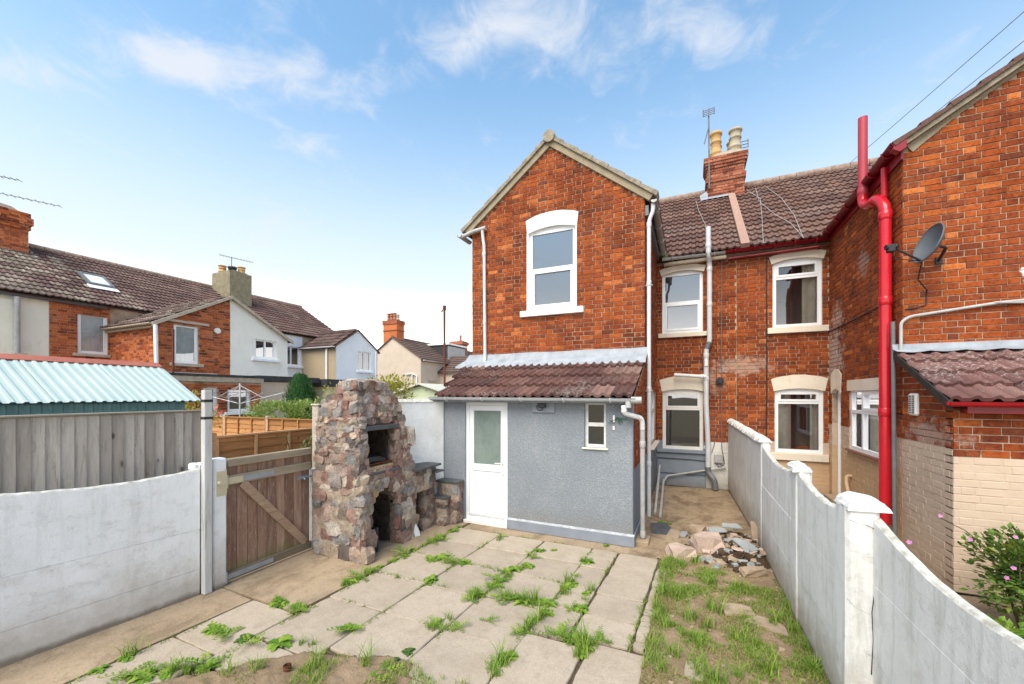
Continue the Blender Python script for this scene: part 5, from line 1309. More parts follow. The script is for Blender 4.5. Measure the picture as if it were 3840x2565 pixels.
def face_stones(kind, z0, z1, big):
    z = z0
    while z < z1:
        h = rg.uniform(.08, .15) * big(z); zc = z + h / 2; X0, X1, Y0, Y1 = lv(min(zc, 2.40))
        a0, a1 = {'end': (X0, X1), 'front': (Y0, Y1), 'far': (X0, X1)}[kind]
        a = a0 - rg.uniform(0, .05)
        while a < a1 - .02:
            w = rg.uniform(.10, .22) * big(z); ac = min(max(a + w / 2, a0 + .04), a1 - .04)
            if kind == 'front' and (in_op(ac, zc, .075) or 1.70 < zc < 1.79 and 4.0 < ac < 4.7 or 1.09 < zc < 1.2 and OP1[0] < ac < OP1[1]): a += w * .5; continue
            dz = .0; e = lv(min(zc + .05, 2.41)); s_ = {'end': (e[2] - Y0) / .05, 'front': (X1 - e[1]) / .05, 'far': (Y1 - e[3]) / .05}[kind]
            p, nn = {'end': ((ac, Y0 + .045, zc), (0, -1, s_)), 'front': ((X1 - .045, ac, zc), (1, 0, s_)), 'far': ((ac, Y1 - .045, zc), (0, 1, s_))}[kind]
            stone(bbq, p, nn, w * .56, h * .60, rg.uniform(.045, .085), M_RUBBLE, rg)
            a += w * .93
        z += h * .92
bg = lambda z: 1.4 if z < .55 else 1.1 if z < 1.2 else .85
face_stones('end', 0, 2.28, bg); face_stones('front', 0, 2.28, bg)
for k in range(9):                                      # ring of stones round the log arch, jambs below it
    th = PI * (k + .5) / 9; stone(bbq, (-3.985, (OP2[0] + OP2[1]) / 2 + .325 * math.cos(th), .60 + .34 * math.sin(th)), (1, 0, 0), .068, .068, .062, M_RUBBLE, rg)
for z_ in (.10, .30, .48):
    for yy in (OP2[0] - .055, OP2[1] + .055): stone(bbq, (-3.985, yy, z_), (1, 0, 0), .065, .10, .06, M_RUBBLE, rg)
for z_ in (1.25, 1.42, 1.60):
    for yy in (OP1[0] - .055, OP1[1] + .055): stone(bbq, (-4.01, yy, z_), (1, 0, 0), .06, .085, .055, M_RUBBLE, rg)
for k in range(9): stone(bbq, (-4.70 + k * .085, 4.97, .2 + (k * .37) % 1.6), (0, 1, 0), .13, .14, .05, M_RUBBLE, rg)
for z in (.12, .33, .54, .75, 1.24, 1.45, 1.62):       # sooty stones lining both openings
    for yy in ((4.30, 4.50, 4.64) if z < .9 else (4.2, 4.38, 4.56)): stone(bbq, (-4.50, yy + rg.uniform(-.03, .03), z), (1, 0, 0), .12, .11, .05, M_RUBBLE_SOOT, rg, 'sooty_stone')
    for xx in (-4.4, -4.2): stone(bbq, (xx, (OP2[1] if z < .9 else OP1[1]) + .015, z), (0, -1, 0), .11, .11, .045, M_RUBBLE_SOOT, rg, 'sooty_stone')
m = MB(); m.cbox(-4.37, -4.12, 4.05, 4.60, 2.28, 2.40, .02); m.cbox(-4.34, -4.15, 4.08, 4.57, 2.40, 2.42, .01); m.build('cap_slab', M_STONE_TRIM, bbq)
for k in range(7): stone(bbq, (-4.12, 4.06 + k * .088, 2.33 + rg.uniform(-.02, .02)), (1, 0, 0), .075, .06, .05, M_RUBBLE, rg)
for k in range(4): stone(bbq, (-4.35 + k * .075, 4.06, 2.33), (0, -1, 0), .07, .06, .05, M_RUBBLE, rg)
# side block with small arch and slate worktop, then low steps to the door
def rubble_block(x0, x1, y0, y1, z1, hole=None, parent=bbq):
    m = MB()
    if hole:
        a, b, c, d = hole; m.prism([(y0, 0), (a, 0), (a, c)] + arc(a, b, c, d) + [(b, c), (b, 0), (y1, 0), (y1, z1), (y0, z1)], x0, x1 - .03, 'x')
    else: m.box(x0, x1 - .03, y0, y1 - .0, 0, z1)
    m.build('core', M_STONE_MORTAR, parent)
    z = 0
    while z < z1 - .03:
        h = rg.uniform(.10, .17); a = y0
        while a < y1 - .02:
            w = rg.uniform(.11, .2); ac = min(a + w / 2, y1 - .05); zc = min(z + h / 2, z1 - .05)
            if not (hole and hole[0] - .03 < ac < hole[1] + .03 and zc < hole[2] + hole[3]): stone(parent, (x1 - .05, ac, zc), (1, 0, 0), w * .55, h * .58, .06, M_RUBBLE, rg)
            a += w * .93
        a = x0 + .1
        while a < x1:
            w = rg.uniform(.11, .2); zc = min(z + h / 2, z1 - .05); stone(parent, (min(a + w / 2, x1 - .07), y0 + .03, zc), (0, -1, 0), w * .55, h * .58, .05, M_RUBBLE, rg); a += w * .93
        z += h * .93
rubble_block(-4.5, -3.95, 5.02, 5.60, 1.0, (5.08, 5.34, .55, .15))
m = MB(); m.box(-4.5, -4.3, 5.03, 5.59, 0, .98); m.build('arch_back', M_SOOT_MORTAR, bbq)
m = MB(); m.cbox(-4.5, -3.86, 4.99, 5.68, 1.01, 1.045, .006); m.build('worktop_slate', M_SLATE, bbq)
m = MB(); m.cbox(-4.2, -3.84, 5.52, 5.74, .90, .925, .005); m.build('worktop_slate', M_SLATE, bbq)
steps = thing('stone_step_wall', 'low stepped rubble wall with slate tops beside the white door', 'wall', (-3.8, 5.8, 0))
rubble_block(-4.0, -3.76, 5.62, 5.80, .44, None, steps); rubble_block(-4.0, -3.62, 5.78, 5.965, .69, None, steps)
m = MB(); m.cbox(-4.0, -3.72, 5.60, 5.775, .445, .48, .006); m.build('slate_top', M_SLATE, steps)
m = MB(); m.cbox(-4.02, -3.585, 5.74, 5.965, .695, .73, .006); m.build('slate_top', M_SLATE, steps)
# what lies in the barbecue
m = MB(); vs, fs = stone_geo(random.Random(9), .35); T = Matrix.Translation((-4.13, 4.32, 1.30)) @ Matrix.Diagonal((.09, .15, .04, 1)); m.add([T @ v for v in vs], fs)
tag(m.build('plastic_wrapper', M_BLACK), 'crumpled black plastic packet lying in the barbecue fire opening', 'packet')
m = MB(); m.cbox(-4.06, -3.96, 4.26, 4.30, .02, .36, .01, mat=None); 
o = m.build('black_roof_tile', M_BLACK); tag(o, 'black slab leaning inside the lower barbecue arch', 'slab'); o.rotation_euler = (0, 0, 0)
m = MB(); m.add([(-3.9, 4.99, .0), (-3.86, 5.10, .0), (-3.885, 5.09, .10), (-3.92, 5.03, .24), (-3.93, 5.01, .0), (-3.895, 5.11, .0), (-3.915, 5.10, .10), (-3.95, 5.04, .24)], [(0, 1, 2, 3), (4, 5, 6, 7), (0, 4, 7, 3), (1, 5, 6, 2), (3, 2, 6, 7)])
tag(m.build('white_shard', M_WHITE_BRK), 'small white broken slab leaning between barbecue and side shelf', 'shard')

# ------------------------------------------------------------------ paving
patio = thing('patio', 'uneven patio of worn concrete paving slabs with weedy joints', 'patio', (-2, 4, 0))
patio['kind'] = 'structure'
SK = lambda y: .045 * (y - 3.8)
def slab(x0, x1, y0, y1, z=.0, broken=None, mat=None, name='paving_slab'):
    j = lambda s=.007: R.uniform(-s, s)
    g = .0055
    P = [(x0 + g + SK(y0) + j(), y0 + g + j()), (x1 - g + SK(y0) + j(), y0 + g + j()), (x1 - g + SK(y1) + j(), y1 - g + j()), (x0 + g + SK(y1) + j(), y1 - g + j())]
    if broken: P = broken
    # ragged edges
    Q = []
    for i in range(len(P)):
        a, b = Vector(P[i]), Vector(P[(i + 1) % len(P)]); n_ = max(2, int((b - a).length / .09)); nr = Vector((-(b - a).y, (b - a).x)).normalized()
        for k in range(n_):
            p = a.lerp(b, k / n_) + (nr * R.uniform(-.004, .004) if k else nr * .010 + (b - a).normalized() * .006); Q.append(p)
    cx = sum(p.x for p in Q) / len(Q); cy = sum(p.y for p in Q) / len(Q); tx, ty = R.uniform(-.008, .008), R.uniform(-.008, .008); zz = z + R.uniform(-.004, .006)
    zf = lambda p: zz + tx * (p.x - cx) + ty * (p.y - cy)
    n_ = len(Q); m = MB()
    top = [(p.x + (cx - p.x) * .018, p.y + (cy - p.y) * .018, zf(p)) for p in Q]; ed = [(p.x, p.y, zf(p) - .009) for p in Q]; bt = [(p.x, p.y, -.05) for p in Q]
    m.add(top + ed + bt, [list(range(n_))] + [(i, n_ + i, n_ + (i + 1) % n_, (i + 1) % n_) for i in range(n_)] + [(n_ + i, 2 * n_ + i, 2 * n_ + (i + 1) % n_, n_ + (i + 1) % n_) for i in range(n_)])
    return m.build(name, mat or M_SLAB, patio)
YR = [1.2, 1.86, 2.51, 3.15, 3.82, 4.50, 5.09, 5.67]
XC = [-3.58, -2.82, -2.09, -1.36]
for i in range(3):
    for j in range(len(YR) - 1):
        if j == 0 or (i in (0,) and j == 1): continue
        dy = (.06 if (i == 2 and 3 <= j <= 4) else 0)
        if i == 2 and j == 3: slab(XC[i], XC[i + 1], YR[3], 3.86); continue
        if i == 2 and j == 4: slab(XC[i], XC[i + 1], 3.86, YR[5]); continue
        if i == 0 and j == 2: slab(XC[i], XC[i + 1], 2.36, YR[3]); continue
        if i == 1 and j == 1: continue
        slab(XC[i], XC[i + 1], YR[j], YR[j + 1])
for (a, b) in ((1.35, 2.05), (2.05, 2.77)): slab(-4.235, -3.58, a, b)
slab(-3.60, -3.0, 1.95, 2.34)
for (a, b) in ((3.45, 3.95), (3.95, 4.5), (4.5, 5.05), (5.05, 5.67)): slab(-1.36, -1.0, a, b)
for (a, b) in ((3.55, 3.97), (3.97, 4.42), (4.42, 4.90), (4.90, 5.28), (5.28, 5.67)): slab(-.99, -.47, a, b)
slab(-1.36, -.82, 2.62, 3.42); slab(-.80, -.06, 2.62, 3.53); slab(-1.36, -.82, 1.9, 2.6); slab(-.80, -.06, 1.7, 2.6)
y = 3.57
while y < 5.3:
    l = R.choice((.12, .2, .22, .34)); slab(-.46, -.345, y, min(y + l, 5.36), .008, name='edging_block'); y += l
for (x, yy) in ((-.02, 3.5), (-.02, 3.2), (0.0, 2.95)): slab(x - .02, x + .14, yy - .14, yy + .1, .01, name='edging_block')
def strip_joint_slab(name, P, z, mat, parent=None, kind=None):
    m = MB(); n_ = len(P); m.add([(p[0], p[1], z) for p in P] + [(p[0], p[1], -.08) for p in P], [list(range(n_))] + [(i, (i + 1) % n_, n_ + (i + 1) % n_, n_ + i) for i in range(n_)])
    o = m.build(name, mat, parent)
    if kind: o['kind'] = kind
    return o
strip_joint_slab('path', [(-5.2, .4), (-4.44, .4), (-4.372, 1.35), (-4.308, 2.76), (-5.0, 2.80)], -.004, M_STRIP, None, 'structure')
strip_joint_slab('path', [(-5.1, 2.815), (-3.665, 2.785), (-3.645, 3.1), (-3.555, 5.0), (-3.52, 5.68), (-3.49, 5.97), (-5.1, 5.97)], -.002, M_STRIP, None, 'structure')
strip_joint_slab('path', [(-3.44, 5.705), (-.42, 5.705), (-.35, 5.86), (XR + .05, 5.97), (-3.44, 5.97)], -.008, M_STRIP, None, 'structure')
sheet('path', -.80, .95, 5.72, 10.5, -.005, M_PASSAGE, 10, 30, .012, 1.2, kind='structure')
# bare soil: lawn strip along the wall and the patch at the front
def soil_z(x, y): return .02 * fbm(x * 3, y * 3, 2) + .012 * fbm(x * 11, y * 11, 5)
sheet('soil', -.36, 1.0, 1.2, 5.9, .005, M_SOIL, 34, 110, 0, 1, soil_z, kind='structure')
fm = MB(); vs = []; nx, ny = 130, 72
for j in range(ny + 1):
    for i in range(nx + 1):
        x = -3.75 + 3.2 * i / nx; y = .9 + 1.75 * j / ny
        lim = 1.96 + (x + 3.47) if x < -3.03 else 2.40 + .36 * (x + 3.03) if x < -2.3 else 2.66 - 1.0 * max(0, x + 2.1)
        edge = min(1, max(-1, (lim - y + .10 * fbm(x * 3, y * 2, 7)) / .08))
        vs.append((x, y, -.03 + .05 * edge + soil_z(x, y) * .9 + .016 * fbm(x * 16, y * 16, 3) * (edge > 0)))
fm.add(vs, [(j * (nx + 1) + i, j * (nx + 1) + i + 1, (j + 1) * (nx + 1) + i + 1, (j + 1) * (nx + 1) + i) for j in range(ny) for i in range(nx)], smooth=True)
fm.build('soil_patch', M_SOIL, kind='structure')
sheet('garden_soil', 1.12, 7, .5, 6.08, -.02, M_SOIL, 40, 40, .03, 2, kind='structure')
sheet('path', 1.05, 2.68, 6.09, 10.5, -.015, M_PASSAGE, 8, 8, .01, kind='structure')
# soil heap with slates and stones
hp = MB(); vs = []; n1 = 44
for j in range(n1 + 1):
    for i in range(n1 + 1):
        x = .02 + .90 * i / n1; y = 5.55 + 1.6 * j / n1
        d = ((x - .62) / .36) ** 2 + ((y - 6.2) / .55) ** 2
        vs.append((x, y, -.03 + .19 * math.exp(-d * 1.6) + .05 * fbm(x * 7, y * 7, 3) * math.exp(-d) + .02 * fbm(x * 20, y * 20, 9) * math.exp(-d * .7)))
hp.add(vs, [(j * (n1 + 1) + i, j * (n1 + 1) + i + 1, (j + 1) * (n1 + 1) + i + 1, (j + 1) * (n1 + 1) + i) for j in range(n1) for i in range(n1)], smooth=True)
tag(hp.build('soil_heap', M_HEAP), 'small heap of dark soil against the whitewashed wall', 'soil heap')
def rock(name, c, s, mat, label, seed, rot=0, cat='rock', ang=.2):
    rg_ = random.Random(seed); vs, fs = stone_geo(rg_, ang); T = Matrix.Translation(c) @ Matrix.Rotation(rot, 4, 'Z') @ Matrix.Diagonal((s[0], s[1], s[2], 1)); m = MB(); m.add([T @ v for v in vs], fs)
    return tag(m.build(name, mat), label, cat)
rock('sandstone_block', (-.12, 5.86, .05), (.15, .13, .10), M_PINK_STONE, 'pale pink stone block beside the patio corner, tufts of grass at its foot', 3, .4)
rock('sandstone_block', (.23, 6.30, .08), (.21, .16, .14), M_PINK_STONE, 'large pink stone block in front of the slate pile', 5, .2)
rock('rubble_stone', (.10, 6.95, .05), (.11, .10, .08), M_BUFF_STONE, 'small buff stone lying behind the large pink block', 6, 1.0)
rock('rubble_stone', (.70, 5.62, .05), (.15, .05, .05), M_BUFF_STONE, 'flat buff stone lying in front of the soil heap', 8, .5)
def flat(name, c, w, l, t, rz, tilt, mat, label, cat='slate', tx=0):
    T = Matrix.Translation(c) @ Matrix.Rotation(rz, 4, 'Z') @ Matrix.Rotation(tilt, 4, 'X') @ Matrix.Rotation(tx, 4, 'Y'); m = MB()
    j = lambda: R.uniform(-.18, .18)
    P = [(-w * (1 + j()), -l * (1 + j())), (w * (1 + j()), -l * (1 + j())), (w * (1 + j()), l * (.3 + j())), (w * (.6 + j()), l * (1 + j())), (-w * (.8 + j()), l * (1 + j()))]
    m.prism(P, -t, t, 'z', mat=T); return tag(m.build(name, mat), label, cat)
flat('broken_slate', (.36, 6.95, .10), .13, .08, .008, .5, .25, M_SLATE_PALE, 'broken grey slate tilted on the rubble pile, nearest the passage')
flat('broken_slate', (.58, 7.15, .13), .14, .07, .008, .1, .2, M_SLATE_PALE, 'long grey slate lying across the back of the rubble pile')
flat('broken_slate', (.22, 6.75, .07), .10, .07, .007, 1.2, .2, M_SLATE_PALE, 'small grey slate chip beside the buff stone')
flat('broken_slate', (.66, 6.15, .19), .10, .13, .007, .9, .3, M_SLATE_PALE, 'crumpled grey slate on top of the dark soil heap')
flat('terracotta_shard', (.88, 7.02, .16), .05, .13, .008, .2, 1.2, M_BUFF_STONE, 'pale pointed shard leaning on the whitewashed wall', 'shard')
flat('slate_slab', (-.45, 6.95, .01), .16, .28, .012, .1, 0, M_SLATE, 'dark slate slab on the ground by the drainpipes')
flat('stone_offcut', (-.24, 6.75, .015), .08, .20, .012, -.1, 0, M_BUFF_STONE, 'long buff stone offcut beside the dark slate slab', 'offcut')
flat('stone_offcut', (-.10, 6.80, .015), .05, .12, .012, -.15, 0, M_SLATE_PALE, 'small grey stone offcut beside the buff one', 'offcut')
flat('stone_flag', (.42, 4.62, .02), .13, .11, .012, .3, 0, M_BUFF_STONE, 'flat pale stone flag sunk in the lawn strip, farther of two', 'stone flag')
flat('stone_flag', (.66, 4.45, .02), .16, .09, .012, -.3, 0, M_BUFF_STONE, 'cracked pale stone flag in the lawn strip near the wall', 'stone flag')
dt = thing('drain_surround', 'broken brick drain surround at the foot of the white drainpipe', 'drain', (-.65, 6.3, 0))
m = MB(); m.cbox(-.76, -.56, 6.10, 6.42, -.02, .05, .01); m.build('kerb', M_STRIP, dt)
st = MB(); st.tube([(-2.93, 2.16, -.03), (-2.93, 2.16, .05)], .03, 12, cap=False); st.tube([(-2.93, 2.16, .05), (-2.93, 2.16, -.03)], .024, 12, cap=False)
tag(st.build('pipe_stub', M_RUST), 'short rusty pipe stub standing at the patio edge', 'pipe')

# ------------------------------------------------------------------ beyond the left wall: fences and sheds
bf = thing('board_fence', 'weathered grey vertical board fence behind the low white wall', 'fence', (-6.5, 2, 0))
y = -.6; k = 0
while y < 3.40:
    w = R.uniform(.098, .116); y1_ = min(y + w, 3.44); m = MB(); t = R.uniform(.0, .012)
    m.add([(-6.5 + .004, y, .1), (-6.5 + .022 + t * .3, y1_ + .012, .1), (-6.5 + .022 + t * .3, y1_ + .012, 1.955), (-6.5 + .004, y, 1.955), (-6.52, y, .1), (-6.508, y1_ + .012, .1), (-6.508, y1_ + .012, 1.955), (-6.52, y, 1.955)],
          [(0, 1, 2, 3), (4, 5, 6, 7), (0, 4, 7, 3), (1, 5, 6, 2), (3, 2, 6, 7)])
    m.build('board', M_BOARD, bf); y = y1_; k += 1
m = MB(); m.cbox(-6.54, -6.45, -.6, 3.45, 1.958, 1.985, .006); m.build('capping', M_BOARD_CAP, bf)
m = MB(); m.cbox(-6.55, -6.44, 3.452, 3.55, 0, 1.9, .01); m.build('post', M_BOARD_CAP, bf)
shed = thing('garden_shed', 'shed with pale teal corrugated roof and red ridge capping behind the board fence', 'shed', (-8.1, 1.8, 0))
def corr(F_, L, W, pitch=.10, h=.016):
    """trapezoid sheet: local x across the corrugations (W), local y along them (L), z out"""
    m = MB(); pr = []; x = 0
    while x < W - 1e-6:
        for (a, z) in ((0, 0), (.14, h), (.42, h), (.56, 0)):
            if x + a * pitch <= W: pr.append((x + a * pitch, z))
        x += pitch
    pr.append((W, 0)); n_ = len(pr)
    vs = [(p[0], 0, p[1]) for p in pr] + [(p[0], L, p[1]) for p in pr]
    m.add(vs, [(i, i + 1, n_ + i + 1, n_ + i) for i in range(n_ - 1)], mat=F_); return m
se = Vector((-6.88, 0, 2.105)); sr = Vector((-8.1, 0, 2.70)); sl = (sr - se); SLn = sl.length; sl.normalize(); nn = Vector((-sl.z, 0, sl.x)); nn = -nn if nn.z < 0 else nn
for k in range(6):
    y0 = 3.62 - (k + 1) * .76 + (0 if k else 0)
    F_ = Matrix(((0, sl.x, nn.x, se.x), (1, 0, 0, y0), (0, sl.z, nn.z, se.z + .004 * (k % 2)), (0, 0, 0, 1)))
    corr(F_, SLn, .79).build('roof_sheet', M_TEAL_ROOF, shed)
m = MB(); m.prism([(-9.3, 2.1), (-8.1, 2.69), (-6.93, 2.10), (-7.0, 2.09), (-8.1, 2.64), (-9.2, 2.09)], -.9, 3.60, 'y'); m.build('roof_frame', M_TEAL_WALL, shed)
m = MB(); m.prism([(-8.24, 2.66), (-8.1, 2.735), (-7.96, 2.66), (-7.98, 2.65), (-8.1, 2.715), (-8.22, 2.65)], -.9, 3.64, 'y'); m.build('ridge_cap', M_RIDGE_RED, shed)
F_ = Matrix(((0, 0, 1, -7.06), (1, 0, 0, -.8), (0, 1, 0, .0), (0, 0, 0, 1))); corr(F_, 2.09, 4.30, .09).build('wall_sheet', M_TEAL_WALL, shed)
m = MB(); m.prism([(-9.14, 0), (-7.04, 0), (-7.04, 2.1), (-8.1, 2.63), (-9.14, 2.1)], 3.45, 3.50, 'y'); m.build('end_wall', M_TEAL_WALL, shed)
def lap_fence(name, label, F_, L, ztop, zbot, mat, post_every=1.83, trim=None, postm=None, battens=True):
    """overlap panels: horizontal laps, battens, a capping and posts; local x along, y out"""
    t = thing(name, label, 'fence', tuple(F_.translation))
    x = 0; npan = max(1, round(L / post_every)); pw = L / npan
    for p in range(npan):
        a, b = p * pw + .05, (p + 1) * pw - .05; z = zbot; 
        while z < ztop - .04:
            h = .125; m = MB(); dz = [R.uniform(-.008, .008) for _ in range(6)]
            vs = []
            for i in range(6):
                xx = a + (b - a) * i / 5; vs += [(xx, .024, z + dz[i]), (xx, .006, min(z + h + .02, ztop))]
            m.add(vs, [(2 * i, 2 * i + 2, 2 * i + 3, 2 * i + 1) for i in range(5)], mat=F_); m.add([(v[0], v[1] - .008, v[2]) for v in vs], [(2 * i, 2 * i + 2, 2 * i + 3, 2 * i + 1) for i in range(5)], mat=F_)
            m.add([q for i in range(6) for q in ((vs[2 * i][0], .024, vs[2 * i][2]), (vs[2 * i][0], .016, vs[2 * i][2]))], [(2 * i, 2 * i + 2, 2 * i + 3, 2 * i + 1) for i in range(5)], mat=F_)
            m.build('lap_board', mat, t); z += h
        if battens:
            for q in (0, 1, 2, 3):
                xx = a + (b - a) * q / 3; m = MB(); m.box(xx - .02, xx + .02, .026, .05, zbot, ztop - .02, mat=F_); m.build('batten', trim or mat, t)
        m = MB(); m.box(a - .02, b + .02, -.02, .055, ztop - .015, ztop + .012, mat=F_); m.build('capping', trim or mat, t)
    for p in range(npan + 1):
        m = MB(); m.cbox(p * pw - .045, p * pw + .045, -.045, .045, zbot - .3, ztop + .06, .008, mat=F_); m.build('post', postm or M_STONE_TRIM, t)
    return t
lap_fence('lap_fence', 'low orange overlap fence with pale capping just beyond the gate', frame((-6.5, 3.58, 0), (0, 1, 0), (1, 0, 0)), 3.7, 1.57, .35, M_PANEL, trim=M_PANEL_TRIM, postm=M_PANEL_TRIM)
lap_fence('lap_fence', 'farther orange overlap fence with concrete posts below the clothes airer', frame((-13.9, 7.0, 0), (1, 0, 0), (0, -1, 0)), 7.3, 1.58, .4, M_PANEL_X, trim=M_PANEL_X)
gs = thing('green_shed', 'sage green shed with shallow gable behind the white garden wall', 'shed', (-6.8, 10, 0))
m = MB(); m.prism([(-7.75, 0), (-5.85, 0), (-5.85, 2.2), (-6.79, 2.46), (-7.75, 2.2)], 9.0, 11.4, 'y'); m.build('body', M_SAGE, gs)
m = MB(); m.prism([(-7.9, 2.17), (-6.79, 2.485), (-5.7, 2.17), (-5.7, 2.205), (-6.79, 2.52), (-7.9, 2.205)], 8.88, 11.5, 'y'); m.build('roof', M_SAGE_ROOF, gs)
m = MB(); m.box(-7.72, -5.88, 8.985, 8.998, 2.09, 2.11); m.box(-7.0, -6.98, 8.985, 8.998, .2, 2.09); m.box(-6.4, -6.38, 8.985, 8.998, .2, 2.09); m.build('trim', M_SAGE_ROOF, gs)
m = MB(); m.lathe([(.0, .0), (.02, .0), (.02, .012), (0, .012)], (-6.62, 8.985, 2.33), 8); m.build('vent_knob', M_PIPE_DARK, gs)
rp = thing('rusty_pole', 'tall thin rusty washing line pole rising behind the lean-to roof', 'pole', (-6.55, 9.8, 0))
m = MB(); m.tube([(-6.55, 9.8, 0), (-6.56, 9.8, 4.72)], .032, 8); m.build('shaft', M_RUST, rp)
m = MB(); m.tube([(-6.56, 9.8, 4.68), (-6.56, 9.8, 4.8)], .05, 8); m.tube([(-6.62, 9.8, 4.68), (-6.66, 9.8, 4.62)], .02, 6); m.build('cap', M_RUST, rp)
rp = thing('rusty_pole', 'short rusty pole standing in front of the brick gable in the far terrace', 'pole', (-14.4, 6.85, 0))
m = MB(); m.tube([(-14.4, 6.85, 0), (-14.4, 6.85, 4.2)], .035, 8); m.build('shaft', M_RUST, rp)
ro = thing('rotary_airer', 'folded open aluminium rotary clothes airer in front of the far brick extension', 'clothes airer', (-12.9, 7.9, 0))
c0 = Vector((-12.9, 7.9, 0)); m = MB(); m.tube([c0, c0 + Vector((0, 0, 2.56))], .024, 8); m.build('mast', M_ALU, ro)
for k in range(4):
    a = .5 + k * PI / 2; tip = c0 + Vector((1.35 * math.cos(a), 1.35 * math.sin(a), 2.28)); m = MB(); m.tube([c0 + Vector((0, 0, 1.92)), tip], .009, 6); m.tube([c0 + Vector((0, 0, 2.5)), c0.lerp(tip, .5) + Vector((0, 0, .98))], .008, 6); m.build('arm', M_ALU, ro)
m = MB()
for r in (.5, .75, 1.0):
    pts = [c0 + Vector((1.35 * r * math.cos(.5 + k * PI / 2), 1.35 * r * math.sin(.5 + k * PI / 2), 1.92 + .36 * r)) for k in range(5)]; m.tube(pts, .003, 4)
m.build('line', M_PIPE_DARK, ro, kind='stuff')

# ------------------------------------------------------------------ the far terrace
TX, GX, TEV, TRZ, TRX = -18.0, -15.0, 5.2, 7.55, -21.8
st_ = Vector((TRX - TX - .15, 0, TRZ - TEV)); gT = st_.length / 14; st_n = st_.normalized()
FT = frame((TX, 0, 0), (0, 1, 0), (1, 0, 0)); FTG = frame((GX, 0, 0), (0, 1, 0), (1, 0, 0))
def terrace_roof(house, ya, yb, matf, seed, skip=None):
    m = MB(); m.prism([(TX + .1, TEV - .05), (TRX, TRZ - .04), (TRX - 3.8, TEV - .05)], ya, yb, 'y'); r = m.build('roof', M_TILE_L, house)
    nc = int(round((yb - ya) / .3)); w = (yb - ya) / nc
    tiles(r, (TX + .15, ya, TEV), (0, 1, 0), st_n, nc, 14, w, gT, M_TILE_L, 'ter%d' % int(w * 1000), rolls=2, seg=3, matf=matf, seed=seed, skip=skip)
    m = MB(); n_ = int((yb - ya) / .44)
    for k in range(n_): m.tube([(TRX, ya + k * (yb - ya) / n_, TRZ + .02), (TRX, ya + (k + .97) * (yb - ya) / n_, TRZ + .02)], .11, 8)
    m.build('ridge_tile', M_RIDGE, r); return r
def far_win(house, F_, x0, x1, z0, z1, mull=(), sill=M_STONE_TRIM, curtain=True, glass=None, tr=None):
    w = window(house, F_, x0, x1, z0, z1, mull=list(mull), transom=tr, glass=glass or (M_GLASS if curtain else M_GLASS_DARK), fw=.09, back=.05, sill=(.12, .10, .09, sill), room=.5)
    if curtain: swag(F_, x0 + .09, x1 - .09, z0 + .05, z1 - .05, -.112, 22, .006, 5).build('net_curtain', M_NET, w)
    return w
def far_bricks(house, part, faces, mat):
    sp = []
    for i, (F_, x0, x1, z0, z1, holes, top) in enumerate(faces): lay_bricks(sp, F_, x0, x1, z0, z1, mat, holes, top, None, 60 + i)
    mb = MB(); rg_ = random.Random(8)
    for (T, kd, var, mm) in sp:
        vs, fs = BGEO[kd][var]; mb.add([T @ Vector(v) for v in vs], fs, 0, rg_.random())
    mb.build('brick', mat, house, kind='stuff')
# L1: peeling cream end house
h1 = thing('terrace_house', 'peeling cream rendered terrace house at the left end with brick chimney stack', 'house', (-19, 4, 0))
m = MB(); m.box(TX - 7, TX, 1.5, 5.34, 0, TEV - .02); m.build('wall', M_STAINED_RENDER, h1)
m = MB(); m.box(TX, TX + .10, 1.5, 4.62, 0, 4.95); m.build('wall_patch', M_STAINED_RENDER, h1)
m = MB(); m.tube([(TX + .16, 4.66, 5.05), (TX + .16, 4.66, 3.2)], .07, 8); m.build('downpipe', M_PIPE_OLD, h1)
m = MB(); m.cbox(TX, TX + .22, 4.58, 4.86, 3.28, 3.42, .01); m.build('sill_stub', M_STONE_TRIM, h1)
lich = lambda c, r: M_TILE_L_GREY if R.random() < .8 else M_TILE_L
terrace_roof(h1, 1.94, 5.34, lich, 71)
m = MB(); m.box(-22.3, -21.0, 4.6, 5.75, 6.8, 8.05); ch = m.build('chimney', M_MORTAR_L, h1)
sp = []
for (z0, z1, e) in ((7.0, 7.9, 0), (7.9, 8.07, .05), (8.07, 8.32, .10), (8.32, 8.49, .05)):
    m = MB(); m.box(-22.3 - e + .02, -21.0 + e - .012, 4.6 - e + .012, 5.75 + e - .02, z0, z1 - .002); m.build('chimney_corbel', M_MORTAR_L, ch)
    lay_bricks(sp, frame((-21.0 + e, 0, 0), (0, 1, 0), (1, 0, 0)), 4.6 - e, 5.75 + e, z0, z1, M_BRICK_L, seed=90); lay_bricks(sp, frame((0, 4.6 - e, 0), (1, 0, 0), (0, -1, 0)), -22.3 - e, -21.0 + e, z0, z1, M_BRICK_L, seed=91)
mb = MB()
for (T, kd, var, mm) in sp:
    vs, fs = BGEO[kd][var]; mb.add([T @ Vector(v) for v in vs], fs, 0, R.random())
mb.build('chimney_brick', M_BRICK_L, ch, kind='stuff')
m = MB(); m.prism([(4.7, 8.5), (5.6, 8.5), (5.4, 8.62), (4.9, 8.66)], -22.1, -21.1, 'x'); m.build('flaunching', M_STONE_TRIM, ch)
m = MB(); m.add([(-20.95, 4.4, 7.03), (-20.95, 5.85, 7.03), (-20.75, 5.9, 6.92), (-20.75, 4.4, 6.92)], [(0, 1, 2, 3)]); m.add([(-21.0, 5.76, 7.1), (-21.9, 5.76, 7.6), (-21.9, 5.95, 7.62), (-20.75, 5.95, 6.95)], [(0, 1, 2, 3)]); m.build('chimney_flashing', M_WHITE_RENDER2, ch)
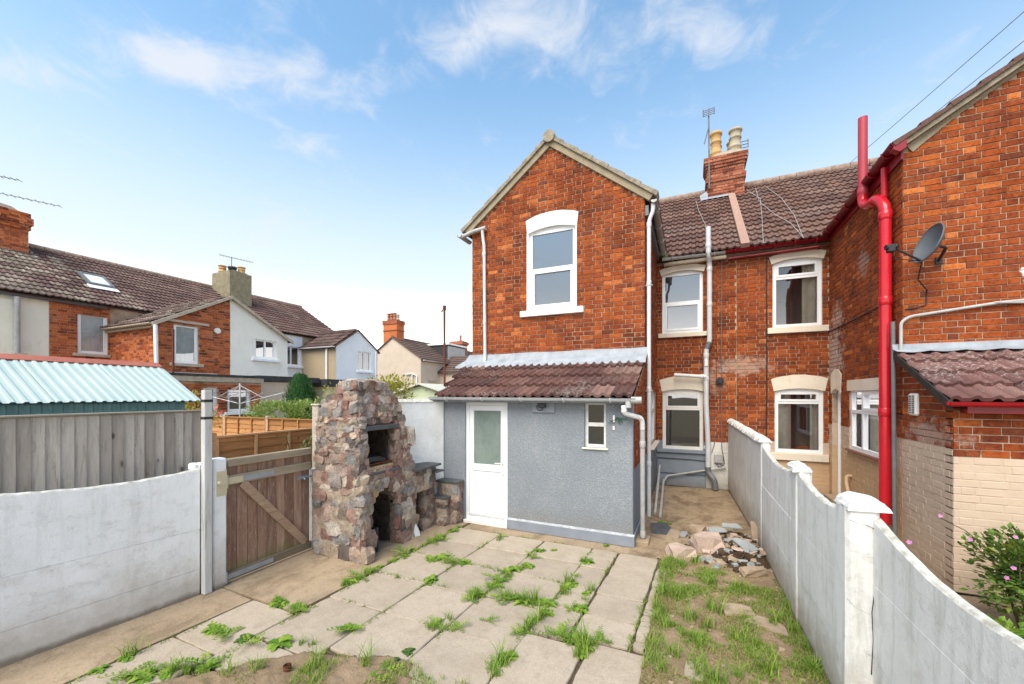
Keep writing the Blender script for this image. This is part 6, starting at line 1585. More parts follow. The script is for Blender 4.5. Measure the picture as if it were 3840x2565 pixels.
# L2: brick house and its half of the paired wing
h2 = thing('terrace_house', 'orange brick terrace house with two net-curtained windows and a skylight', 'house', (-18, 7, 0))
w1 = (5.97, 6.70, 3.55, 4.84); w2 = (7.15, 7.85, 3.22, 4.45)
m = MB(); wall(m, FT, 5.345, 8.85, 0, TEV - .02, .25, [w1]); wall(m, FTG, 6.75, 8.848, 0, 4.5, .25, [w2])
m.prism([(6.75, 4.5), (8.848, 4.5), (8.848, 5.66)], GX - .25, GX, 'x'); m.box(TX, GX - .25, 6.75, 6.97, 0, 4.5)
wl2 = m.build('wall', M_MORTAR_L, h2)
SG = (5.68 - 4.5) / 2.1
far_bricks(h2, wl2, [(FT, 5.35, 6.76, 2.2, TEV - .05, [w1], None), (FTG, 6.75, 8.85, 2.2, 5.7, [w2], lambda z: (6.75, 8.85) if z < 4.5 else (6.75 + (z - 4.5) / SG, 8.85)), (frame((0, 6.75, 0), (1, 0, 0), (0, -1, 0)), TX, GX, 2.2, 4.45, [], None)], M_BRICK_L)
far_win(h2, FT, *w1); far_win(h2, FTG, *w2)
m = MB(); m.cbox(GX, GX + .06, 6.98, 8.15, 4.52, 4.60, .01); m.build('ledge', M_STONE_TRIM, h2)
terrace_roof(h2, 5.34, 8.85, lambda c, r: M_TILE_L_GREY if R.random() < .45 - c * .05 else M_TILE_L, 72)
m = MB(); m.prism([(6.6, 4.44), (8.85, 5.72), (8.85, 5.66), (6.6, 4.38)], GX + .06, -19.5, 'x'); wr2 = m.build('wing_roof', M_TILE_L, h2)
sw_ = Vector((0, 2.28, 1.27)).normalized()
tiles(wr2, (-19.6, 6.56, 4.42), (1, 0, 0), sw_, 15, 7, .31, 2.6 / 7, M_TILE_L, 'wing', rolls=2, seg=3, seed=75, matf=lambda c, r: M_TILE_L_GREY if R.random() < .5 else M_TILE_L)
m = MB(); m.prism([(6.55, 4.30), (8.85, 5.62), (8.85, 5.72), (6.55, 4.42)], GX + .062, GX + .13, 'x'); m.build('barge', M_STONE_TRIM, h2)
gutter('gutter', (GX + .1, 6.53, 4.40), (TX + .1, 6.53, 4.40), .06, M_STONE_TRIM, h2)
m = MB(); m.box(GX - .1, TX, 6.62, 6.74, 4.28, 4.40); m.build('fascia', M_STONE_TRIM, h2)
gutter('gutter', (TX + .16, 1.6, 5.12), (TX + .16, 6.6, 5.12), .06, M_PIPE_DARK, h2)
m = MB(); m.tube([(GX + .12, 6.62, 4.34), (GX + .12, 6.66, 2.4)], .055, 8); m.build('downpipe', M_UPVC, h2)
m = MB(); m.tube([(GX, 8.42, 4.42), (GX + .05, 8.42, 4.42)], .1, 12); m.build('alarm_bell', M_UPVC_OLD, h2)
m = MB(); m.cbox(GX + .0, GX + .08, 6.6, 8.4, 2.86, 2.92, .01); m.build('waste_pipe', M_UPVC_OLD, h2)
# skylight lying on the roof slope
n4 = Vector((-st_n.z, 0, st_n.x)); n4 = -n4 if n4.z < 0 else n4
o4 = Vector((TX + .15, 0, TEV)) + st_n * 1.55 + n4 * .07
FR = Matrix(((0, st_n.x, n4.x, o4.x), (1, 0, 0, 6.62), (0, st_n.z, n4.z, o4.z), (0, 0, 0, 1)))
m = MB(); m.box(0, .08, 0, 1.0, 0, .08, mat=FR); m.box(.62, .70, 0, 1.0, 0, .08, mat=FR); m.box(.08, .62, 0, .08, 0, .08, mat=FR); m.box(.08, .62, .92, 1.0, 0, .08, mat=FR); sk = m.build('skylight', M_PIPE_DARK, h2)
m = MB(); m.box(.08, .62, .08, .92, .03, .05, mat=FR); m.build('pane', simple('skylight_blind', (.70, .72, .70), (.62, .64, .62), 3, .3, .05, 20, .5), sk)
m = MB(); m.box(-.05, .75, -.28, -.005, .0, .02, mat=FR); m.build('apron', M_WHITE_RENDER2, sk)
# L3: white half
h3 = thing('terrace_house', 'white rendered terrace house sharing the gable with the brick one', 'house', (-18, 10.5, 0))
w3 = (9.72, 10.60, 3.58, 4.31); w3b = (13.2, 13.98, 3.63, 4.60)
m = MB(); wall(m, FTG, 8.852, 11.07, 0, 4.5, .25, [w3]); m.prism([(8.852, 4.5), (11.07, 4.5), (8.852, 5.66)], GX - .25, GX, 'x'); m.box(TX, GX - .25, 10.85, 11.07, 0, 4.5); m.build('wall', M_WHITE_RENDER, h3)
m = MB(); wall(m, FT, 11.07, 14.1, 0, TEV - .02, .25, [w3b]); m.build('wall', M_WHITE_RENDER2, h3)
far_win(h3, FTG, *w3, mull=[10.16], curtain=False, sill=M_WHITE_RENDER2, glass=M_GLASS_SKY); far_win(h3, FT, *w3b, mull=[13.5], curtain=False, sill=M_WHITE_RENDER2)
terrace_roof(h3, 8.85, 12.40, None, 73, skip=lambda c, r: False)
m = MB(); m.prism([(11.22, 4.40), (8.85, 5.72), (8.85, 5.66), (11.22, 4.33)], GX + .06, -19.5, 'x'); m.build('wing_roof', M_TILE_L, h3)
m = MB(); m.prism([(11.25, 4.28), (8.852, 5.62), (8.852, 5.73), (11.25, 4.40)], GX + .062, GX + .13, 'x'); m.build('barge', M_STONE_TRIM, h3)
m = MB(); m.box(-21.6, -20.2, 11.9, 12.95, 6.4, 8.2); ch3 = m.build('chimney', M_STONE_CHIM, h3)
m = MB(); m.prism([(11.95, 8.2), (12.9, 8.2), (12.7, 8.28), (12.1, 8.28)], -21.5, -20.3, 'x'); m.build('flaunching', M_STONE_CHIM, ch3)
for (x, y_) in ((-21.2, 12.15), (-20.6, 12.7)): pot((x, y_, 8.2), .4, .16, M_POT, ch3)
m = MB(); m.lathe([(.17, .0), (.17, .2), (.2, .22), (.2, .3), (.0, .34)], (-20.75, 12.35, 8.24), 12); m.build('cowl', M_BLACK, ch3)
# L4: end house with buff side and white gable
h4 = thing('terrace_house', 'far end terrace house with buff roughcast side and white gable', 'house', (-17, 15.5, 0))
GX4 = -15.67; F4 = frame((GX4, 0, 0), (0, 1, 0), (1, 0, 0)); w4 = (15.5, 16.42, 3.44, 4.45)
m = MB(); wall(m, F4, 14.1, 16.9, 0, 4.6, .25, [w4]); m.prism([(14.1, 4.6), (16.9, 4.6), (15.5, 5.52)], GX4 - .25, GX4, 'x'); m.build('gable_wall', M_WHITE_RENDER2, h4)
m = MB(); m.box(TX, GX4 - .002, 14.09, 14.3, 0, 4.6); m.box(TX - 6, TX, 14.1, 17.0, 0, TEV); m.build('side_wall', M_BUFF_ROUGH, h4)
far_win(h4, F4, *w4, mull=[15.95], curtain=False, sill=M_WHITE_RENDER2)
terrace_roof(h4, 12.40, 17.0, None, 74)
m = MB(); m.prism([(13.95, 4.52), (15.5, 5.56), (17.05, 4.52), (17.05, 4.46), (15.5, 5.50), (13.95, 4.46)], -19.6, GX4 + .06, 'x'); wr4 = m.build('wing_roof', M_TILE_L, h4)
s4 = Vector((0, 1.55, 1.04)).normalized(); tiles(wr4, (-19.3, 13.92, 4.54), (1, 0, 0), s4, 12, 5, .305, 1.87 / 5, M_TILE_L, 'wing4', rolls=2, seg=3, seed=76)
gutter('gutter', (GX4 + .08, 13.9, 4.54), (TX, 13.9, 4.54), .06, M_UPVC, h4)
m = MB(); m.tube([(GX4 - .55, 14.03, 4.5), (GX4 - .55, 14.03, 2.4)], .05, 8); m.build('downpipe', M_UPVC, h4)
m = MB(); m.tube([(GX4 + .06, 16.7, 4.55), (GX4 + .06, 16.7, 2.4)], .05, 8); m.build('downpipe', M_UPVC, h4)
# single-storey back extensions
ex = thing('brick_extension', 'single-storey brick extension with two white windows and flat roof', 'extension', (-14.5, 8, 0))
FE = frame((-14.0, 0, 0), (0, 1, 0), (1, 0, 0)); e1 = (7.45, 7.87, 1.6, 2.42); e2 = (8.18, 8.93, 1.63, 2.40)
m = MB(); wall(m, FE, 6.6, 9.3, 0, 2.62, .2, [e1, e2]); m.box(-14.98, -14.2, 6.6, 6.8, 0, 2.62); wle = m.build('wall', M_MORTAR_L, ex)
far_bricks(ex, wle, [(FE, 6.6, 9.3, 1.2, 2.58, [e1, e2], None)], M_BRICK_L)
far_win(ex, FE, *e1, curtain=False, sill=M_UPVC); far_win(ex, FE, *e2, curtain=False, sill=M_UPVC)
m = MB(); m.box(-15, -13.9, 6.5, 9.34, 2.62, 2.78); m.build('fascia', M_STONE_TRIM, ex)
m = MB(); m.box(-15, -13.86, 6.3, 9.38, 2.785, 2.86); m.build('roof_felt', M_FELT, ex)
ex2 = thing('rendered_extension', 'low beige rendered extension with black felt roof beside the conifer', 'extension', (-15, 11, 0))
m = MB(); m.box(-15, -14.25, 9.36, 11.6, 0, 2.68); m.build('wall', M_BEIGE, ex2)
m = MB(); m.box(-15, -14.15, 9.36, 11.9, 2.70, 2.90); m.build('roof_felt', M_FELT, ex2)
ex3 = thing('rendered_extension', 'low pale yellow extension with black gutter and dark window', 'extension', (-14, 13.5, 0))
m = MB(); m.box(-16.5, -14.0, 12.2, 16.5, 0, 2.55); m.build('wall', simple('pale_yellow_render', (.66, .62, .40), (.58, .54, .35), 4, .9, .2, 20), ex3)
m = MB(); m.box(-16.5, -13.85, 12.0, 16.7, 2.56, 2.86); m.build('roof_felt', M_FELT, ex3)
m = MB(); m.box(-13.998, -13.97, 12.6, 13.6, 1.5, 2.3); m.build('window', M_DARK, ex3)
# the beige house across the back street
hf = thing('far_house', 'beige roughcast house with tall brick chimney of four pots across the gap', 'house', (-20.5, 27, 0))
m = MB(); m.prism([(-23.1, 0), (-17.9, 0), (-17.9, 4.86), (-20.5, 6.55), (-23.1, 4.86)], 23.7, 40, 'y'); m.build('wall', M_BEIGE, hf)
def course_roof(P0, P1, x_or_y, ya, yb, n_, mat, name, parent):
    """stepped courses of tiles too far away to tell apart"""
    m = MB(); P0 = Vector(P0); P1 = Vector(P1); nv = Vector((-(P1 - P0).y, (P1 - P0).x)).normalized(); nv = -nv if nv.y < 0 else nv
    for k in range(n_):
        a = P0.lerp(P1, k / n_); b = P0.lerp(P1, (k + 1.1) / n_); poly = [a, b, b + nv * .02, a + nv * .07]
        m.prism([(p.x, p.y) for p in poly], ya, yb, x_or_y, rnd=R.random())
    return m.build(name, mat, parent, kind='stuff')
m = MB(); m.prism([(-23.2, 4.82), (-20.5, 6.6), (-17.7, 4.80), (-17.7, 4.74), (-20.5, 6.5), (-23.2, 4.76)], 23.6, 40, 'y'); rf_ = m.build('roof', M_TILE_FAR, hf)
course_roof((-17.7, 4.80), (-20.5, 6.62), 'y', 23.62, 40, 10, M_TILE_FAR, 'roof_tile', rf_)
m = MB(); m.box(-21.45, -20.15, 23.75, 24.6, 5.6, 7.55); cf = m.build('chimney', M_BRICK_L, hf)
m = MB(); m.box(-21.5, -20.1, 23.7, 24.65, 7.55, 7.85); m.box(-21.5, -20.1, 23.7, 24.65, 7.05, 7.12); m.build('chimney_corbel', M_BRICK_CH, cf)
for k in range(4): pot((-21.3 + k * .3, 24.2, 7.85), .62 - (.14 if k == 3 else 0), .12, M_POT_RED if k < 3 else M_POT_GREY, cf)
far_win(hf, frame((-17.9, 0, 0), (0, 1, 0), (1, 0, 0)), 24.7, 25.4, 3.3, 4.45, curtain=False, tr=[3.8])
gutter('gutter', (-17.65, 23.7, 4.74), (-17.65, 27, 4.74), .07, M_UPVC, hf)
m = MB(); m.tube([(-18.6, 23.6, 3.75), (-18.6, 23.6, 1.5)], .05, 8); m.tube([(-19.2, 23.6, 3.7), (-18.6, 23.6, 3.75), (-18.2, 23.6, 3.6), (-18.2, 23.6, 2)], .05, 8); m.build('downpipe', M_PIPE_WHITE, hf)
m = MB(); m.prism([(26, 3.95), (28.2, 5.25), (30.4, 3.95), (30.4, 0), (26, 0)], -17.9, -12.5, 'x'); m.build('wing', M_BEIGE, hf)
m = MB(); m.prism([(25.8, 3.95), (28.2, 5.35), (30.6, 3.95), (30.6, 3.85), (28.2, 5.2), (25.8, 3.85)], -18.6, -12.4, 'x'); wf = m.build('wing_roof', M_TILE_FAR, hf)
course_roof((25.8, 3.93), (28.2, 5.36), 'x', -18.6, -12.4, 8, M_TILE_FAR, 'roof_tile', wf)
m = MB(); m.box(-17, -15, 25.9, 25.99, 3.80, 3.90); m.build('fascia', M_UPVC, hf)
m = MB(); m.box(-20.8, -18.1, 27.5, 30.2, 4.9, 6.3); dm = m.build('dormer', M_FELT, hf)
m = MB(); m.box(-18.098, -18.07, 27.52, 30.18, 5.1, 6.2); m.build('dormer_front', M_PIPE_OLD, dm)
m = MB(); m.box(-20.9, -17.95, 27.4, 30.35, 6.3, 6.42); m.build('dormer_fascia', M_UPVC, dm)
far_win(hf, frame((-18.06, 0, 0), (0, 1, 0), (1, 0, 0)), 28.3, 29.3, 5.25, 6.1, curtain=False)
m = MB(); m.box(-21.2, -19.8, 32.6, 33.6, 5.8, 7.35); m.box(-21.3, -19.7, 32.5, 33.7, 7.0, 7.25); m.build('chimney', M_BRICK_CH, hf)
pot((-20.3, 33.1, 7.35), .6, .12, M_POT_RED, hf)
hg = thing('far_house', 'distant brown roof just visible beside the gable of the near house', 'house', (-14, 38, 0))
m = MB(); m.box(-22, -8, 36, 42, 0, 4.2); m.build('wall', M_BEIGE, hg); m = MB(); m.prism([(35.8, 4.2), (39, 6.0), (42.2, 4.2)], -22, -8, 'x'); m.build('roof', M_TILE_FAR, hg)

# ------------------------------------------------------------------ aerials and overhead wires
def yagi(name, label, base, h, boom, n_, el=.35, mast=.018, tilt=0.0, vert=False):
    t = thing(name, label, 'aerial', base); b = Vector(base); top = b + Vector((0, 0, h)); d = Vector(boom); L = d.length; d.normalize(); sd = d.cross(Vector((0, 0, 1))).normalized()
    if vert: sd = Vector((0, 0, 1))
    m = MB(); m.tube([b, top], mast, 6); m.build('mast', M_PIPE_DARK, t)
    m = MB(); a = top - d * L * .35; e = top + d * L * .65; m.tube([a, e], .012, 5); m.build('boom', M_PIPE_DARK, t)
    m = MB()
    for k in range(n_):
        p = a.lerp(e, k / (n_ - 1)); w = el * (1 - .35 * k / n_); m.tube([p - sd * w / 2, p + sd * w / 2], .010, 4)
    m.build('element', M_PIPE_DARK, t, kind='stuff'); return t
yagi('tv_aerial', 'long television aerial above the brick chimney at the far left', (-21.3, 5.05, 8.5), .5, (1.6, 1.9, -.25), 14)
yagi('tv_aerial', 'second higher television aerial at the left picture edge', (-21.6, 4.7, 8.5), 1.1, (1.3, 1.2, -.2), 12)
yagi('tv_aerial', 'television aerial on the mossy rendered chimney', (-20.9, 12.4, 8.2), .85, (.95, 1.0, -.2), 12)
t = thing('tv_aerial', 'panel television aerial on a tall mast beside the chimney pots', 'aerial', (.52, 13.6, 8.6))
m = MB(); m.tube([(.52, 13.55, 8.5), (.50, 13.55, 10.71)], .022, 8); m.tube([(.50, 13.5, 10.36), (.38, 13.5, 9.86)], .016, 6); m.build('mast', M_PIPE_DARK, t)
m = MB()
for z in (10.70, 10.755, 10.81, 10.865): m.tube([(.33, 13.5, z), (.67, 13.5, z + .03)], .011, 5)
for x in (.35, .50, .65): m.tube([(x, 13.48, 10.68), (x, 13.48, 10.90)], .012, 5)
m.build('grid', M_PIPE_DARK, t, kind='stuff')
t = thing('tv_aerial', 'small aerial peeping out behind the grey chimney pot', 'aerial', (1.5, 14.6, 8.6))
m = MB(); m.tube([(1.45, 14.6, 8.6), (1.45, 14.6, 10.26)], .018, 6); m.build('mast', M_PIPE_DARK, t)
m = MB()
for z in (10.08, 10.18, 10.28): m.tube([(1.35, 14.6, z), (1.68, 14.6, z)], .014, 5)
m.tube([(1.66, 14.6, 10.06), (1.66, 14.6, 10.32)], .014, 5); m.build('grid', M_PIPE_DARK, t, kind='stuff')
def wire(name, label, a, b, sag, r=.012, mat=None):
    a = Vector(a); b = Vector(b); m = MB(); m.tube([a.lerp(b, i / 16) - Vector((0, 0, sag * 4 * (i / 16) * (1 - i / 16))) for i in range(17)], r, 5); return tag(m.build(name, mat or M_PIPE_DARK), label, 'cable')
wire('overhead_wire', 'upper of two thin overhead wires crossing the sky at top right', (4.05, 14.6, 8.80), (5.6, 7.6, 8.66), .03, .007)
wire('overhead_wire', 'lower of two thin overhead wires running behind the red vent pipe', (4.6, 14.6, 8.72), (5.6, 7.6, 8.18), .03, .007)
rl = lambda x, y: EV[1] + (y - EV[0]) * .8 + .09
def roof_cable(label, pts, mat):
    m = MB(); m.tube([(x, y, rl(x, y) + .01) for (x, y) in pts], .0055, 5); tag(m.build('roof_cable', mat), label, 'cable')
roof_cable('white aerial cable running from the chimney down the left roof to the grey vent pipe', [(.15, 13.6), (.2, 12.8), (.36, 11.6), (.37, 10.6), (.36, 10.2)], M_PIPE_OLD)
roof_cable('loose white cable looping down the neighbour roof nearest the verge', [(1.52, 13.7), (1.75, 12.8), (1.62, 11.6), (1.45, 10.2)], M_PIPE_OLD)
roof_cable('white cable crossing the loop on the neighbour roof', [(1.75, 13.7), (1.7, 12.6), (1.9, 11.6), (2.1, 11.0), (2.18, 10.2)], M_PIPE_OLD)
roof_cable('thin grey cable farthest right on the neighbour roof', [(2.0, 13.7), (2.2, 12.6), (2.25, 11.4), (2.17, 10.2)], M_PIPE_OLD)

# ------------------------------------------------------------------ plants
def leaf_quad(mb, p, d, up, l, w, mi, rnd, droop=.0):
    """a pointed, slightly folded leaf"""
    d = d.normalized(); s = d.cross(up); s = s.normalized() if s.length > 1e-6 else Vector((1, 0, 0)); n_ = s.cross(d)
    mid = p + d * l * .5 + n_ * l * .06; tip = p + d * l - n_ * l * droop
    mb.add([p, mid + s * w * .5 - n_ * w * .12, tip, mid - s * w * .5 - n_ * w * .12, mid], [(0, 1, 4), (1, 2, 4), (2, 3, 4), (3, 0, 4)], mi, rnd)
def blade(mb, p, az, h, lean, w, mi, rnd, seg=3):
    d = Vector((math.cos(az), math.sin(az), 0)); s = Vector((-math.sin(az), math.cos(az), 0)); vs = []
    for i in range(seg + 1):
        t = i / seg; q = p + d * (lean * h * t * t) + Vector((0, 0, h * (t - .35 * lean * t * t))); ww = w * (1 - t) * .5 + .0006
        vs += [q - s * ww, q + s * ww]
    mb.add(vs, [(2 * i, 2 * i + 1, 2 * i + 3, 2 * i + 2) for i in range(seg)], mi, rnd, True)
def rosette(rg, r=.13, n_=14, serr=True):
    mb = MB()
    for k in range(n_):
        az = k * 2.4 + rg.uniform(-.4, .4); el = rg.uniform(.1, .9); L = r * rg.uniform(.55, 1.05); d = Vector((math.cos(az), math.sin(az), math.tan(el) * .8)); d.normalize()
        s = Vector((-math.sin(az), math.cos(az), 0)); rows = 6; vs = []; rn = rg.random() + .001
        for i in range(rows + 1):
            t = i / rows; q = d * L * t + Vector((0, 0, -L * .55 * t * t)); w = L * .26 * math.sin(PI * min(1, .12 + t * .88)) ** .8 * (1 if not serr or i % 2 else .62)
            vs += [q - s * w + Vector((0, 0, w * .25)), q, q + s * w + Vector((0, 0, w * .25))]
        mb.add(vs, [(3 * i + j, 3 * i + j + 1, 3 * i + 4 + j, 3 * i + 3 + j) for i in range(rows) for j in (0, 1)], 0, rn)
    return mb
def tuft(rg, n_=34, h=.16, spread=.06):
    mb = MB()
    for k in range(n_):
        a = rg.uniform(0, 2 * PI); r = spread * rg.random(); blade(mb, Vector((r * math.cos(a), r * math.sin(a), -.01)), rg.uniform(0, 2 * PI), h * rg.uniform(.45, 1.1), rg.uniform(.15, 1.0), rg.uniform(.004, .008), 0, rg.random())
    return mb
def spray(rg, n_=7, h=.12):
    """creeping stems with small leaves"""
    mb = MB()
    for k in range(n_):
        az = rg.uniform(0, 2 * PI); L = h * rg.uniform(.7, 1.6); d = Vector((math.cos(az), math.sin(az), rg.uniform(.1, .8))).normalized(); m_ = 9; rn = rg.random()
        for i in range(m_):
            t = (i + 1) / m_; p = d * L * t + Vector((0, 0, -.25 * L * t * t)); sd = Vector((-d.y, d.x, 0)).normalized() * (1 if i % 2 else -1)
            leaf_quad(mb, p, d * .5 + sd + Vector((0, 0, .3)), Vector((0, 0, 1)), .035 * (1.2 - .5 * t), .018, 0, rn, .1)
        mb.tube([Vector((0, 0, 0)), d * L * .5 + Vector((0, 0, -.06 * L)), d * L + Vector((0, 0, -.25 * L))], .0018, 4)
    return mb
rgw = random.Random(42)
WV = {'r': [rosette(rgw, .13, 15).mesh('weed', M_WEED) for _ in range(3)], 'g': [tuft(rgw).mesh('weed', M_GRASS) for _ in range(4)], 's': [spray(rgw).mesh('weed', M_WEED) for _ in range(4)], 'd': [rosette(rgw, .15, 14).mesh('weed', M_WEED_DARK) for _ in range(2)]}
def ground_at(px, py):
    """point of the yard floor under a picture measurement (2347 px wide)"""
    u = (px - 1173.5) / 912.7; v = (905 - py) / 912.7; s, c = math.sin(math.radians(24.165)), math.cos(math.radians(24.165)); t = -CAMZ / v
    return Vector(((-s + c * u) * t, (c + s * u) * t, 0))
WEEDS = [('r', 1042, 1218, 1.0), ('s', 1010, 1238, 1.2), ('s', 990, 1245, 1.1), ('s', 925, 1272, 1.1), ('r', 950, 1262, .7), ('r', 905, 1285, .7), ('r', 800, 1335, .9), ('s', 825, 1325, 1.0), ('g', 850, 1312, .6),
    ('r', 985, 1282, 1.0), ('r', 1012, 1280, 1.1), ('s', 1045, 1288, 1.2), ('r', 1068, 1290, .8), ('g', 910, 1325, .5), ('r', 988, 1330, 1.05), ('g', 1145, 1238, .8), ('s', 1150, 1230, .8), ('r', 1237, 1264, .85), ('s', 1222, 1278, .8),
    ('r', 1180, 1305, 1.0), ('r', 1210, 1298, .9), ('s', 1160, 1312, 1.0), ('s', 1142, 1332, 1.1), ('s', 1130, 1345, 1.0), ('g', 1085, 1372, 1.0), ('r', 1095, 1362, .6), ('r', 1345, 1290, .9), ('g', 1300, 1335, .9), ('r', 1298, 1345, .8), ('g', 1290, 1362, .7),
    ('g', 1355, 1355, .8), ('r', 1330, 1395, .85), ('s', 1165, 1375, 1.1), ('r', 1200, 1380, 1.0), ('g', 1225, 1378, 1.0), ('r', 1255, 1385, 1.0), ('g', 1180, 1372, .8), ('g', 1240, 1420, 1.25), ('g', 1215, 1440, 1.1), ('r', 1250, 1408, .8), ('s', 1280, 1460, 1.1), ('s', 1310, 1468, 1.0),
    ('g', 1345, 1480, 1.4), ('g', 1330, 1500, 1.1), ('s', 1375, 1470, .8), ('g', 1150, 1520, 1.2), ('r', 1165, 1505, .8), ('g', 1130, 1550, .8), ('g', 990, 1440, .9), ('s', 1000, 1436, .9), ('s', 1050, 1440, .7), ('g', 1030, 1420, .6), ('s', 640, 1385, .8), ('s', 690, 1400, .9), ('r', 680, 1390, .6),
    ('r', 488, 1445, .9), ('s', 520, 1455, 1.2), ('d', 560, 1465, .6), ('g', 300, 1500, .9), ('r', 290, 1508, .7), ('r', 230, 1535, .6), ('r', 640, 1475, 1.1), ('g', 690, 1475, .5), ('g', 715, 1478, .5), ('s', 800, 1445, 1.1), ('r', 805, 1440, .7), ('g', 835, 1525, 1.1), ('d', 935, 1495, .5), ('d', 900, 1520, .5), ('s', 880, 1545, 1.2),
    ('r', 330, 1555, .9), ('s', 300, 1548, .9), ('r', 380, 1545, .7), ('g', 430, 1540, .8), ('s', 470, 1525, 1.1), ('g', 520, 1550, 1.0), ('g', 730, 1525, 1.0), ('g', 700, 1545, .9), ('g', 590, 1540, .8), ('s', 570, 1475, .9), ('r', 1270, 1262, .5), ('s', 1345, 1285, .6), ('r', 1390, 1250, .45), ('s', 1120, 1425, .6), ('r', 870, 1300, .5), ('s', 1185, 1452, .7),
    ('r', 1515, 1196, .6), ('r', 1530, 1200, .6)]
for (xa, ya, xb, yb, n_) in ((895, 1292, 1060, 1205, 8), (975, 1287, 1078, 1292, 4), (1120, 1352, 1205, 1298, 6), (1125, 1370, 1270, 1388, 8), (1195, 1452, 1262, 1396, 6), (1318, 1520, 1352, 1466, 4), (1285, 1370, 1345, 1285, 5), (785, 1345, 865, 1306, 4), (260, 1556, 480, 1528, 7), (1075, 1380, 1100, 1356, 3), (1290, 1466, 1400, 1476, 4), (1135, 1540, 1165, 1502, 3), (1300, 1405, 1365, 1345, 3), (620, 1380, 700, 1402, 3)):
    for k in range(n_):
        t = (k + R.random()) / n_; WEEDS.append((R.choice('rssgg'), xa + (xb - xa) * t + R.uniform(-5, 5), ya + (yb - ya) * t + R.uniform(-3, 3), R.uniform(.45, .9)))
for i, (k, px, py, s) in enumerate(WEEDS):
    p = ground_at(px, py); me = WV[k][i % len(WV[k])]
    o = piece('weed', me, None, Matrix.Translation(p + Vector((0, 0, .004))) @ Matrix.Rotation(i * 1.7, 4, 'Z') @ Matrix.Diagonal((s, s, s * R.uniform(.8, 1.15), 1)))
    o.scale = o.scale * 1.2
    zn = 'near the white door and the lean-to' if p.y > 5.0 else 'in front of the stone barbecue' if p.x < -3.2 and p.y > 2.8 else 'at the front edge by the soil patch' if p.y < 2.75 else 'on the side towards the lawn strip' if p.x > -1.55 else 'in the middle of the patio'
    if p.y > 6.2: zn = 'in the passage by the drainpipes'
    lab = {'r': 'broad-leaved green weed growing from a joint ' + zn, 'g': 'tuft of grass growing from a joint ' + zn, 's': 'low creeping weed growing from a joint ' + zn, 'd': 'dark green thistle-like weed at the edge of the front soil patch'}[k]
    grp = {'r': 'broad-leaved weeds in the patio joints', 'g': 'grass tufts in the patio joints', 's': 'creeping weeds in the patio joints', 'd': 'dark weeds by the soil patch'}[k]
    tag(o, lab, 'weed', grp)
# joint grass too small to count
jm = MB(); rj = random.Random(5)
for (xa, ya, xb, yb, dens) in ((-3.62, 2.0, -3.49, 5.6, 1), (-2.86, 2.4, -2.74, 5.65, .8), (-2.12, 2.0, -2.0, 5.65, .9), (-1.40, 1.9, -1.27, 5.65, 1), (-1.03, 3.5, -.93, 5.6, .6), (-.49, 3.5, -.42, 5.4, .8), (-4.3, 1.3, -4.27, 2.7, .5), (-3.6, 3.16, -1.4, 3.16, .5), (-3.55, 3.83, -1.3, 3.86, .6), (-3.5, 4.51, -1.3, 4.5, .7), (-3.4, 5.69, -.5, 5.69, .5), (-1.3, 3.44, -.4, 3.54, .6), (-.82, 1.9, -.8, 3.5, .8)):
    L = math.hypot(xb - xa, yb - ya)
    for k in range(int(L * 130 * dens)):
        t = rj.random()
        ns = mnoise.noise(Vector((xa * 9 + t * L * 3.1, ya * 3, 2.2)))
        if ns < .02: continue
        blade(jm, Vector((xa + (xb - xa) * t + rj.uniform(-.012, .012), ya + (yb - ya) * t + rj.uniform(-.012, .012), -.012)), rj.uniform(0, 6.3), rj.uniform(.025, .06) + .10 * max(0, ns) * rj.random(), rj.uniform(.3, 1.3), rj.choice((.005, .006, .012)), 0, rj.random(), 2)
o = jm.build('joint_grass', M_GRASS, kind='stuff'); tag(o, 'thin grass sprouting along the joints of the patio slabs', 'grass')
# grass on the lawn strip and on the soil patch
gm = MB(); rgx = random.Random(12); cnt = 0
def grass_at(x, y, z0, dens_bias, hs=1.0):
    n1 = mnoise.noise(Vector((x * 3.2, y * 3.2, 4.1))) + .5 * mnoise.noise(Vector((x * 8, y * 8, 1.3)))
    if n1 + dens_bias < .02: return
    dry = mnoise.noise(Vector((x * 2.4 + 9, y * 2.4, 7))) + rgx.uniform(-.4, .4) > .02
    h = (.035 + .10 * max(0, n1 + dens_bias) * rgx.random() ** 1.2) * hs
    if dry: h *= .55
    blade(gm, Vector((x, y, z0 + soil_z(x, y) - .006)), rgx.uniform(0, 6.3), h * rgx.uniform(.6, 1.3), rgx.uniform(.2, 1.3), rgx.uniform(.004, .0075), 1 if dry else 0, rgx.random(), 2)
for k in range(32000):
    x = rgx.uniform(-.36, .95); y = rgx.uniform(2.5, 5.75)
    b = .21 + .55 * math.exp(-((x + .30) / .13) ** 2) + .35 * math.exp(-((x - .9) / .10) ** 2) * (y < 5.2) - .35 * (y > 5.3) - .25 * math.exp(-((x - .62) / .2) ** 2 - ((y - 4.6) / .5) ** 2)
    grass_at(x, y, .005, b)
for k in range(9500):
    x = rgx.uniform(-3.7, -1.5); y = rgx.uniform(1.5, 2.6)
    if y < (1.9 + (x + 3.47) if x < -3.03 else 2.34 + .3 * (x + 3.03)): grass_at(x, y, .03, .10, 1.0)
o = gm.build('lawn_grass', [M_GRASS, M_GRASS_DRY], kind='stuff'); tag(o, 'patchy green and straw-coloured grass on bare soil beside the wall', 'grass')
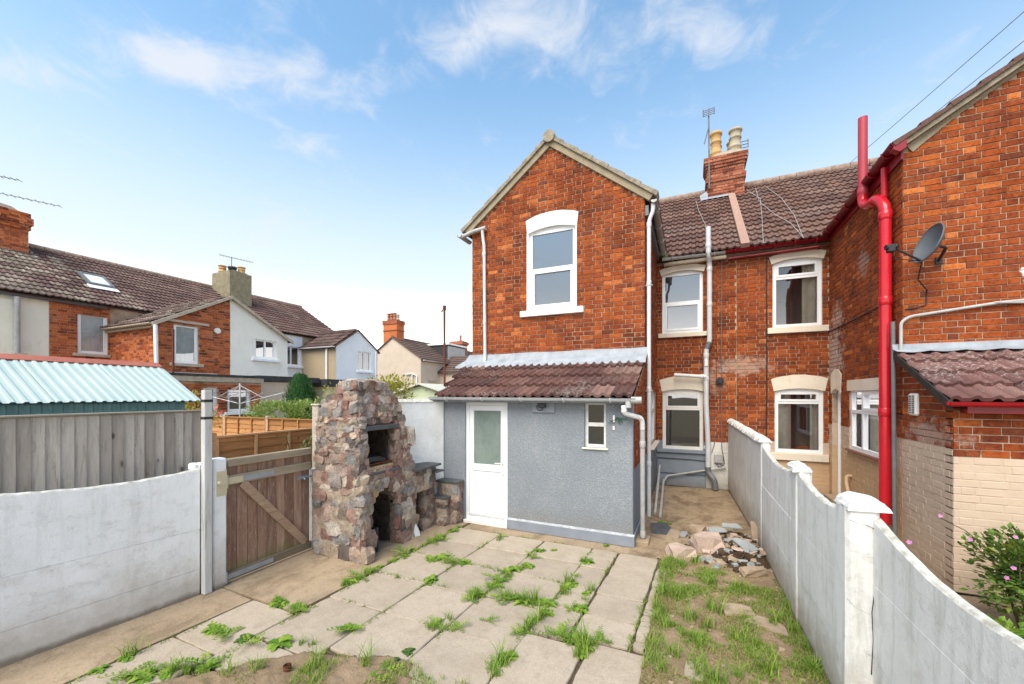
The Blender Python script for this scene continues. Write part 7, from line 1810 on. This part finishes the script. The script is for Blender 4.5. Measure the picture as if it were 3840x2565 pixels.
# taller tufts on the lawn strip, countable
LT = [(1530, 1290), (1560, 1300), (1590, 1290), (1670, 1285), (1630, 1340), (1545, 1370), (1530, 1440), (1635, 1400), (1700, 1350), (1810, 1400), (1850, 1490), (1600, 1540), (1540, 1500), (1690, 1555), (1770, 1430), (1620, 1440), (1515, 1540), (1760, 1540), (1580, 1420), (1690, 1470), (1820, 1450), (1520, 1360), (1515, 1400), (1600, 1480), (1640, 1560), (1865, 1545)]
for i, (px, py) in enumerate(LT):
    p = ground_at(px, py); s = .8 + .6 * ((i * 37) % 10) / 10
    o = piece('grass_tuft', WV['g'][i % 4], None, Matrix.Translation(p + Vector((0, 0, .01))) @ Matrix.Rotation(i * 2.1, 4, 'Z') @ Matrix.Diagonal((s * 1.2, s * 1.2, s, 1)))
    tag(o, 'tall green grass tuft ' + ('by the pink stone blocks at the top of the lawn strip' if p.y > 5.2 else 'at the foot of the whitewashed wall' if p.x > .62 else 'along the slab edge of the lawn strip' if p.x < -.05 else 'in the middle of the bare lawn strip'), 'grass tuft', 'grass tufts on the lawn strip')
# litter of small stones and clods on bare soil
cm = MB(); rc = random.Random(31)
for k in range(520):
    if k < 420: x, y = rc.uniform(-.3, .95), rc.uniform(2.6, 5.9)
    elif k < 560: x, y = rc.uniform(-3.4, -1.9), rc.uniform(1.7, 2.6)
    else: x, y = rc.uniform(.1, .9), rc.uniform(5.6, 7.1)
    if 420 <= k < 560 and y > (1.9 + (x + 3.47) if x < -3.03 else 2.34 + .3 * (x + 3.03)): continue
    s = rc.uniform(.005, .018) * (1.6 if k >= 560 else 1); vs, fs = SGEO[k % 12]; z = soil_z(x, y) + .006 if k < 560 else .02 + .17 * math.exp(-(((x - .62) / .36) ** 2 + ((y - 6.2) / .55) ** 2) * 1.6)
    T = Matrix.Translation((x, y, z)) @ Matrix.Rotation(rc.uniform(0, 6), 4, 'Z') @ Matrix.Diagonal((s * rc.uniform(.8, 1.6), s, s * .6, 1)); cm.add([T @ v for v in vs], fs, 0 if rc.random() < .75 else 1, rc.random())
o = cm.build('gravel', [M_SOIL, M_BUFF_STONE], kind='stuff'); tag(o, 'small stones and clods scattered over the bare soil', 'gravel')

rm = MB(); rr_ = random.Random(77)
for k in range(230):
    a = rr_.uniform(0, 6.3); q = rr_.random() ** .6; x, y = .45 + .52 * q * math.cos(a), 6.5 + .85 * q * math.sin(a)
    if x > .90: continue
    z = -.03 + .19 * math.exp(-(((x - .62) / .36) ** 2 + ((y - 6.2) / .55) ** 2) * 1.6); s = rr_.uniform(.015, .05); vs, fs = SGEO[k % 12]
    T = Matrix.Translation((x, y, max(z, 0) + s * .3)) @ Matrix.Rotation(rr_.uniform(0, 6), 4, 'Z') @ Matrix.Rotation(rr_.uniform(-.5, .5), 4, 'X') @ Matrix.Diagonal((s * rr_.uniform(.8, 1.7), s, s * rr_.uniform(.3, .8), 1)); rm.add([T @ v for v in vs], fs, rr_.choice((0, 0, 1, 2, 3)), rr_.random())
o = rm.build('rubble', [M_HEAP, M_BUFF_STONE, M_SLATE_PALE, M_PINK_STONE], kind='stuff'); tag(o, 'small broken stones and clods strewn round the dark soil heap', 'rubble')
def bush(name, label, c, rad, n_, ls, mat, seed, stems=5, group=None, shell=.45, cat='shrub', lw=.5, holes=.12, up=.3):
    """many small leaves through an uneven volume, on a few stems"""
    rg_ = random.Random(seed); t = thing(name, label, cat, (c[0], c[1], 0), group); c = Vector(c); mb = MB(); k = 0; tries = 0
    while k < n_ and tries < n_ * 6:
        tries += 1
        v = Vector((rg_.gauss(0, 1), rg_.gauss(0, 1), rg_.gauss(0, 1))).normalized(); r = rg_.uniform(shell, 1.0)
        q = Vector((v.x * rad[0], v.y * rad[1], v.z * rad[2])) * r
        w = c + q; f = mnoise.noise(Vector((w.x * 1.7 / rad[0] + seed, w.y * 1.7 / rad[1], w.z * 1.7 / rad[2]))) + .5 * mnoise.noise(Vector((w.x * 5 / rad[0], w.y * 5 / rad[1], w.z * 5 / rad[2])))
        if f < -holes or r > .78 + .5 * f + .1: continue
        d = (v + Vector((rg_.uniform(-.8, .8), rg_.uniform(-.8, .8), rg_.uniform(-.4, .8) + up)))
        leaf_quad(mb, w, d, Vector((rg_.uniform(-.5, .5), rg_.uniform(-.5, .5), 1)), ls * rg_.uniform(.6, 1.3), ls * lw * rg_.uniform(.7, 1.2), 0, rg_.random(), rg_.uniform(0, .3)); k += 1
    mb.build('foliage', mat, t)
    m = MB()
    for i in range(stems):
        a = rg_.uniform(0, 6.3); e = c + Vector((math.cos(a) * rad[0] * .55, math.sin(a) * rad[1] * .55, rad[2] * rg_.uniform(.1, .6))); b = Vector((c.x + .15 * rad[0] * math.cos(a), c.y + .15 * rad[1] * math.sin(a), 0))
        m.tube([b, b.lerp(e, .5) + Vector((rg_.uniform(-.04, .04), rg_.uniform(-.04, .04), .05)), e], [.012, .009, .004], 5)
    m.build('stem', M_STEM, t); return t
bush('yellow_shrub', 'yellow-green shrub behind the stone barbecue chimney', (-6.5, 7.4, 2.15), (.75, .55, .62), 1700, .085, M_SHRUB_YEL, 3)
bush('yellow_shrub', 'thin yellow-leaved sprigs left of the barbecue chimney top', (-6.5, 5.9, 2.05), (.5, .4, .45), 260, .07, M_SHRUB_YEL, 4)
bush('garden_shrub', 'pale green spreading shrub behind the orange fences', (-11.4, 8.0, 1.55), (1.1, .7, .55), 2300, .10, M_SHRUB, 5)
bush('garden_shrub', 'bright green bush in front of the dark conifer', (-10.6, 8.4, 1.6), (.8, .6, .5), 1500, .10, M_SHRUB, 6)
bush('rose_bush', 'rose bush with yellowing leaves beside the teal shed', (-10.3, 5.35, 1.75), (.42, .5, .62), 900, .085, M_SHRUB_YEL, 7)
cn = thing('conifer', 'small dark green rounded conifer in front of the low extensions', 'conifer', (-11.7, 9.1, 0))
mb = MB(); rg_ = random.Random(2)
for k in range(3600):
    z = rg_.random() ** .8; a = rg_.uniform(0, 6.3); prof = math.sin(PI * min(1, .16 + .80 * z)) ** .7; r = .46 * prof * rg_.uniform(.55, 1.06) * (1 + .12 * math.sin(a * 5 + z * 9)); p = Vector((-11.7 + r * math.cos(a), 9.1 + r * math.sin(a), 1.15 + 1.65 * z))
    leaf_quad(mb, p, Vector((math.cos(a) * .5, math.sin(a) * .5, 1.1)), Vector((math.cos(a), math.sin(a), 0)), rg_.uniform(.08, .16), .05, 0, rg_.random())
mb.build('crown', M_CONIFER, cn); m = MB(); m.tube([(-11.7, 9.1, 0), (-11.7, 9.1, 2.3)], [.06, .02], 7); m.build('trunk', M_STEM, cn)
br = thing('arching_plant', 'leafy arching plant in front of the near orange fence', 'plant', (-6.1, 4.7, 0)); mb = MB(); ms = MB(); rg_ = random.Random(9)
for k in range(13):
    a = rg_.uniform(-1.2, 2.6); b = Vector((-6.15 + rg_.uniform(-.15, .15), 4.5 + rg_.uniform(0, .5), .3)); e = b + Vector((.25 * math.cos(a), .75 * math.sin(a), rg_.uniform(.9, 1.35))); mid = b.lerp(e, .55) + Vector((0, 0, .3)); pts = [b.lerp(mid, t / 8).lerp(mid.lerp(e, t / 8), t / 8) for t in range(9)]
    ms.tube(pts, .006, 4)
    for i in range(2, 9):
        for sd in (-1, 1): leaf_quad(mb, pts[i], Vector((rg_.uniform(-.5, .5), sd * .8, rg_.uniform(-.6, .4))), Vector((0, 0, 1)), rg_.uniform(.08, .14), .035, 0, rg_.random(), .2)
mb.build('foliage', M_BRAMBLE, br); ms.build('stem', M_STEM, br)
def blossoms(parent, pts, r, mat, seed):
    rg_ = random.Random(seed)
    for p in pts:
        m = MB(); ax = Vector((rg_.uniform(-.6, .2), -1, rg_.uniform(.2, .8))).normalized(); s = ax.cross(Vector((0, 0, 1))).normalized(); t_ = s.cross(ax)
        for k in range(5):
            a = k * 2 * PI / 5; leaf_quad(m, Vector(p), s * math.cos(a) + t_ * math.sin(a) + ax * .35, ax, r, r * .9, 0, rg_.random(), -.1)
        m.build('flower', mat, parent)
rb = bpy.data.objects.get('rose_bush')
blossoms(rb, [(-10.0, 5.15, 2.1), (-9.95, 5.6, 1.9), (-10.1, 5.75, 1.75)], .10, M_ROSE, 2)
ml = bush('mallow_bush', 'mallow bush with pink flowers against the cream wall', (2.86, 5.25, .55), (.56, .36, .42), 2800, .058, M_MALLOW, 11, 8, lw=.8, shell=.2)
blossoms(ml, [(2.22, 5.25, 1.02), (2.36, 5.1, .86), (2.52, 4.95, .60), (2.55, 4.92, .70), (2.6, 5.0, .95), (2.75, 4.9, .9)], .022, M_PETAL, 3)
m = MB(); m.tube([(2.6, 5.25, .7), (2.4, 5.25, .9), (2.22, 5.25, 1.0)], .004, 4); m.tube([(2.6, 5.2, .6), (2.45, 5.15, .75), (2.36, 5.1, .85)], .004, 4); m.build('flower_stem', M_STEM, ml)
mp = bush('mallow_bush', 'short mallow stem with a bright pink flower close to the wall', (1.95, 5.3, .38), (.14, .14, .28), 60, .055, M_MALLOW, 13, 3, lw=.8)
blossoms(mp, [(1.92, 5.22, .70), (1.97, 5.2, .74)], .028, M_PETAL, 5)
bush('garden_plant', 'low leafy plants at the foot of the mallow', (2.25, 4.7, .14), (.42, .3, .17), 520, .07, M_WEED, 14, 4, cat='plant', lw=.8)
bush('garden_plant', 'dark leafy plant in the border at the right edge', (2.35, 3.75, .22), (.42, .35, .26), 700, .085, M_WEED, 15, 4, cat='plant', lw=.8)
bush('rosemary', 'upright grey-green needle shrub at the right edge', (3.15, 5.2, .95), (.22, .2, .55), 900, .075, M_WEED_DARK, 16, 5, lw=.16, up=1.2)
